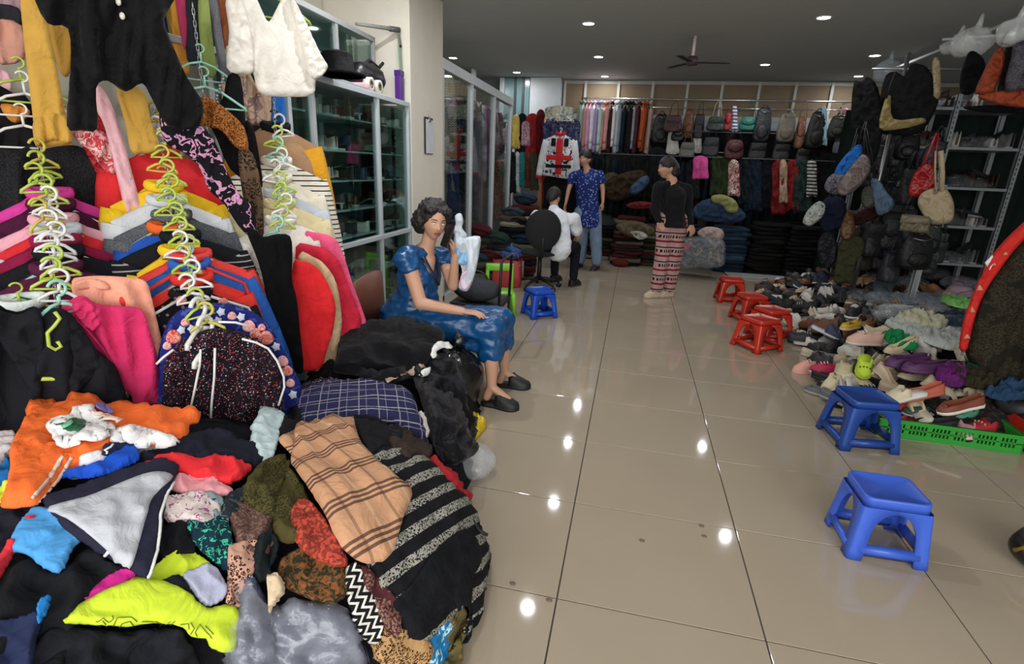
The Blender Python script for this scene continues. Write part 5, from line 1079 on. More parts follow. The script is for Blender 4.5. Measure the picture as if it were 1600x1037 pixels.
# things behind her: bag and carrier bag on a black chair
bc = thing('chair', 'black framed chair behind the seated woman carrying bags', 'chair', (-1.15, 4.15, 0))
MB().box((-.22, -.2, .40), (.2, .2, .44)).build('seat', DARK, bc, bevel=.01)
for x in (-.2, .19):
    for y in (-.18, .18): MB().tube([(x, y, .4), (x, y, 0)], .012, 8).build('leg', DARK, bc)
MB().tube([(.19, -.18, .42), (.2, -.18, .8), (.2, .18, .8), (.19, .18, .42)], .012, 8).build('backrest', DARK, bc)
gb = thing('handbag', 'dark grey soft bag on the chair behind the seated woman', 'bag', (-1.17, 4.05, .44)); q_ = MB().ball((0, 0, .1), .2, 20, 12, (1, .6, .5))
q_.build('bag_body', cloth('3a3c42'), gb); MB().tube(arc((0, 0, .15), .1, 0, PI, 10), .009, 6).build('handle', DARK, gb)
pc = plane(712, 400, 3.45); cbg = thing('carrier_bag', 'white and pale blue plastic carrier bag hanging behind the woman\'s phone hand', 'bag', pc.p)
cm = mat('d4dee8', .3, name='carrier_plastic', trans=.06, bump=.4, bscale=18)
sub(cbg, 'bag_body', [(712, 362), (724, 370), (750, 369), (749, 392), (744, 420), (736, 445), (728, 455), (716, 448), (722, 425), (718, 412), (709, 408), (708, 385)], cm, pc, both=True, puff=.03, wr=.02, ws=.06, wd=((730, 370), (728, 450)))
sub(cbg, 'handle', [(711, 337), (720, 333), (724, 345), (722, 356), (730, 368), (714, 372), (708, 360), (712, 350)], cm, pc, both=True, puff=.008)
sub(cbg, 'blue_print', [(709, 386), (726, 380), (736, 395), (728, 412), (712, 408)], mat('7fb4e0', .4, name='print_blue'), pc, puff=.006, off=.034)
sub(cbg, 'pink_print', [(722, 425), (742, 418), (734, 444), (727, 452), (719, 447)], mat('dcc0d8', .4, name='print_pink'), pc, puff=.006, off=.032)

# standing figures and the man
def stander(label, J, fd, skin, top, low, face_sc=1.08, shoes=('1c1c1e', 'e8e4dc'), hair_l=None, sleeve=.45, topl=None, armb='arm', long_=False, vest=None):
    root = (J['f1']+J['f2'])/2; root.z = 0
    t = thing('person', label, 'person', root); M_ = frame(fd, .12); s = face_sc
    b = MB(); head_mb(b, J['head'], M_, s); b.cap(J['neck'], J['head']+V((0, 0, -.05)), .05, .045); b.cap(J['neck']+V((0, 0, -.05)), J['neck'], .07, .055)
    for a in '12':
        b.cap(J['s'+a], J['e'+a], .043, .035, 12); b.cap(J['e'+a], J['w'+a], .035, .023, 12); b.cap(J['s'+a], J['neck']+V((0, 0, -.03)), .045, .05)
        dd = (J['w'+a]-J['e'+a]).normalized(); hand_mb(b, J['w'+a], dd, V(fd).cross(V((0, 0, 1)))*(1 if a == '1' else -1), V(fd), .45)
        k = J['k'+a]; f_ = J['f'+a]+V((0, 0, .075)); b.cap(J['h'+a], k, .065, .048, 12); b.cap(k, k.lerp(f_, .35), .046, .047, 12); b.cap(k.lerp(f_, .35), f_, .047, .03, 12); b.cap(f_, f_+V(fd)*.1+V((0, 0, -.05)), .03, .024, 10)
    fuse(b, 'body', skin, t, .009, 2)
    face(t, J['head'], M_, s)
    hairball(t, J['head'], M_, hair_l or [(0, .012, .04, .1, (.95, 1.05, .95)), (0, .07, -.03, .078, (1.15, .8, 1.2)), (0, .1, .0, .04, (1, 1, 1))], .01, 40, 5, clip=lambda q: q.y < -.05 and q.z < .07, vox=.009)
    w_ = MB(); c1, c2 = J['neck']+V((0, 0, -.13)), (J['h1']+J['h2'])/2
    side = (J['s2']-J['s1']).normalized(); fr = V(fd)
    hb0 = topl if topl else c2.z-.04; tp_ = J['neck'].z-.05; cx = lambda z: (c2.lerp(J['neck'], max(0, min(1, (z-c2.z)/(J['neck'].z-c2.z)))))
    zs = [hb0+(tp_-hb0)*k/8 for k in range(9)]; rs_ = []
    for z in zs: h = (z-c2.z)/(tp_-c2.z); rs_.append(.215 if h < 0 else .2-.025*math.sin(min(1, h*1.3)*PI) if h < .75 else .19-.12*((h-.75)/.25)**2)
    w_.tube([V((cx(z).x, cx(z).y, z)) for z in zs], rs_, 20, flat=.66, upv=fd)
    for a in '12':
        w_.cap(J['s'+a], J['neck']+V((0, 0, -.04)), .06, .05, 12); w_.cap(J['s'+a], J['s'+a].lerp(J['e'+a], sleeve), .062, .056, 12)
        if long_: w_.cap(J['s'+a], J['e'+a], .055, .046, 12); w_.cap(J['e'+a], J['w'+a], .046, .034, 12)
    fold = lambda p: .008*(1-abs(noise.noise(V((p.x*12, p.y*12, p.z*5))))*2.4)
    fuse(w_, topl and 'tunic' or 'shirt', top, t, .012, 3, fold)
    l_ = MB()
    for a in '12':
        k = J['k'+a]; f_ = J['f'+a]+V((0, 0, .14)); l_.cap(J['h'+a]+V((0, 0, .03)), k, .112, .09, 16); l_.cap(k, f_, .09, .078, 16)
    l_.cap(J['h1'], J['h2'], .1, .1)
    fuse(l_, 'trousers', low, t, .012, 3, fold)
    for a in '12':
        for me, nm, c_ in zip(shoe_proto('sneaker'), ('shoe_sole', 'shoe_upper'), (shoes[1], shoes[0])):
            o = bpy.data.objects.new(nm, me); C.objects.link(o); o.parent = t; o.rotation_euler.z = math.atan2(fd[1], fd[0])+PI/2; q = J['f'+a]+V(fd)*.05-t.location; o.location = (q.x, q.y, 0); recolor(o, mat(c_, .6, name='shoe'))
    return t
def JY(Y, dy, **k): return {n: aty(p[0], p[1], Y+(p[2] if len(p) > 2 else 0)) for n, p in k.items()}
J = JY(8.35, 0, head=(914, 248), neck=(917, 263), s1=(895, 275), e1=(888, 298, -.05), w1=(884, 318, -.1), s2=(938, 273), e2=(942, 297, -.05), w2=(942, 316, -.12), h1=(908, 335), h2=(928, 335), k1=(909, 374), k2=(931, 374, -.05), f1=(906, 414, .05), f2=(932, 413, -.05))
for q in ('f1', 'f2'): J[q].z = 0
stander('woman in a blue dotted tunic and pale jeans standing behind the man', J, V((-.35, -.94, 0)).normalized(), SKIN2, cloth('1f2f6e', 'dots', '8fa6cc', sc=.8), cloth('6f8298'), shoes=('1c1618', '8a7a70'), topl=J['h1'].z-.18)
J = JY(6.75, 0, head=(1042, 262), neck=(1051, 282), s1=(1028, 292, -.05), e1=(1022, 325, -.1), w1=(1030, 345, -.15), s2=(1074, 296), e2=(1076, 330), w2=(1080, 350, -.05), h1=(1040, 348), h2=(1060, 348), k1=(1036, 396), k2=(1054, 396, .05), f1=(1025, 460), f2=(1045, 452, .1))
for q in ('f1', 'f2'): J[q].z = 0
w3 = stander('woman in a black top and patterned trousers standing in the aisle', J, V((-.85, -.52, 0)).normalized(), SKIN2, cloth('141417', sheen=.1), cloth('b08c88', 'tribal', '1c1a20', '7a2030', sc=1.1), shoes=('c8b49c', 'b0a088'), long_=True, hair_l=[(0, .012, .04, .1, (.96, 1.06, .95)), (0, .08, -.03, .088, (1.15, .85, 1.3)), (0, .12, -.06, .055, (1.1, 1, 1.2))])
# seated man seen from behind
mn = thing('person', 'man in a white shirt sitting bent forward on the office chair', 'person', (-.98, 6.8, 0))
Q = {k: aty(*v) for k, v in dict(head=(866, 308, 6.95), neck=(866, 322, 6.88), s1=(838, 338, 6.75), s2=(897, 342, 6.85), e1=(832, 366, 6.95), e2=(903, 370, 7.0), w2=(893, 385, 7.15), w1=(850, 385, 7.15), h1=(858, 385, 6.72), h2=(885, 385, 6.78), k1=(868, 384, 7.15), k2=(900, 386, 7.1), f1=(866, 432, 7.2), f2=(896, 432, 7.0)).items()}
Q['f1'].z = 0; Q['f2'].z = 0
fdm = V((.45, .89, 0)).normalized(); HM2 = frame(fdm, .5); b = MB(); head_mb(b, Q['head'], HM2)
b.cap(Q['neck']+V((0, 0, -.05)), Q['head'], .055, .048)
for a in '12':
    b.cap(Q['s'+a], Q['e'+a], .048, .038); b.cap(Q['e'+a], Q['w'+a], .038, .026); hand_mb(b, Q['w'+a], fdm, V((0, 0, 1)), V((-1 if a == '2' else 1, 0, 0)), .5); b.cap(Q['h'+a], Q['k'+a], .07, .055); b.cap(Q['k'+a], Q['f'+a]+V((0, 0, .07)), .052, .034); b.cap(Q['f'+a]+V((0, 0, .06)), Q['f'+a]+fdm*.1+V((0, 0, .03)), .032, .026)
fuse(b, 'body', SKIN2, mn, .01, 2); face(mn, Q['head'], HM2)
hairball(mn, Q['head'], HM2, [(0, .025, .03, .097, (.92, 1.0, 1.0)), (0, .065, -.02, .068, (1.05, .8, 1.1))], .008, 30, 6, clip=lambda q: q.y < -.04 and q.z < .07, vox=.009)
w_ = MB(); mid = (Q['h1']+Q['h2'])/2; c1 = (Q['s1']+Q['s2'])/2+V((0, 0, -.06)); w_.cap(mid, c1, .19, .19, 18, .72, fdm)
for a in '12': w_.cap(Q['s'+a], c1+V((0, 0, .04)), .075, .08); w_.cap(Q['s'+a], Q['s'+a].lerp(Q['e'+a], .65), .078, .07)
w_.cap(c1, Q['neck']+V((0, 0, -.04)), .1, .066)
fuse(w_, 'shirt', cloth('dfe3ea', sheen=0), mn, .012, 3, lambda p: .009*(1-abs(noise.noise(V((p.x*11, p.y*9, p.z*8))))*2.4))
w_ = MB()
for a in '12': w_.cap(Q['h'+a], Q['k'+a], .095, .075); w_.cap(Q['k'+a], Q['f'+a]+V((0, 0, .12)), .07, .055)
w_.cap(Q['h1'], Q['h2'], .11, .11); fuse(w_, 'trousers', cloth('1a1c26'), mn, .012, 3)
for a in '12':
    for me, nm, c_ in zip(shoe_proto('sneaker'), ('shoe_sole', 'shoe_upper'), ('2a2422', '141416')):
        o = bpy.data.objects.new(nm, me); C.objects.link(o); o.parent = mn; o.rotation_euler.z = math.atan2(fdm.y, fdm.x)+PI/2; q = Q['f'+a]+fdm*.05-mn.location; o.location = (q.x, q.y, 0); recolor(o, mat(c_, .6, name='shoe'))
# ------------------------------------------------------------------ shoe heap on the right
def eX(y): 
    T = ((3.3, 1.50), (3.9, 1.42), (4.4, 1.52), (5.0, 1.66), (5.6, 1.62), (6.4, 1.72), (7.4, 1.72), (8.6, 2.0))
    for (a, b), (c, d) in zip(T, T[1:]):
        if y <= c: return b+(d-b)*max(0, (y-a))/(c-a)
    return T[-1][1]
def sz(x, y):
    e = x-eX(y); e2 = y-3.42
    if e < 0 or e2 < 0: return 0
    return .34*(1-math.exp(-e/.55))*(1-math.exp(-e2/.18))*(1 if y < 8 else max(0, 1-(y-8)*1.2))
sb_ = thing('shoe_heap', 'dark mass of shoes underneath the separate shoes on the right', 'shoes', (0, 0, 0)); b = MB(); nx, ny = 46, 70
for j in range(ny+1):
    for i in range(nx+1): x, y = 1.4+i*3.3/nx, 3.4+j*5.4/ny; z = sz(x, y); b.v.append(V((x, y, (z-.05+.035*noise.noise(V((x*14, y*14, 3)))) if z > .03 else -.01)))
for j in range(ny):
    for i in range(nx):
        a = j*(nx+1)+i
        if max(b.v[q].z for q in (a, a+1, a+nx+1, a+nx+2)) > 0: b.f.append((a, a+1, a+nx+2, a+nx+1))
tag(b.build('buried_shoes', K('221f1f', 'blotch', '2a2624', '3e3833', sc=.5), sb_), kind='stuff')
def sheap(px, py):
    r = ray(px, py); t = 1.5
    while t < 12:
        p = CAM+r*t
        if p.z <= sz(p.x, p.y): break
        t += .02
    return p, V((-.2, -.35, .9)).normalized()
PAL = {'black': ('18181a', '26262a'), 'dark brown': ('3c2820', '1c1614'), 'white': ('d6d2ca', 'c8c4bc'), 'cream': ('cfc0a0', 'd8d0bc'), 'grey': ('6c6c6e', 'a8a6a2'), 'tan': ('9a6c40', 'c0a888'), 'navy': ('20283e', 'cccccc'), 'brown': ('6a4028', '2a1a14'), 'beige': ('b8a488', 'cabca4'), 'charcoal': ('2c2c30', '141416')}
near = ((3.75, 'right behind the crate'), (3.95, 'second row behind the crate'), (4.2, 'third row behind the crate'), (4.6, 'level with the lime clog'), (5.0, 'beside the nearest red stool'), (5.3, 'just past the nearest red stool'), (5.7, 'beside the second red stool'), (6.1, 'beside the third red stool'), (6.7, 'between third and farthest red stool'), (7.2, 'beside the farthest red stool'), (7.6, 'past the farthest red stool'), (9, 'below the hanging bags'))
USED = {}
def uq(s):
    USED[s] = USED.get(s, 0)+1; return s if USED[s] == 1 else f"{s}, {ORD[USED[s]-1]} such"
cnt = 0; y = 3.62
while y < 8.2 and cnt < 285:
    x = eX(y)+.05+R.uniform(0, .08)
    while x < min(3.5, eX(y)+1.75) and cnt < 285:
        zc = sz(x, y); kk = R.choice(['sneaker', 'flat', 'flat', 'slipper', 'sneaker', 'heel', 'clog', 'boot' if y > 4.5 else 'flat'])
        if y > 6: cn = R.choice(['black', 'black', 'dark brown', 'white', 'brown', 'charcoal', 'tan', 'beige', 'navy'])
        elif y > 5: cn = R.choice(['white', 'black', 'tan', 'brown', 'white', 'cream', 'charcoal', 'grey'])
        else: cn = R.choice(['white', 'cream', 'black', 'beige', 'white', 'charcoal', 'grey', 'cream'])
        cu, cs = PAL[cn]; zone = next(d for lim, d in near if y < lim); e = x-eX(y); row = 'on the aisle edge' if e < .2 else 'just inside the edge' if e < .5 else 'mid heap' if e < .8 else 'deep in the heap' if e < 1.15 else 'near the racks'
        wd_ = {'flat': 'flat shoe', 'heel': 'heeled shoe', 'boot': 'ankle boot'}.get(kk, kk)
        shoe(kk, (x, y+R.uniform(-.05, .05), max(.0, zc-.045)+R.uniform(0, .025)), (R.uniform(-.5, .5) if e > .15 else R.uniform(-.1, .1), R.uniform(-.5, .5) if e > .15 else 0, R.uniform(0, 2*PI)), cu, cs, R.choice(('b8b0a4', '28241f')), uq(f"{cn} {wd_} {row}, {zone}"), 'shoes in the heap', sc=R.uniform(.88, 1.05)); cnt += 1
        x += R.uniform(.15, .2)
    y += .155
def sp(kk, px, py, rz_, cu, cs, cd, lb, z=.0, sc=1.0, tx=0, ty=0, nm=None, h=0):
    p, _ = sheap(px, py) if not h else (atz(px, py, h), 0); return shoe(kk, (p.x, p.y, p.z+z), (tx, ty, rz_), cu, cs, cd, lb, 'shoes in the heap', name=nm, sc=sc)
sp('sneaker', 1262, 582, -1.3, 'e8a898', 'e4b0a0', 'f0d0c8', 'pink sneaker at the front corner of the shoe heap', sc=1.05)
sp('sneaker', 1290, 584, -1.7, 'b8204c', 'd8c8c8', 'f0e0e0', 'magenta and white sneaker next to the pink one', sc=.95)
sp('slipper', 1318, 588, -.5, 'cbbd96', 'd8ccaa', 'b0a080', 'large cream slipper between pink sneaker and lime clog', z=.04, sc=1.1)
sp('slipper', 1305, 604, -1.0, 'd8cca8', 'e0d8c0', 'b0a080', 'cream slipper standing on its edge behind the dark blue stool', z=.03, tx=.5)
sp('clog', 1346, 588, -.3, 'bcd838', 'bcd838', '4a5a10', 'lime green clog with round holes', z=.07, tx=.5, sc=1.0)
sp('boot', 1450, 585, -1.2, '141416', '1c1c1e', '222222', 'black ankle boot lying on its side behind the purple shoes', z=.06, ty=1.2, sc=1.1)
sp('clog', 1290, 530, 1.2, '2c3a58', 'c8ccd0', '8a90a0', 'navy and grey clog in the dark part of the heap', z=.05, tx=.3, sc=1.15)
sp('sneaker', 1330, 505, -.6, '1c1c20', 'e0dcd4', 'e8e8e8', 'black and white sneaker topmost in the middle of the heap', z=.07, sc=1.1)
sp('flat', 1325, 525, -.9, 'e0b030', 'e4dccc', 'c89020', 'yellow and white flat shoe in the middle of the heap', z=.07)
sp('sneaker', 1345, 552, -1.4, 'd8b0a0', 'e0cfc4', 'f0e8e0', 'pale pink sneaker with dark lacing above the lime clog', z=.08, sc=1.1)
sp('heel', 1400, 566, -1.2, 'cdbb96', 'd4c8ac', 'a89878', 'cream heeled shoe below the green cloth', z=.08)
for px_, py_, a_, lb in ((1410, 590, -1.25, 'long purple flat shoe in front of the black boots'), (1440, 600, -1.4, 'second purple flat shoe to the right of the first')): sp('flat', px_, py_, a_, '4c2450', '5a3060', '3a1a40', lb, z=.09, sc=1.25)
def slay(name, cat, label, pts, m, **k): k.setdefault('puff', .04); k.setdefault('wr', .025); k.setdefault('ws', .06); return patch(name, pts, m, lambda x, y: (lambda q: (q[0]+V((0, 0, .06)), q[1]))(sheap(x, y)), label, cat, k.pop('group', None), **k)
slay('green_cloth', 'cloth', 'bright green cloth among the shoes', [(1374, 538), (1395, 536), (1424, 552), (1428, 564), (1405, 566), (1385, 556)], K('128048'), off=.05)
slay('white_blouse', 'cloth', 'crumpled white cloth in the middle of the shoe spread', [(1378, 522), (1400, 512), (1440, 518), (1476, 528), (1500, 548), (1488, 566), (1450, 556), (1415, 540)], K('b8bcb8'), off=.04)
slay('cream_towel', 'cloth', 'cream soft cloth above the crumpled white one', [(1394, 516), (1420, 506), (1452, 512), (1476, 526), (1460, 536), (1430, 530)], K('c4c0a4'), off=.08)
slay('purple_scarf', 'scarf', 'magenta purple cloth right of the purple shoes', [(1455, 602), (1475, 592), (1500, 600), (1500, 622), (1478, 626), (1458, 616)], K('5e2060'), off=.05)
slay('blue_jeans', 'jeans', 'blue jeans lying at the right picture edge beyond the crate', [(1530, 632), (1560, 616), (1600, 600), (1640, 606), (1640, 640), (1590, 645), (1550, 645)], K('26405e'), off=.04)
slay('brown_scarf', 'scarf', 'dark olive cloth below the green hat', [(1480, 596), (1530, 600), (1560, 612), (1540, 628), (1500, 622)], K('2e2a1c'), off=.04)
slay('lime_cloth', 'cloth', 'pale green cloth under the pink cap', [(1462, 482), (1490, 478), (1515, 488), (1512, 498), (1486, 495)], K('86c86c'), off=.05)
slay('grey_cloth', 'cloth', 'grey cloth between rack leg and shoes', [(1360, 458), (1385, 440), (1398, 446), (1390, 470), (1370, 480)], K('5c646c'), off=.06)
slay('denim_cloth', 'cloth', 'dark blue striped cloth left of the dress with red border', [(1452, 512), (1480, 504), (1506, 510), (1504, 528), (1478, 534)], K('20283a', 'stripe', '4a5a70', sc=.3), off=.05)
slay('pink_skirt', 'skirt', 'pale pink and green bundle right of the white cloth', [(1484, 562), (1500, 554), (1518, 566), (1512, 582), (1494, 588)], K('b89a94', 'blotch', 'c0aca0', '8a9a88', sc=.6), off=.05)
hp = sheap(1495, 470)[0]; cp2 = thing('cap', 'pale pink round cap lying on the plastic bags at the right', 'hat', hp+V((0, 0, .06)))
MB().lathe([(.19, 0), (.17, .02), (.12, .035), (.11, .07), (.08, .1), (0, .11)], n=28).build('crown', K('b89aa8'), cp2); MB().lathe([(.20, -.005), (.21, .004), (.12, .03)], n=28).build('brim', K('b89aa8'), cp2)
hp = sheap(1530, 600)[0]; cp2 = thing('green_hat', 'dark green hat with white tag behind the crate', 'hat', hp+V((0, 0, .04)))
MB().lathe([(.15, 0), (.1, .02), (.09, .1), (0, .11)], n=24).build('crown', K('0f4030'), cp2); MB().box((.05, -.1, .05), (.1, -.092, .09)).build('tag', WHITEP, cp2, False)
for i, (px_, py_, s_, c_, o_) in enumerate(((1385, 476, .2, 'aab4be', .3), (1420, 450, .2, '9aa2ac', .28), (1440, 480, .24, 'a8b0c0', .34), (1455, 500, .2, 'b0b8c0', .3), (1400, 500, .2, 'c0c8c8', .4), (1480, 520, .2, 'a8b4b4', .3), (1450, 435, .22, '7c848e', .25), (1500, 450, .2, 'a89cae', .34), (1345, 470, .17, '9098a0', .26), (1530, 480, .24, '9a9aa6', .25), (1500, 540, .2, 'c8ccc8', .4), (1370, 440, .16, '8a929a', .22))):
    p = sheap(px_, py_)[0]; b_ = MB().ball((0, 0, 0), s_, 26, 16, (1, .8, .42))
    for v_ in b_.v: v_ *= 1+.25*noise.noise(v_*11+V((i*5, 0, 0)))+.1*noise.noise(v_*27)
    places = ['left of the grey cloth', 'below the small khaki handbag', 'in the middle of the plastic heap', 'above the crumpled white cloth', 'beside the tan shoes', 'just left of the red bordered dress', 'under the rack shelves', 'around the pink cap', 'nearest the hanging trousers', 'furthest right beside the pink cap', 'touching the crumpled white cloth', 'at the foot of the white rack leg']
    t_ = thing('plastic_bag', 'clear plastic bag of shoes ' + places[i], 'bag', p+V((0, 0, .06)), 0, 'clear plastic bags on the shoe heap'); b_.build('film', plastic_film(c_, o_), t_)
    MB().ball((0, 0, -.02), s_*.7, 16, 10, (1, .75, .35)).build('contents', K('4a4c54', 'blotch', '3a3c44', '8c8c90', sc=.6), t_)
# green crate
gcr = thing('plastic_crate', 'bright green slotted plastic crate full of shoes at the aisle edge', 'crate', (1.62, 3.38, 0), -.03); GC = pla('2f9a35'); LX, LYY, LH = .76, .42, .12
def slot_panel(L_, H_, nslots, th=.008):
    b = MB(); rows_ = [(.0, .035), (.058, .068), (.093, H_)]
    for z0, z1 in rows_: b.box((0, 0, z0), (L_, th, z1))
    edges = []; x = .05; g = 0
    while x < L_-.05: edges.append(x); x += .011; g += 1; x += .009 if g % 5 else .028
    prev = 0
    for x in edges: b.box((prev, 0, .034), (x, th, .094)) if x-prev > .001 else None; prev = x+.011
    b.box((prev, 0, .034), (L_, th, .094)); b.box((-.004, -.006, H_-.012), (L_+.004, th+.004, H_)); return b
slot_panel(LX, LH, 0).build('side_panel', GC, gcr, False); q_ = slot_panel(LX, LH, 0).build('side_panel', GC, gcr, False); q_.location = (0, LYY, 0)
for x in (0, LX-.008): q_ = slot_panel(LYY, LH, 0).build('end_panel', GC, gcr, False); q_.rotation_euler.z = PI/2; q_.location = (x+.008, 0, 0)
MB().box((.004, .004, .003), (LX-.004, LYY-.004, .012)).build('floor_panel', GC, gcr, False)
rc = thing('plastic_crate', 'red plastic crate at the right picture edge beside the green crate', 'crate', (2.42, 3.36, 0)); MB().box((0, 0, 0), (.4, .4, .02)).build('floor_panel', pla('b8281e'), rc, bevel=.005)
for a_, b_ in (((0, 0, 0), (.4, .012, .17)), ((0, .388, 0), (.4, .4, .17)), ((0, 0, 0), (.012, .4, .17)), ((.388, 0, 0), (.4, .4, .17))): MB().box(a_, b_).build('side_panel', pla('b8281e'), rc, False, .004)
for i, (dx, dy, a_, kk, cu, cs, lb) in enumerate(((.14, .1, -1.3, 'clog', '8c2028', '7a1c24', 'dark red clog at the left end of the green crate'), (.14, .24, -1.4, 'flat', 'a8281e', '3a1a18', 'red flat shoe behind the dark red clog in the crate'), (.34, .1, -1.5, 'flat', '161618', '222224', 'black flat shoe in the middle of the green crate'), (.33, .24, -1.3, 'slipper', '30483c', 'b8c4c0', 'white soled green slipper in the green crate'), (.52, .1, -.4, 'slipper', 'e8b0b8', '1a1a1c', 'black slipper with pink strap in the green crate'), (.52, .26, -1.7, 'clog', '222a22', '4a5048', 'dark olive clog in the green crate'), (.64, .12, -1.2, 'clog', 'b82a34', '9a202a', 'bright red clog at the right end of the green crate'), (.62, .28, -1.0, 'slipper', '4a9474', '3c8466', 'sea green slipper at the right end of the green crate'))):
    shoe(kk, (1.62+dx, 3.38+dy, .05+.03*(i % 2)), (R.uniform(-.15, .15), R.uniform(-.2, .2), a_), cu, cs, 'c0a080', lb, 'shoes in the green crate')
shoe('sneaker', (2.6, 3.5, .1), (.2, 0, -1.2), '8a1c28', '6a1820', 'c0a0a0', 'dark red sneaker in the red crate', None)
for i, (px_, py_, cu, lb) in enumerate(((1440, 620, 'b85a44', 'orange red flat shoe behind the green crate'), (1412, 622, 'd8ccae', 'cream slipper leaning behind the blue stool'), (1500, 640, '7a3a24', 'rust brown flat shoe behind the crate on the right'))):
    p = atz(px_, py_, .2); shoe('slipper' if i == 1 else 'flat', p, (.3, 0, -1.4), cu, 'e0dcd4' if i else 'b86a54', 'a08070', lb, 'shoes in the heap', sc=1.05)
# bundle at the right edge
bp_ = thing('handbag', 'black bag with gold trim on the floor at the right picture edge', 'bag', atz(1625, 888, 0)); b_ = MB().ball((0, 0, .1), .13, 22, 14, (1, .7, .8))
for v_ in b_.v: v_ *= 1+.1*noise.noise(v_*12); v_.z = max(0, v_.z)
b_.build('bag_body', mat('14120f', .35, name='black_leather', bump=.5, bscale=30), bp_)
MB().tube([(-.125, -.02, .08), (-.1, -.05, .13), (-.04, -.09, .15), (.06, -.08, .16)], .009, 7).build('gold_trim', mat('a8862e', .4, .5, name='gold_trim'), bp_); MB().tube(arc((0, 0, .17), .07, 0, PI, 10), .008, 6).build('handle', mat('a8862e', .4, .5, name='gold_trim'), bp_)

# ------------------------------------------------------------------ bags
def bag(label, x0, y0, x1, y1, Y, col, kind='tote', hc=None, top=14, th=.10, kindm='plain', c2='888888', grp=None, flapc=None, rough=.5):
    p = aty((x0+x1)/2, y1, Y); w_ = (aty(x1, y1, Y)-aty(x0, y1, Y)).length; h_ = abs(aty((x0+x1)/2, y0, Y).z-p.z); nm = {'tote': 'handbag', 'pack': 'backpack', 'sling': 'shoulder_bag', 'round': 'handbag'}[kind]
    t = thing(nm, label, 'bag', p, R.uniform(-.15, .15), grp); m = cloth(col, kindm, c2, rough=rough, spec=.4); b = MB()
    n_ = 20; rr = [(0, .55), (.03, .85), (.12, 1.0), (.35, 1.03), (.6, .98), (.82, .86), (.94, .72), (1, .5)] if kind != 'tote' else [(0, .8), (.03, .95), (.15, 1.02), (.4, .98), (.7, .9), (.9, .82), (.97, .76), (1, .6)]
    for f, s_ in rr:
        for j in range(n_):
            a = 2*PI*j/n_; c, s = math.cos(a), math.sin(a); b.v.append(V((math.copysign(abs(c)**.6, c)*w_/2*s_, math.copysign(abs(s)**.7, s)*th*s_*(1.1-.6*f)*.6+.008*noise.noise(V((c*2+w_*40, f*5, s))), h_*f)))
    for i in range(len(rr)-1):
        for j in range(n_): b.f.append((i*n_+j, i*n_+(j+1) % n_, (i+1)*n_+(j+1) % n_, (i+1)*n_+j))
    b.f.append(tuple(reversed(range(n_)))); b.f.append(tuple((len(rr)-1)*n_+j for j in range(n_))); b.build('bag_body', m, t)
    hm = mat(hc or col, .5, name='strap_leather'); hh = top/824*Y*1.1
    if kind == 'pack':
        MB().ball((0, -th*.62, h_*.3), .5, 14, 8, (w_*.72, .06, h_*.42)).build('front_pocket', m, t); MB().tube(arc((0, 0, h_), w_*.15, 0, PI, 8), .008, 6).build('handle', hm, t); MB().tube([(-w_*.3, -th*.3, h_*.9), (0, -th*.62, h_*.86), (w_*.3, -th*.3, h_*.9)], .004, 5).build('zip', STEEL, t)
    elif kind == 'tote':
        for s_ in (-1, 1): MB().tube([(-w_*.25, s_*th*.2, h_*.92), (-w_*.17, s_*th*.12, h_+hh*.7), (0, 0, h_+hh), (w_*.17, s_*th*.12, h_+hh*.7), (w_*.25, s_*th*.2, h_*.92)], .008, 6, flat=.6).build('handle', hm, t)
        MB().box((-w_*.4, -th*.6, h_*.55), (w_*.4, -th*.5, h_*.95), rot=rx(.1)).build('flap', cloth(flapc or col, rough=rough, spec=.4), t, bevel=.004)
    else:
        MB().tube([(-w_*.4, 0, h_*.85), (-w_*.25, 0, h_+hh*.6), (0, 0, h_+hh), (w_*.25, 0, h_+hh*.6), (w_*.4, 0, h_*.85)], .008, 6, flat=.5).build('strap', hm, t); MB().ball((0, -th*.55, h_*.6), .5, 12, 8, (w_*.8, .05, h_*.5)).build('flap', cloth(flapc or col, rough=rough, spec=.4), t)
    return t
def strip(name, cat, label, x0, y0, x1, y1, Y, m, lean=0, taper=1.12, puff=.02, grp=None):
    w_ = x1-x0; c = (x0+x1)/2; rr = random.Random(int(x0*3+y0)); n_ = max(2, int(w_/7)); h_ = y1-y0
    pts = [(x0+w_*.28, y0), (c, y0-1), (x1-w_*.28, y0), (x1, y0+h_*.12), (x1+lean*.5, y0+h_*.55)]+[(c+lean+(w_*taper/2)*(1-2*k/n_), y1+rr.uniform(-1.5, 1.5)) for k in range(n_+1)]+[(x0+lean*.5, y0+h_*.55), (x0, y0+h_*.12)]
    pl_ = plane(c, (y0+y1)/2, Y/ray(c, (y0+y1)/2).y); t = thing(name, label, cat, pl_.p, 0, grp)
    sub(t, 'body', pts, m, pl_, both=True, puff=puff*.6, wr=.04, ws=.045, wd=((c, y0), (c+lean, y1)), R_=2.5); return t
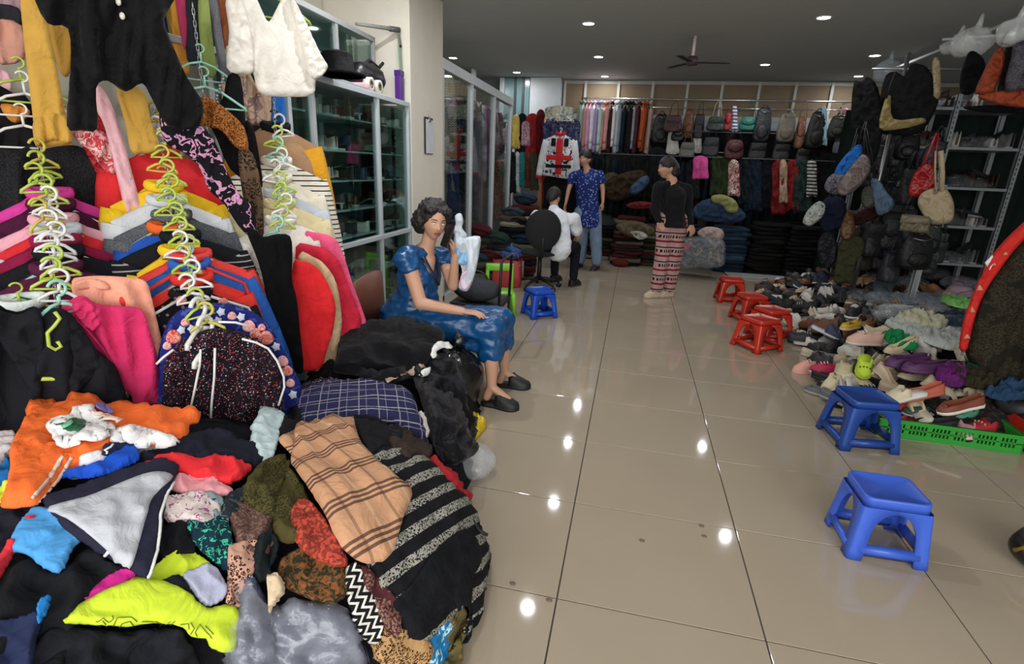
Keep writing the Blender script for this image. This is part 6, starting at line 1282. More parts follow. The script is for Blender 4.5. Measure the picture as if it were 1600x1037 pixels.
# back wall rail with garments edge on
br = thing('garment_rail', 'long steel rail for garments in front of the brown blind panels', 'rail', (-1.0, 9.75, 2.66)); MB().tube([(0, 0, 0), (5.4, 0, 0)], .014, 8).build('tube', STEEL, br)
for x in (.02, 1.3, 2.7, 4.1): MB().tube([(x, 0, 0), (x, .3, 0)], .01, 6).build('bracket', STEEL, br)
GE = 'shirts hanging edge on along the back rail'
cols = [('6e7f6c', 'sage green'), ('93a095', 'pale grey green'), ('b88e88', 'dusty pink'), ('d39ab6', 'pink'), ('d8d4dc', 'white'), ('a58cc0', 'lilac'), ('a8c4b4', 'mint green'), ('d8aaa6', 'pale pink'), ('c88c8c', 'rose pink'), ('3a2028', 'dark plum'), ('d8d6d0', 'off white'), ('9ea8b0', 'pale blue grey'), ('7a8c98', 'steel blue'), ('1c2430', 'navy'), ('181a1e', 'black'), ('241618', 'brownish black'), ('8c9098', 'grey checked'), ('4a2a2e', 'dark wine'), ('a84c26', 'rust orange'), ('98442a', 'deep rust'), ('a08c80', 'stone beige')]
GMB = None
for i, (c_, nme) in enumerate(cols):
    x = aty(908+i*5.4, 160, 9.75).x
    if GMB is None:
        g0 = garment(f'{nme} shirt hanging edge on first at the left end of the back rail', 'shirt', V((x, 9.75, 2.60)), PI/2, cloth(c_), W=.44, L=.82, D=.075, n=20, rows=7, collar=True, name='shirt', group=GE, sl=.6, sa=.03, seed=3); GMB = g0; g = g0
    else:
        g = copy_tree(GMB); g.location = (x, 9.75+R.uniform(-.03, .03), 2.60); g.rotation_euler.z = PI/2+R.uniform(-.12, .12); g['label'] = f'{nme} shirt hanging edge on, just right of the {cols[i-1][1]} one'
        g.scale = (1, 1, R.uniform(.85, 1.08))
        for ch in g.children: recolor(ch, cloth(c_) if 'checked' not in nme else cloth(c_, 'check', '4a4c50', sc=.5))
    o = hanger(V((x, g.location.y, 2.60)), g.rotation_euler.z, R.choice(('white', 'grey', 'dark')), f"hanger of the {nme} shirt on the back rail", 'hangers on the back rail')
# rack at the left end of the back wall with two rails
lr = thing('garment_rail', 'double garment rail behind the glass partition end', 'rail', (-2.2, 9.2, 0))
for z in (2.16, 1.42): MB().tube([(0, 0, z), (1.15, 0, z)], .014, 8).build('tube', STEEL, lr)
for x in (0, 1.15): MB().tube([(x, 0, 0), (x, 0, 2.2)], .014, 8).build('upright', STEEL, lr)
for i, (x0, y0, x1, y1, c_, k_, lb) in enumerate(((800, 180, 812, 232, 'b8a050', 'plain', 'yellow'), (808, 178, 824, 236, '1a1a1c', 'plain', 'black'), (815, 190, 828, 228, 'b88a88', 'blotch', 'pink printed'), (822, 178, 842, 240, '8a1e20', 'plain', 'bright red'), (838, 172, 852, 244, '5c1418', 'plain', 'dark red'))):
    strip('hanging_shirt', 'top', f'{lb} top on the upper rail right of the glass partition', x0, y0, x1, y1, 9.1+.05*(i % 2), cloth(c_, k_, '6a5a78'), grp='tops on the upper rail behind the partition')
for i, (x0, y0, x1, y1, c_, lb) in enumerate(((797, 238, 806, 300, '17171a', 'black'), (804, 238, 813, 300, 'a8b4bc', 'pale blue'), (812, 238, 820, 290, '1f6a66', 'teal'), (819, 238, 831, 292, '5a2c24', 'brown'), (829, 238, 841, 296, '3a3c2e', 'olive'), (840, 240, 849, 330, '9a7448', 'tan'), (847, 244, 856, 325, '7c2420', 'red and black'))):
    strip('hanging_trousers', 'trousers', f'{lb} trousers on the lower rail right of the glass partition', x0, y0, x1, y1, 9.05+.05*(i % 2), cloth(c_), grp='trousers on the lower rail behind the partition')
# racing jacket cascade
def st2(*a, **k): return strip(*a, **k)
st2('cap_bundle', 'cloth', 'bundle of pale patterned cloth on top of the back cascade', 852, 166, 895, 192, 8.95, cloth('b8a080', 'blotch', '9aa8a0', '6a7a78'), puff=.06)
st2('print_blouse', 'blouse', 'navy printed blouse above the red and white jacket', 848, 184, 906, 238, 8.95, cloth('2a2c4c', 'blotch', '2a2c4c', '5a5a6c'))
rj = garment('red white and black racing jacket hanging behind the woman in the dotted tunic', 'jacket', aty(876, 208, 8.75), V((.1, -1, 0)).normalized(), cloth('c8c8cc', 'blotch', 'c8c8cc', '17171a', sc=1.4), W=.46, L=.66, name='jacket', m2=cloth('c8c8cc'), m3=cloth('b01c20'), sl=.58)
for a_, b_, c_ in (((-.05, -.09, -.62), (.05, -.075, -.08), 'b01c20'), ((-.2, -.088, -.4), (.2, -.07, -.33), 'b01c20'), ((-.2, -.1, -.52), (.2, -.08, -.47), '17171a')): MB().box(a_, b_).build('colour_panel', cloth(c_), rj, bevel=.004)
for sx in (-1, 1): MB().box((sx*.1-.035, -.085, -.2), (sx*.1+.035, -.07, -.08)).build('shoulder_patch', cloth('17171a'), rj, bevel=.004)
hanger(aty(876, 208, 8.75), 0, 'white', 'white hanger at the neck of the racing jacket'); hanger(aty(876, 176, 8.9), 0, 'white', 'white hanger on top of the back cascade')
st2('dark_coat', 'coat', 'black coat hanging below the racing jacket', 850, 272, 908, 335, 8.9, cloth('121214'))
# glass partition room: garments behind the panes
GR = 'garments behind the glass partition'
for i, (x0, y0, x1, y1, X, c_, k_, c2, lb) in enumerate(((694, 120, 712, 330, -2.45, 'b0a890', 'zigzag', '3a3630', 'cream and brown woven'), (712, 130, 724, 300, -2.5, '2c3c34', 'leopard', '18201c', 'dark green'), (722, 140, 735, 340, -2.45, '5a5050', 'blotch', '3c3838', 'taupe'), (738, 160, 746, 340, -2.5, '7c7c84', 'plain', '', 'grey'), (745, 162, 753, 345, -2.45, 'a89ca0', 'plain', '', 'pale mauve'), (752, 165, 759, 280, -2.5, 'b8b4c0', 'plain', '', 'lilac white'), (757, 166, 764, 270, -2.5, '8a5a7c', 'plain', '', 'dusty purple'), (763, 168, 770, 260, -2.5, '5c6468', 'plain', '', 'slate'), (771, 170, 778, 260, -2.5, '6c7078', 'plain', '', 'steel grey'), (777, 176, 786, 240, -2.45, '3a4048', 'plain', '', 'charcoal'), (774, 250, 792, 340, -2.4, '8c4430', 'blotch', 'b08a78', 'rust printed'), (700, 250, 716, 345, -2.4, '384470', 'plain', '', 'blue'), (780, 200, 793, 252, -2.4, 'a89490', 'blotch', '7c6c68', 'pink beige'))):
    c = (x0+x1)/2; d_ = X/ray(c, 200).x; pl_ = plane(c, 200, d_); t = thing('hanging_garment', f'{lb} garment hanging behind the glass partition', 'garment', pl_.p, 0, GR)
    sub(t, 'body', [(x0, y0+4), (c, y0), (x1, y0+4), (x1+2, (y0+y1)/2), (x1+1, y1), (c, y1+3), (x0-1, y1), (x0-2, (y0+y1)/2)], cloth(c_, k_, c2 or 'ffffff'), pl_, both=True, puff=.04, wr=.03, ws=.07, wd=((c, y0), (c, y1)), R_=3)
pr_ = thing('garment_rail', 'rail behind the glass partition', 'rail', (-2.5, 5.6, 2.3)); MB().tube([(0, 0, 0), (0, 3.2, 0)], .013, 8).build('tube', STEEL, pr_)

# ------------------------------------------------------------------ bags along the back wall
BG = 'bags hanging along the back wall'
mr = thing('wire_rail', 'thin steel rail holding the bags along the back wall', 'rail', (.15, 9.6, 2.52)); MB().tube([(0, 0, 0), (3.9, -.05, 0)], .008, 6).build('tube', STEEL, mr)
for a in ((1017, 178, 1042, 224, 9.45, '141416', 'pack', 'black backpack first from the left on the back wall'), (1036, 180, 1064, 206, 9.35, '34161c', 'tote', 'dark maroon handbag second along the back wall'), (1048, 202, 1068, 220, 9.4, '121214', 'sling', 'small black bag under the maroon handbag'), (1064, 172, 1081, 216, 9.45, '5a3418', 'pack', 'tall brown bag on the back wall'), (1081, 178, 1098, 216, 9.45, '1a1620', 'tote', 'narrow black bag right of the tall brown one'),
    (1103, 182, 1131, 204, 9.35, '26302e', 'tote', 'dark green grey handbag with cream handles'), (1129, 176, 1141, 204, 9.4, '8a1e28', 'sling', 'bright red bag beside the cream handled one'), (1154, 182, 1180, 204, 9.4, '1f6a5c', 'sling', 'teal green bag hanging aslant on the back wall'), (1174, 168, 1200, 222, 9.35, '1a1c20', 'pack', 'large black backpack right of the teal bag'),
    (1211, 176, 1238, 222, 9.3, '5e554a', 'pack', 'taupe grey backpack on the back wall'), (1238, 182, 1253, 232, 9.4, '7a5238', 'sling', 'brown bag with pale floral top part'), (1255, 174, 1284, 232, 9.3, '141614', 'pack', 'black puffy backpack with tan tag'), (1291, 180, 1320, 216, 9.25, '20241c', 'pack', 'black backpack with small flower print'),
    (1095, 214, 1122, 244, 9.35, '1e2228', 'tote', 'charcoal bag in the second row below the cream handled bag'), (1129, 218, 1160, 249, 9.25, '3e1218', 'round', 'round dark wine bag in the second row'), (1166, 222, 1196, 250, 9.35, '101012', 'tote', 'black bag in the second row below the large black backpack'), (1204, 224, 1232, 250, 9.35, '1c1e1c', 'tote', 'dark bag in the second row below the taupe backpack'), (1060, 222, 1084, 246, 9.35, '5a5850', 'tote', 'stone grey bag in the second row below the brown bag'), (1240, 232, 1262, 256, 9.35, '1a1814', 'tote', 'dark olive bag in the second row below the floral top bag')):
    x0, y0, x1, y1, Y, c_, k_, lb = a; bag(lb, x0, y0, x1, y1, Y, c_, k_, hc='c8b078' if 'cream handles' in lb else None, top=max(6, y0-163) if y0 < 200 else 10, grp=BG)
strip('pale_scarf', 'scarf', 'pale blue strap like scarf hanging among the back wall bags', 1283, 166, 1292, 226, 9.3, cloth('8fb0c0')); strip('white_cloth', 'cloth', 'white cloth square hanging below the maroon handbag', 1042, 206, 1060, 240, 9.5, cloth('b8b8b0'))
strip('pink_cloth', 'cloth', 'pink and white cloth strip beside the black pole garment', 1316, 170, 1328, 240, 9.5, cloth('b0828a')); strip('striped_strap', 'strap', 'white and navy strap hanging left of the teal bag', 1144, 165, 1152, 206, 9.4, cloth('c0c4cc', 'stripe', '3a4260'))
strip('white_cloth', 'cloth', 'white cloth hanging in the second row beside the stone grey bag', 1083, 208, 1096, 238, 9.45, cloth('a8a8a4'))
GL = 'clothes hanging low along the back wall'
for x0, y0, x1, y1, Y, c_, k_, lb in ((1083, 244, 1106, 280, 9.2, 'c44a8c', 'plain', 'bright pink bag like garment'), (1110, 244, 1142, 305, 9.3, '2c3620', 'plain', 'olive green coat'), (1138, 250, 1155, 306, 9.2, '8a4040', 'blotch', 'red and white printed trousers'), (1153, 248, 1170, 318, 9.3, '1c2022', 'plain', 'black trousers'), (1164, 246, 1190, 330, 9.3, '17222e', 'plain', 'dark blue trousers'), (1186, 246, 1210, 326, 9.35, '10141c', 'plain', 'blackish navy trousers'), (1206, 250, 1226, 334, 9.25, '6e1a1a', 'plain', 'dark red dress'), (1218, 250, 1230, 316, 9.2, 'a89078', 'plain', 'beige scarf'), (1228, 250, 1248, 328, 9.25, '7c1c1c', 'plain', 'second dark red dress'), (1240, 250, 1268, 332, 9.2, '233430', 'plain', 'dark green trousers'), (1261, 250, 1276, 306, 9.1, 'b0b0ac', 'stripe', 'white and black striped jacket'),
    (1015, 230, 1040, 300, 9.4, '15171a', 'plain', 'black coat left of the woman in black'), (1072, 250, 1092, 310, 9.4, '1b1d20', 'plain', 'black coat right of the woman in black'), (985, 240, 1020, 310, 9.5, '141516', 'plain', 'wide black coat under the rust shirts'), (945, 238, 990, 300, 9.55, '181a1b', 'plain', 'black coat under the pink shirts'), (908, 232, 950, 300, 9.6, '1c1e20', 'plain', 'charcoal coat under the green shirts')):
    strip('hanging_garment', 'garment', lb + ' hanging low on the back wall', x0, y0, x1, y1, Y, cloth(c_, k_, '1a1a1a' if k_ == 'stripe' else 'c8bcb4'), grp=GL, puff=.05)
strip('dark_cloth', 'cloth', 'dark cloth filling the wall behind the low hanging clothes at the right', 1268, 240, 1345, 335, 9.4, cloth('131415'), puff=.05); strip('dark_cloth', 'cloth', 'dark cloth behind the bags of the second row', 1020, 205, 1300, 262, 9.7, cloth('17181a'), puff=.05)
# ------------------------------------------------------------------ folded piles in front of the back wall
def folded(label, x, y, z, w_, d_, h_, m, rot=0, name='folded_jeans', cat='jeans', grp=None, seed=0):
    t = thing(name, label, cat, (x, y, z), rot, grp); b = MB(); n_ = 26
    pr = [(-.5, .82), (-.42, .96), (-.2, 1), (.2, 1), (.42, .96), (.5, .8)]
    for q, s_ in pr:
        for j in range(n_):
            a = 2*PI*j/n_; c, s = math.cos(a), math.sin(a); X, Y = math.copysign(abs(c)**.45, c)*w_/2*s_, math.copysign(abs(s)**.45, s)*d_/2*s_
            b.v.append(V((X+.02*noise.noise(V((X*9, q*3, seed))), Y+.02*noise.noise(V((Y*9, q*3, seed+5))), h_*(q+.5)+h_*.35*noise.noise(V((X*6, Y*6, seed*3.1))))))
    for i in range(len(pr)-1):
        for j in range(n_): b.f.append((i*n_+j, i*n_+(j+1) % n_, (i+1)*n_+(j+1) % n_, (i+1)*n_+j))
    b.v.append(V((0, 0, 0))); b.v.append(V((0, 0, h_))); k_ = len(b.v)-2; l_ = (len(pr)-1)*n_
    for j in range(n_): b.f += [(k_, (j+1) % n_, j), (k_+1, l_+j, l_+(j+1) % n_)]
    b.build('cloth', m, t)
    MB().tube([(-w_*.46, -d_/2*.99, h_*.5), (0, -d_/2*1.02, h_*.5), (w_*.46, -d_/2*.99, h_*.5)], h_*.08, 5).build('fold_seam', m, t); return t
pals = {'jeans': ['202f40', '2a3f54', '1c2836', '34495e', '2a3a4c', '182436'], 'dark': ['141416', '1c1c1e', '101114', '202226', '181614', '121318'], 'mix': ['2a2a22', '3e3426', '1a1c1a', '4a4034', '441a1c', '14161a', '5c5648', '8a8478', '22262a']}
cn_ = {'202f40': 'dark blue', '2a3f54': 'mid blue', '1c2836': 'navy', '34495e': 'faded blue', '2a3a4c': 'blue', '182436': 'deep navy', '2a2a22': 'olive black', '3e3426': 'brown', '1a1c1a': 'black', '4a4034': 'khaki brown', '441a1c': 'dark red', '14161a': 'blue black', '5c5648': 'khaki', '8a8478': 'pale stone', '22262a': 'charcoal'}
PX = [('jeans', 1.85, 9.2, 10, 'mix', 'x of the striped trousers'), ]
for cx, cy, n_, pk, w_, d_, h_, where in ((-.02, 9.15, 14, 'mix', .5, .42, .065, 'the stack left of the woman in black'), (.42, 9.3, 12, 'mix', .48, .42, .062, 'the stack behind the woman in black'), (1.62, 9.25, 11, 'jeans', .52, .45, .07, 'the right jeans stack'), (1.15, 9.5, 10, 'jeans', .5, .4, .07, 'the left jeans stack'), (2.15, 9.2, 13, 'dark', .55, .45, .07, 'the first black stack'), (2.68, 9.15, 13, 'dark', .55, .45, .068, 'the middle black stack'), (3.15, 9.0, 11, 'dark', .5, .45, .066, 'the last black stack'), (-.5, 9.6, 9, 'mix', .5, .4, .08, 'the dotted tunic stack'), (2.4, 9.6, 15, 'dark', .6, .35, .066, 'the rear black stack'), (-.9, 9.6, 9, 'mix', .4, .4, .075, 'the stack under the racing jacket')):
    z = 0
    for i in range(n_):
        c_ = R.choice(pals[pk]); hh = h_*R.uniform(.8, 1.15); lvl = 'lowest' if i == 0 else 'topmost' if i == n_-1 else f"{ORD[i]} from the floor"
        folded(f"{cn_.get(c_, 'black')} cloth {lvl} in {where}", cx+R.uniform(-.03, .03), cy+R.uniform(-.03, .03), z, w_*R.uniform(.88, 1.05), d_, hh, cloth(c_), R.uniform(-.15, .15), 'folded_jeans' if pk == 'jeans' else 'folded_garment', 'jeans' if pk == 'jeans' else 'clothes', 'folded clothes stacked before the back wall', i+cx*10); z += hh*.93
BK = lambda X, Y, z0: None
def loose(label, pts, Y, m, z=0, **k):
    c = sum(p[0] for p in pts)/len(pts), sum(p[1] for p in pts)/len(pts); pl_ = plane(c[0], c[1], Y/ray(*c).y); t = thing('crumpled_garment', label, 'clothes', pl_.p, 0, 'loose garments on the back wall piles'); k.setdefault('puff', .12)
    sub(t, 'body', pts, m, pl_, both=True, wr=.05, ws=.1, R_=9, **k); return t
loose('dark brown crumpled coat on top of the left back stack', [(942, 290), (955, 278), (980, 268), (1005, 266), (1012, 280), (1000, 300), (975, 312), (950, 312)], 9.1, cloth('33281c')); loose('olive grey crumpled garment left of the brown coat', [(935, 282), (950, 270), (965, 272), (968, 292), (950, 300), (936, 298)], 9.3, cloth('4a3e2e'))
loose('faded blue denim lying across the brown coat', [(985, 292), (1000, 278), (1012, 274), (1014, 286), (998, 302), (986, 303)], 8.95, cloth('3a4c66')); loose('dark red garment edge in the left back stack', [(978, 320), (1000, 314), (1022, 318), (1020, 324), (990, 326)], 8.85, cloth('6a2226'), puff=.04)
loose('khaki garment sagging from the left stack', [(962, 352), (985, 344), (1010, 350), (1024, 362), (1000, 372), (975, 366)], 8.85, cloth('5c5240'), puff=.06); loose('white garment tag sheet in the left stack', [(985, 362), (1004, 362), (1012, 370), (998, 374)], 8.75, cloth('a8a8a0'), puff=.03)
loose('blue denim heap on top of the jeans stacks', [(1082, 328), (1096, 314), (1118, 310), (1150, 320), (1166, 338), (1150, 348), (1110, 346), (1088, 342)], 9.0, cloth('2c4058')); loose('pale yellow green cloth lying on the denim heap', [(1112, 306), (1130, 304), (1150, 314), (1153, 330), (1138, 332), (1128, 320), (1114, 316)], 8.85, cloth('8c8c58'), puff=.05)
loose('pale pink and white clothes on top of the clear bag', [(1090, 362), (1105, 354), (1128, 358), (1130, 372), (1112, 378), (1094, 372)], 8.55, cloth('a8948e'), puff=.07); loose('black cloth beside the pink clothes on the clear bag', [(1068, 372), (1082, 360), (1094, 364), (1096, 376), (1080, 380)], 8.6, cloth('141417'), puff=.05)
q_ = loose('clear plastic sack of pale clothes on the floor by the back piles', [(1054, 404), (1056, 384), (1070, 374), (1100, 372), (1128, 376), (1131, 398), (1126, 414), (1090, 417), (1060, 416)], 8.5, cloth('50545a', 'blotch', '3c4048', '8a7c70', sc=2.2)); sub(q_, 'film', [(1052, 404), (1054, 382), (1070, 371), (1100, 369), (1130, 374), (1134, 398), (1128, 416), (1090, 419), (1058, 418)], plastic_film('a8b0b4', .25), plane(1092, 395, 8.38/ray(1092, 395).y), both=True, puff=.2, wr=.04)
q_ = loose('bright pink cloth inside the clear sack', [(1060, 386), (1072, 380), (1080, 384), (1074, 392), (1062, 394)], 8.3, cloth('a83858'), puff=.03)
fs = struct(boxobj('trim_3', (1.55, 8.6, 0), (2.5, 8.95, .03), mat('a8aaaa', .6, name='pale_board'), bevel=.004))
bt = thing('shoe_bag', 'dark red bag on the floor behind the woman in the dotted tunic', 'bag', (-.1, 8.85, 0)); MB().ball((0, 0, .07), .12, 16, 10, (1.2, .8, .6)).build('bag_body', cloth('5c2018'), bt); MB().tube(arc((0, 0, .12), .06, 0, PI, 8), .007, 6).build('handle', DARK, bt)

# dark coats edge on under the bags, down to the folded stacks
lw = thing('garment_rail', 'low rail of dark coats under the bags on the back wall', 'rail', (-1.0, 9.72, 1.86)); MB().tube([(0, 0, 0), (5.2, 0, 0)], .013, 8).build('tube', STEEL, lw)
for x in (.02, 1.7, 3.4, 5.1): MB().tube([(x, 0, 0), (x, 0, -1.86)], .013, 8).build('upright', STEEL, lw)
DC = [('141518', 'black'), ('1a1c20', 'charcoal'), ('10131a', 'blue black'), ('1c1a16', 'brown black'), ('20241c', 'dark olive'), ('16202c', 'dark navy'), ('2a1416', 'dark wine')]
g0 = None
for i in range(46):
    c_, nm_ = DC[i % 7 if i % 3 else (i*5) % 7]; x = -.9+i*.108; xx = ('under the green shirts', 'under the pink shirts', 'under the rust shirts', 'behind the woman in black', 'under the brown bag', 'under the cream handled bag', 'under the teal bag', 'under the taupe backpack', 'under the puffy backpack', 'near the pole')[min(9, i//5)]
    lb = f"{nm_} coat edge on, {ORD[i % 5]} of those {xx}"
    if g0 is None: g0 = g = garment(lb, 'coat', V((x, 9.72, 1.8)), PI/2, cloth(c_), W=.42, L=1.05, D=.10, n=16, rows=6, name='hanging_coat', group='dark coats on the low back rail', sl=.62, sa=.03, seed=4)
    else:
        g = copy_tree(g0); g.location = (x, 9.72+R.uniform(-.03, .03), 1.8); g.rotation_euler.z = PI/2+R.uniform(-.15, .15); g['label'] = lb; g.scale = (1, 1, R.uniform(.9, 1.12))
        for ch in g.children: recolor(ch, cloth(c_))

for lb, py_, Y_, x0, x1 in (('thin rail holding the second row of bags on the back wall', 207, 9.35, .6, 3.3), ('thin rail holding the low hanging clothes on the back wall', 247, 9.25, -.7, 3.5)):
    z_ = aty(1150, py_, Y_).z; t_ = thing('wire_rail', lb, 'rail', (x0, Y_, z_)); MB().tube([(0, 0, 0), (x1-x0, 0, 0)], .009, 6).build('tube', mat('4a4c50', .5, name='dark_steel'), t_)
    for x in (0, (x1-x0)/2, x1-x0): MB().tube([(x, 0, 0), (x, 9.72-Y_, 0)], .007, 6).build('bracket', mat('4a4c50', .5, name='dark_steel'), t_)
chain(aty(876, 152, 9.7), aty(876, 208, 8.8), 'steel chain holding the cascade with the racing jacket')
# ------------------------------------------------------------------ bags on the pole and racks at the right
def hb_(name, label, pts, m, x, y, Y, parts=(), puff=.06, **k):
    pl_ = plane(x, y, Y/ray(x, y).y); t = thing(name, label, 'bag' if 'bag' in name or 'pack' in name else 'clothes', pl_.p); k.setdefault('wr', .022)
    sub(t, 'bag_body' if 'bag' in name or 'pack' in name else 'body', pts, m, pl_, both=True, puff=puff*.8, ws=.06, R_=5, **k)
    for nm, path, r_, mm in parts:
        o = MB().tube([pl_(*p)[0]-pl_.n*-.03 for p in path], r_, 6, flat=.5).build(nm, mm, t); o.matrix_parent_inverse = Matrix.Translation(-t.location)
    return t, pl_
pp = thing('display_pole', 'steel pole carrying the hanging bags left of the shoe racks', 'pole', atz(1345, 440, 0)); pp.location.y = 6.6; pp.location.x = aty(1338, 430, 6.6).x; MB().tube([(0, 0, 0), (0, 0, 2.75)], .02, 10).build('tube', STEEL, pp); MB().lathe([(0, 0), (.18, 0), (.18, .015), (.03, .03), (0, .03)]).build('base_plate', STEEL, pp); MB().tube([(-.3, 0, 2.6), (.9, 0, 2.6)], .012, 8).build('cross_bar', STEEL, pp)
BKF = cloth('131315')
hb_('hanging_coat', 'long black garment hanging from the pole at the top', [(1346, 128), (1356, 120), (1372, 138), (1380, 190), (1372, 240), (1356, 262), (1342, 240), (1330, 190), (1334, 130)], BKF, 1355, 180, 6.5)
hb_('hanging_coat', 'broad black bag like coat behind the long one', [(1380, 128), (1396, 112), (1414, 118), (1424, 100), (1446, 104), (1458, 122), (1466, 160), (1440, 205), (1400, 212), (1372, 200)], cloth('18181a'), 1410, 150, 6.6)
hb_('cloth_strip', 'narrow cream cloth strip hanging above the khaki trimmed bag', [(1457, 96), (1468, 94), (1470, 130), (1468, 152), (1458, 152)], cloth('a89878'), 1463, 120, 6.5)
ub2 = thing('plastic_bag', 'pale clear plastic bag high above the cross bar', 'bag', aty(1388, 112, 6.9)); b_ = MB().ball((0, 0, 0), .13, 18, 12, (1, .7, .9))
for v_ in b_.v: v_ *= 1+.3*noise.noise(v_*12)
b_.build('film', plastic_film('a8b4bc', .35), ub2); MB().tube([(0, 0, .08), (0, 0, .2)], [.03, .01], 8).build('knotted_top', plastic_film('a8b4bc', .35), ub2)
hb_('shoulder_bag', 'khaki trimmed black bag high on the cross bar', [(1374, 200), (1382, 158), (1392, 150), (1396, 186), (1440, 184), (1444, 192), (1404, 202)], cloth('8c7c50'), 1405, 180, 6.35, (('strap', [(1385, 156), (1392, 130), (1400, 112)], .01, DARK),), puff=.03)
hb_('shoulder_bag', 'bright blue bag hanging on the pole', [(1304, 268), (1318, 246), (1340, 226), (1348, 234), (1340, 256), (1322, 272), (1308, 280)], cloth('1660b0'), 1326, 252, 6.3, (('strap', [(1342, 228), (1346, 205), (1352, 190)], .008, DARK),))
hb_('shoulder_bag', 'silver grey bag with dark print under the blue one', [(1288, 290), (1300, 272), (1322, 272), (1328, 288), (1316, 302), (1296, 302)], cloth('6a6870', 'blotch', '6a6870', '38343c'), 1308, 288, 6.3, (('strap', [(1310, 274), (1328, 240), (1340, 200)], .008, DARK),))
hb_('shoulder_bag', 'large taupe leather bag hanging aslant on the pole', [(1308, 292), (1320, 272), (1338, 250), (1350, 240), (1360, 252), (1358, 270), (1344, 290), (1326, 304), (1312, 304)], mat('6e625e', .5, name='taupe_leather', bump=.2), 1335, 275, 6.2, (('strap', [(1350, 244), (1350, 215), (1354, 190)], .01, DARK),), puff=.08)
hb_('shoulder_bag', 'white and green printed bag low on the left of the pole', [(1254, 345), (1264, 326), (1280, 314), (1290, 322), (1284, 340), (1268, 352), (1260, 352)], cloth('9ca09a', 'blotch', 'a8aca6', '35504c', sc=.6), 1272, 335, 6.4, (('strap', [(1284, 316), (1300, 300), (1330, 240)], .007, DARK),))
hb_('shoulder_bag', 'dark navy bag beside the white printed one', [(1280, 335), (1288, 312), (1306, 306), (1322, 318), (1318, 350), (1300, 362), (1284, 358)], cloth('141a2c'), 1300, 335, 6.45, (('strap', [(1300, 308), (1320, 270), (1340, 210)], .007, DARK),), puff=.09)
hb_('shoulder_bag', 'brown teardrop shaped leather bag on the pole', [(1312, 362), (1318, 340), (1326, 326), (1334, 340), (1336, 360), (1328, 374), (1318, 374)], mat('5c3c1e', .5, name='brown_leather'), 1324, 350, 6.3, (('strap', [(1326, 328), (1332, 290), (1340, 230)], .007, DARK),))
hb_('trousers', 'olive trousers hanging at the foot of the pole', [(1304, 440), (1308, 400), (1316, 372), (1346, 370), (1350, 392), (1338, 410), (1334, 440), (1322, 442)], cloth('3a3c28'), 1325, 405, 6.35, puff=.04)
hb_('shoulder_bag', 'dark bag hanging between trousers and shoe heap', [(1278, 378), (1292, 362), (1306, 372), (1308, 400), (1296, 418), (1282, 410)], cloth('1b1c20', 'blotch', '1b1c20', '3c3c44', sc=.5), 1293, 390, 6.5, (('strap', [(1293, 365), (1310, 320), (1338, 220)], .006, DARK),), puff=.08)
hb_('shoulder_bag', 'checked black and white bag right of the taupe bag', [(1346, 318), (1348, 296), (1362, 290), (1370, 304), (1366, 320), (1354, 326)], cloth('55564e', 'check', '202020', sc=.4), 1358, 308, 6.3, (('strap', [(1360, 292), (1358, 250), (1350, 200)], .006, DARK),))
hb_('shoulder_bag', 'pale blue denim bag hanging right of the checked bag', [(1360, 282), (1372, 280), (1386, 300), (1398, 316), (1390, 330), (1372, 336), (1366, 318)], cloth('566a80'), 1380, 308, 6.2, (('strap', [(1366, 282), (1362, 240), (1354, 200)], .008, DARK),))
hb_('shoulder_bag', 'dark wine bag below the checked one', [(1330, 340), (1350, 326), (1372, 322), (1376, 336), (1352, 348), (1336, 352)], cloth('2c1416'), 1352, 338, 6.4, puff=.05)
for i, (x0, y0, x1, y1, Y, c_, lb) in enumerate(((1340, 345, 1372, 400, 6.5, '17181c', 'black bag below the dark wine bag'), (1366, 330, 1400, 390, 6.5, '1a1c20', 'charcoal bag beside the white rack leg'), (1395, 205, 1430, 250, 6.7, '101012', 'black bag hanging before the left rack bay'), (1398, 262, 1424, 320, 6.3, '141314', 'long black bag left of the bright red one'), (1345, 262, 1362, 292, 6.6, '1a1a1c', 'small black bag behind the taupe one'), (1398, 366, 1450, 420, 5.9, '101012', 'large black bag under the small khaki handbag'), (1370, 395, 1400, 440, 6.1, '22242a', 'dark grey bag standing by the rack leg'))):
    bag(lb, x0, y0, x1, y1, Y, c_, ('tote', 'sling', 'pack')[i % 3], top=20, th=.14)
hb_('shoulder_bag', 'bright red leather bag with long strap before the racks', [(1420, 305), (1424, 280), (1436, 262), (1452, 254), (1462, 264), (1464, 286), (1452, 300), (1436, 308)], mat('9c1a20', .35, name='red_leather', bump=.3), 1442, 282, 5.8, (('strap', [(1440, 262), (1450, 240), (1464, 208)], .02, mat('8c1a20', .4, name='red_strap')), ('strap', [(1456, 256), (1462, 235), (1466, 208)], .018, mat('8c1a20', .4, name='red_strap'))), puff=.07)
hb_('shoulder_bag', 'cream canvas hobo bag with long band right of the red bag', [(1434, 318), (1440, 302), (1458, 294), (1462, 302), (1468, 296), (1480, 296), (1490, 316), (1490, 340), (1480, 349), (1456, 350), (1444, 338)], cloth('a8987c'), 1462, 322, 5.6, (('strap', [(1471, 298), (1472, 270), (1470, 236)], .035, cloth('a8987c')), ('strap', [(1462, 298), (1461, 265), (1462, 236)], .012, cloth('a8987c'))), puff=.07)
t_, p_ = hb_('handbag', 'small khaki box handbag with dark opening under the red bag', [(1405, 360), (1410, 334), (1452, 338), (1455, 343), (1451, 366)], mat('6a624c', .5, name='khaki_leather'), 1430, 350, 5.5, (('handle', [(1412, 335), (1418, 318), (1426, 306)], .006, DARK), ('clasp', [(1428, 345), (1436, 346)], .012, STEEL)), puff=.05, sharp=True)
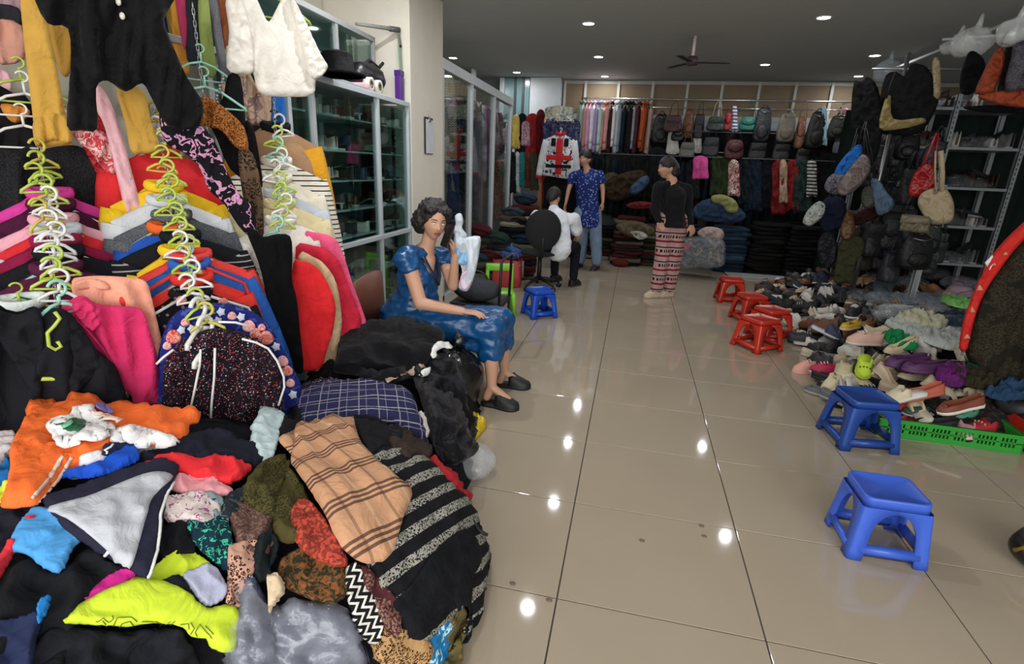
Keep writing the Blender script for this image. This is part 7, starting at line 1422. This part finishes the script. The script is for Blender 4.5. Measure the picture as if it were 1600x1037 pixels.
sub(t_, 'flap', [(1409, 336), (1453, 340), (1452, 350), (1406, 347)], mat('726a52', .5, name='khaki_leather'), p_, puff=.008, off=.055, sharp=True)
rn2 = random.Random(11)
for i in range(30):
    x = 1282+rn2.random()*165; y = 215+rn2.random()*190
    if x < 1330 and y < 300: x += 60
    c_, cn_2 = rn2.choice((('141416', 'black'), ('1c1d22', 'charcoal'), ('20242e', 'navy'), ('2a2620', 'olive brown'), ('2c2c30', 'dark grey'), ('241a1a', 'dark brown'), ('3a3c40', 'grey'), ('1a2420', 'dark green'))); w_ = rn2.uniform(20, 34); hh = rn2.uniform(30, 52)
    bag(f"{cn_2} bag {'high' if y < 270 else 'halfway' if y < 340 else 'low'} in the pole cluster, {ORD[i % 15]} of the plain dark ones", x, y, x+w_, y+hh, rn2.uniform(6.6, 7.0), c_, rn2.choice(('tote', 'sling', 'pack')), top=rn2.uniform(14, 40), th=.12, grp='dark bags on the pole')
# white rack leg in front
rl = thing('rack_leg', 'pale grey slotted angle leg standing in the shoe heap', 'post', atz(1424, 445, 0)); rl.location = aty(1426, 440, 6.0); rl.location.z = 0; q_ = MB().box((0, 0, 0), (.06, .006, .92)); q_.box((0, 0, 0), (.006, .05, .92)); q_.build('angle', mat('a8aeb2', .5, name='pale_steel'), rl, False); MB().box((.015, -.001, .3), (.045, 0.0, .86)).build('slot_strip', STEEL, rl, False)
# shoes on the rack shelves, wrapped in film
rn_ = random.Random(5)
for li, z in enumerate(RZ):
    for bay, x0 in ((0, 2.72), (1, 3.42)):
        for k in range(5):
            cn = rn_.choice(['black', 'dark brown', 'grey', 'white', 'charcoal', 'navy']); cu, cs = PAL[cn]; kk = rn_.choice(['sneaker', 'boot', 'flat', 'sneaker'])
            shoe(kk, (x0+.07+k*.125, 7.36, z), (0, 0, PI+rn_.uniform(-.3, .3)), cu, cs, '9a9a98', f"{cn} {kk if kk != 'flat' else 'flat shoe'}, {ORD[k]} from the left, {['lowest', 'second', 'third', 'fourth', 'top'][li]} shelf, {['left', 'right'][bay]} rack bay", 'shoes on the steel rack', sc=1.0)
        for k in range(6):
            cu, cs = PAL[rn_.choice(['black', 'dark brown', 'charcoal', 'navy', 'grey'])]; kk = rn_.choice(['sneaker', 'flat', 'heel'])
            shoe(kk, (x0+.05+k*.105, 7.56, z+.04+.05*(k % 2)), (rn_.uniform(-.3, .3), rn_.uniform(-.4, .4), rn_.uniform(0, 6)), cu, cs, '6a6a68', f"dark {kk if kk != 'flat' else 'flat shoe'}, {ORD[k]} in the rear row, {['lowest', 'second', 'third', 'fourth', 'top'][li]} shelf, {['left', 'right'][bay]} rack bay", 'shoes on the steel rack')
        b_ = MB().ball((0, 0, .0), .5, 24, 12, (.64, .36, .26))
        for v_ in b_.v: v_ *= 1+.16*noise.noise(v_*12+V((li*3, bay*7, 0))); v_.z = max(v_.z, -.0)
        tag(b_.build('plastic_film', plastic_film('9aa2a8', .2)), f"crumpled clear film over the shoes on the {['lowest', 'second', 'third', 'fourth', 'top'][li]} shelf, {['left', 'right'][bay]} rack bay", 'film', 'clear film on the steel rack').location = (x0+.31, 7.38, z+.002)
dk = thing('hanging_sheet', 'dark green cloth hung behind the steel rack', 'cloth', (3.4, 7.9, 0)); b_ = MB(); nn_ = 40
for i in range(nn_+1):
    for z in (.1, 1.2, 2.35): x = -.9+2.3*i/nn_; b_.v += [V((x, .03*math.sin(i*1.7), z)), V((x, .012+.03*math.sin(i*1.7), z))]
for i in range(nn_):
    for j in range(2): a = i*6+j*2; b_.f += [(a, a+6, a+8, a+2), (a+1, a+3, a+9, a+7)]
b_.build('cloth', cloth('1a2420'), dk)
# upper right: skirts and bags on the ceiling rail
ur = thing('ceiling_rail', 'pale rail under the ceiling at the upper right', 'rail', (3.1, 4.4, 2.9)); MB().tube([(0, 0, 0), (0, 4.2, 0)], .016, 8).build('tube', PF, ur)
for y in (.8, 2.4): MB().tube([(0, y, 0), (0, y, .1)], .01, 6).build('hanger_rod', PF, ur)
MB().tube([(0, 1.6, 0), (0, 1.62, -.22)], .01, 6).build('drop_rod', PF, ur); MB().tube([(0, 1.62, -.12), (-.42, 1.9, -.1)], .012, 6).build('cross_tube', PF, ur)
def ub(nm, lb, pts, m, d=5.0, **k): x = sum(p[0] for p in pts)/len(pts); y = sum(p[1] for p in pts)/len(pts); return hb_(nm, lb, pts, m, x, y, d, **k)
RU = cloth('8a3c22', rough=.6)
ub('tote_bag', 'rust orange cloth bag hanging at the upper right', [(1524, 146), (1534, 118), (1550, 88), (1562, 74), (1570, 84), (1566, 110), (1556, 136), (1550, 148)], RU, 4.7, parts=(('strap', [(1562, 76), (1568, 60), (1575, 50)], .01, DARK),)); ub('tote_bag', 'rust orange cloth bag lying along the bottom of the upper right group', [(1528, 150), (1560, 142), (1610, 140), (1640, 146), (1640, 166), (1590, 168), (1545, 160)], RU, 4.6)
ub('hanging_skirt', 'dark brown skirt between rust bag and grey tweed', [(1558, 150), (1566, 100), (1574, 66), (1584, 64), (1582, 110), (1578, 146)], cloth('241c18'), 4.75); ub('hanging_skirt', 'grey tweed skirt at the upper right picture edge', [(1570, 140), (1580, 90), (1588, 68), (1640, 60), (1640, 136), (1600, 140)], cloth('55525a', 'tweed', '3c3a42'), 4.5)
ub('hanging_coat', 'black garment beside the ceiling rail at the upper right', [(1500, 120), (1512, 84), (1526, 82), (1540, 100), (1532, 128), (1520, 146), (1502, 146)], BKF, 5.2); ub('hanging_coat', 'black garment filling the gap under the rust bags', [(1505, 168), (1560, 164), (1640, 168), (1640, 178), (1540, 176)], BKF, 5.0)
for i, (x, y, r_, d_) in enumerate(((1522, 66, .13, 5.3), (1588, 50, .11, 4.6), (1496, 72, .1, 5.6))):
    b_ = MB().ball((0, 0, 0), r_, 22, 14, (1.1, .7, .8))
    for v_ in b_.v: v_ *= 1+.35*noise.noise(v_*14+V((i, 0, 0)))
    t_ = thing('plastic_bag', ('white plastic bag around the cross tube at the upper right', 'white fluffy plastic bundle at the very top right', 'small clear plastic bag left of the upper right rail')[i], 'bag', aty(x, y, d_)); b_.build('film', plastic_film('d8dcdc', .38), t_); MB().tube([(0, 0, r_*.5), (.01, 0, r_*1.5)], [.03, .012], 8).build('knotted_top', plastic_film('d8dcdc', .38), t_)
# dress with red border at the right edge
pD = plane(1560, 480, 3.35); t_ = thing('lace_dress', 'dark lace dress with bright red border hanging at the right picture edge', 'dress', pD.p)
sub(t_, 'body', [(1508, 548), (1514, 520), (1530, 470), (1556, 425), (1600, 372), (1660, 340), (1660, 600), (1600, 612), (1560, 604), (1540, 580), (1520, 570)], cloth('221f18', 'leopard', '3a3426', sc=.5), pD, both=True, puff=.05, wr=.04, ws=.12, wd=((1610, 370), (1540, 580)))
sub(t_, 'red_border', [(1500, 541), (1506, 500), (1520, 460), (1536, 425), (1556, 390), (1600, 346), (1640, 320), (1640, 352), (1600, 374), (1560, 424), (1540, 455), (1526, 490), (1514, 541)], cloth('c42018', rough=.6), pD, both=True, puff=.04, off=.05, wr=.02, wd=((1600, 350), (1510, 540)))
for x, y in ((1552, 408), (1570, 392), (1532, 446), (1520, 480), (1585, 372), (1512, 520)): sub(t_, 'triangle_motif', [(x-5, y+5), (x, y-6), (x+6, y+4)], cloth('c08a70'), pD, off=.092, puff=.002, wr=0, sharp=True, th=.003)
sub(t_, 'white_label', [(1540, 408), (1552, 396), (1556, 404), (1548, 420)], WHITEP, pD, off=.095, puff=.002, wr=0, sharp=True, th=.003)
# ------------------------------------------------------------------ things on and around the glass cabinets
def ontop(x, y, px_, py_): p = atz(px_, py_, 2.004); return p
hk = thing('black_hat', 'black hat lying on the cabinet left of the pink cloth', 'hat', atz(528, 118, 2.005)); hk.location.x = max(-2.25, hk.location.x); MB().lathe([(.15, 0), (.155, .01), (.1, .02), (.095, .12), (.08, .135), (0, .14)], n=24).build('crown', cloth('141416'), hk); MB().lathe([(.17, 0), (.17, .012), (.1, .012)], n=24).build('brim', cloth('141416'), hk)
hg_ = thing('handbag', 'black crumpled handbag on the cabinet behind the tape rolls', 'bag', V((-2.16, 4.22, 2.005))); b_ = MB().ball((0, 0, .12), .18, 22, 14, (.7, 1.15, .62))
for v_ in b_.v: v_ *= 1+.12*noise.noise(v_*12); v_.z = max(2e-3, v_.z-.002)
b_.build('bag_body', mat('131316', .4, name='black_leather', bump=.5, bscale=30), hg_); MB().tube([(.02, -.12, .18), (.03, .0, .25), (.03, .16, .22), (.03, .24, .27)], .014, 7).build('handle', DARK, hg_)
for i, y in enumerate((4.02, 4.16)):
    t_ = thing('tape_roll', ('white roll of tape on the cabinet edge, left one of two', 'white roll of tape on the cabinet edge, right one of two')[i], 'tape', (-2.04, y, 2.055), PI/2, None); b_ = MB(); n_ = 24
    for (r_, yy) in ((.05, -.025), (.05, .025), (.026, .025), (.026, -.025)):
        for j in range(n_): a = 2*PI*j/n_; b_.v.append(V((r_*math.cos(a), yy, r_*math.sin(a))))
    for k in range(4):
        for j in range(n_): b_.f.append((k*n_+j, k*n_+(j+1) % n_, ((k+1) % 4)*n_+(j+1) % n_, ((k+1) % 4)*n_+j))
    b_.build('tape', mat('e0dcd2', .5, name='tape_paper'), t_); b2_ = MB(); 
    for (r_, yy) in ((.027, -.026), (.027, .026), (.02, .026), (.02, -.026)):
        for j in range(n_): a = 2*PI*j/n_; b2_.v.append(V((r_*math.cos(a), yy, r_*math.sin(a))))
    b2_.f = list(b_.f); b2_.build('core', mat('6a5a34', .7, name='card_core'), t_)
t_ = thing('purple_box', 'upright purple packet standing at the cabinet end by the pillar', 'packet', (-2.06, 4.62, 2.004)); MB().box((-.025, -.04, 0), (.025, .04, .24)).build('packet', mat('5a2a8a', .4, name='purple_card'), t_, False, .003); MB().box((-.028, -.042, .2), (.028, .042, .242)).build('lid', mat('4a2278', .4, name='purple_card'), t_, False, .002)
tag(MB().box((-2.2, 3.95, 2.004), (-2.02, 4.1, 2.06)).build('pink_cloth', cloth('d8a8ac'), None, True, .015), 'pale pink folded cloth beside the tape rolls on the cabinet', 'cloth')
tag(MB().box((-2.22, 3.3, 2.004), (-2.0, 3.9, 2.02)).build('paper_stack', mat('b8c0c8', .6, name='paper'), None, False, .003), 'flat grey blue sheets lying along the cabinet top', 'paper')
cl = thing('clipboard', 'clipboard with white paper hanging on the pillar', 'clipboard', (-1.994, 5.12, 1.75)); MB().box((0, -.105, -.16), (.008, .105, .17)).build('board', DARK, cl, False, .002); MB().box((.009, -.085, -.155), (.012, .1, .15)).build('paper', mat('d8dce4', .7, name='paper'), cl, False); MB().box((.008, -.03, .13), (.02, .03, .16)).build('clip', STEEL, cl, False, .003); MB().tube([(.004, 0, .17), (.01, .01, .2), (.004, 0, .23)], .003, 6).build('hook', STEEL, cl)
t_ = thing('ceiling_rod', 'thin grey rod sticking out over the display case', 'rod', (-2.3, 4.35, 2.54)); MB().tube([(0, 0, 0), (.22, .34, .03)], [.012, .018], 8).build('tube', mat('8a8c88', .5, name='grey_metal'), t_); MB().tube([(.17, .26, .022), (.22, .34, .03)], .022, 8).build('end_sleeve', mat('55575a', .5, name='grey_metal'), t_)
gt = thing('green_packet', 'pale green folded paper leaning on the pillar edge', 'packet', (-2.06, 4.66, 2.25)); MB().box((-.01, -.03, 0), (.0, .03, .2), rot=rx(.15)).build('sheet', mat('9ab49a', .6, name='green_paper'), gt, False); MB().box((-.012, -.03, .18), (.0, .02, .28), rot=rx(.3)).build('tip', mat('8a8676', .6, name='grey_paper'), gt, False)
# carrier bags and boxes by the office chair
t_ = thing('carrier_bag', 'translucent red carrier bag on the floor by the partition', 'bag', atz(792, 446, 0)); b_ = MB(); n_ = 28
for f, s_ in ((0, .9), (.05, 1), (.4, 1.02), (.8, .96), (1, .98)):
    for j in range(n_): a = 2*PI*j/n_; c, s = math.cos(a), math.sin(a); b_.v.append(V((math.copysign(abs(c)**.4, c)*.19*s_+.012*noise.noise(V((c*3, s*3, f*4))), math.copysign(abs(s)**.4, s)*.12*s_, .36*f+(.02*noise.noise(V((c*4, s*4, 0))) if f == 1 else 0))))
for i in range(4):
    for j in range(n_): b_.f.append((i*n_+j, i*n_+(j+1) % n_, (i+1)*n_+(j+1) % n_, (i+1)*n_+j))
b_.f.append(tuple(reversed(range(n_)))); b_.build('bag_body', mat('c8484a', .35, name='red_plastic_film', trans=.12, bump=.5, bscale=20), t_)
for sx in (-1, 1): MB().tube([(sx*.15, 0, .34), (sx*.13, 0, .42), (sx*.07, 0, .42), (sx*.06, 0, .34)], .012, 6, flat=.4).build('handle', mat('c8484a', .35, name='red_plastic_film'), t_)
t_ = thing('carrier_bag', 'small blue plastic bag above the red carrier bag', 'bag', (-1.5, 6.75, .42)); b_ = MB().ball((0, 0, 0), .13, 20, 12, (1.2, .8, .7))
for v_ in b_.v: v_ *= 1+.3*noise.noise(v_*14)
b_.build('bag_body', plastic_film('3c66b0', .5), t_); MB().tube([(0, 0, .06), (.02, 0, .14)], [.03, .012], 8).build('knotted_top', plastic_film('3c66b0', .5), t_)
t_ = thing('white_box', 'small white stool box beside the office chair', 'box', (-1.5, 6.75, 0)); MB().box((-.2, -.14, .28), (.16, .14, .31)).build('top', WHITEP, t_, False, .004); MB().box((-.2, -.14, 0), (-.17, .14, .28)).build('side_panel', WHITEP, t_, False, .003); MB().box((.13, -.14, 0), (.16, .14, .28)).build('side_panel', WHITEP, t_, False, .003); MB().box((-.17, -.12, .12), (.13, .12, .14)).build('shelf', WHITEP, t_, False, .002)
for i, (px_, py_, c_, nm) in enumerate(((752, 360, '43181f', 'dark red'), (770, 395, '4c2024', 'wine'), (745, 400, '23404a', 'teal'), (778, 372, '22322e', 'dark green'), (792, 392, '1e2a3a', 'slate blue'), (812, 345, '1c1c1e', 'black'), (818, 372, '1e3448', 'blue'), (730, 385, '3a2c28', 'brown'), (803, 330, '38424a', 'grey'), (822, 310, '243040', 'navy'))):
    d_ = 7.0 if px_ < 795 else 7.6; p = atd(px_, py_, d_)
    if p.z > .2:
        zz = 0; k = 0
        while zz < p.z-.12: folded(f"dark cloth {ORD[min(k, 15)]} from the floor in the stack under the {nm} crumpled cloth", p.x, p.y, zz, .38, .34, .08, cloth(R.choice(pals['mix'])), R.uniform(-.2, .2), 'folded_garment', 'clothes', 'stacks by the partition foot', k); zz += .075; k += 1
    t_ = thing('crumpled_garment', f'{nm} crumpled cloth piled near the foot of the glass partition', 'clothes', p, 0, 'crumpled clothes by the glass partition'); b_ = MB().ball((0, 0, 0), .17, 24, 14, (1.0, .8, .5))
    for v_ in b_.v: v_ *= 1+.3*noise.noise(v_*10+V((i, 0, 0)))
    b_.build('cloth', cloth(c_), t_); MB().tube([(-.15, -.12, .02), (0, -.17, .05), (.14, -.13, .0)], .018, 6).build('hem', cloth(c_), t_)
# small scraps of litter on the floor
for i, (px_, py_) in enumerate(((1100, 838), (1096, 822), (801, 912), (858, 938), (1003, 845), (1218, 552))):
    b_ = MB().ball((0, 0, .003), .012, 8, 5, (1, .6, .35)); o = b_.build('litter', mat('6a6054', .9, name='litter')); o.location = atz(px_, py_, 0); tag(o, ['grey crumb of litter in the middle of the floor', 'tiny speck above the grey crumb on the floor', 'brown leaf scrap at the joint near the scarf heap', 'small grey scrap right of the leaf scrap', 'dark speck on the floor left of centre', 'white scrap of paper near the red stools'][i], 'litter')
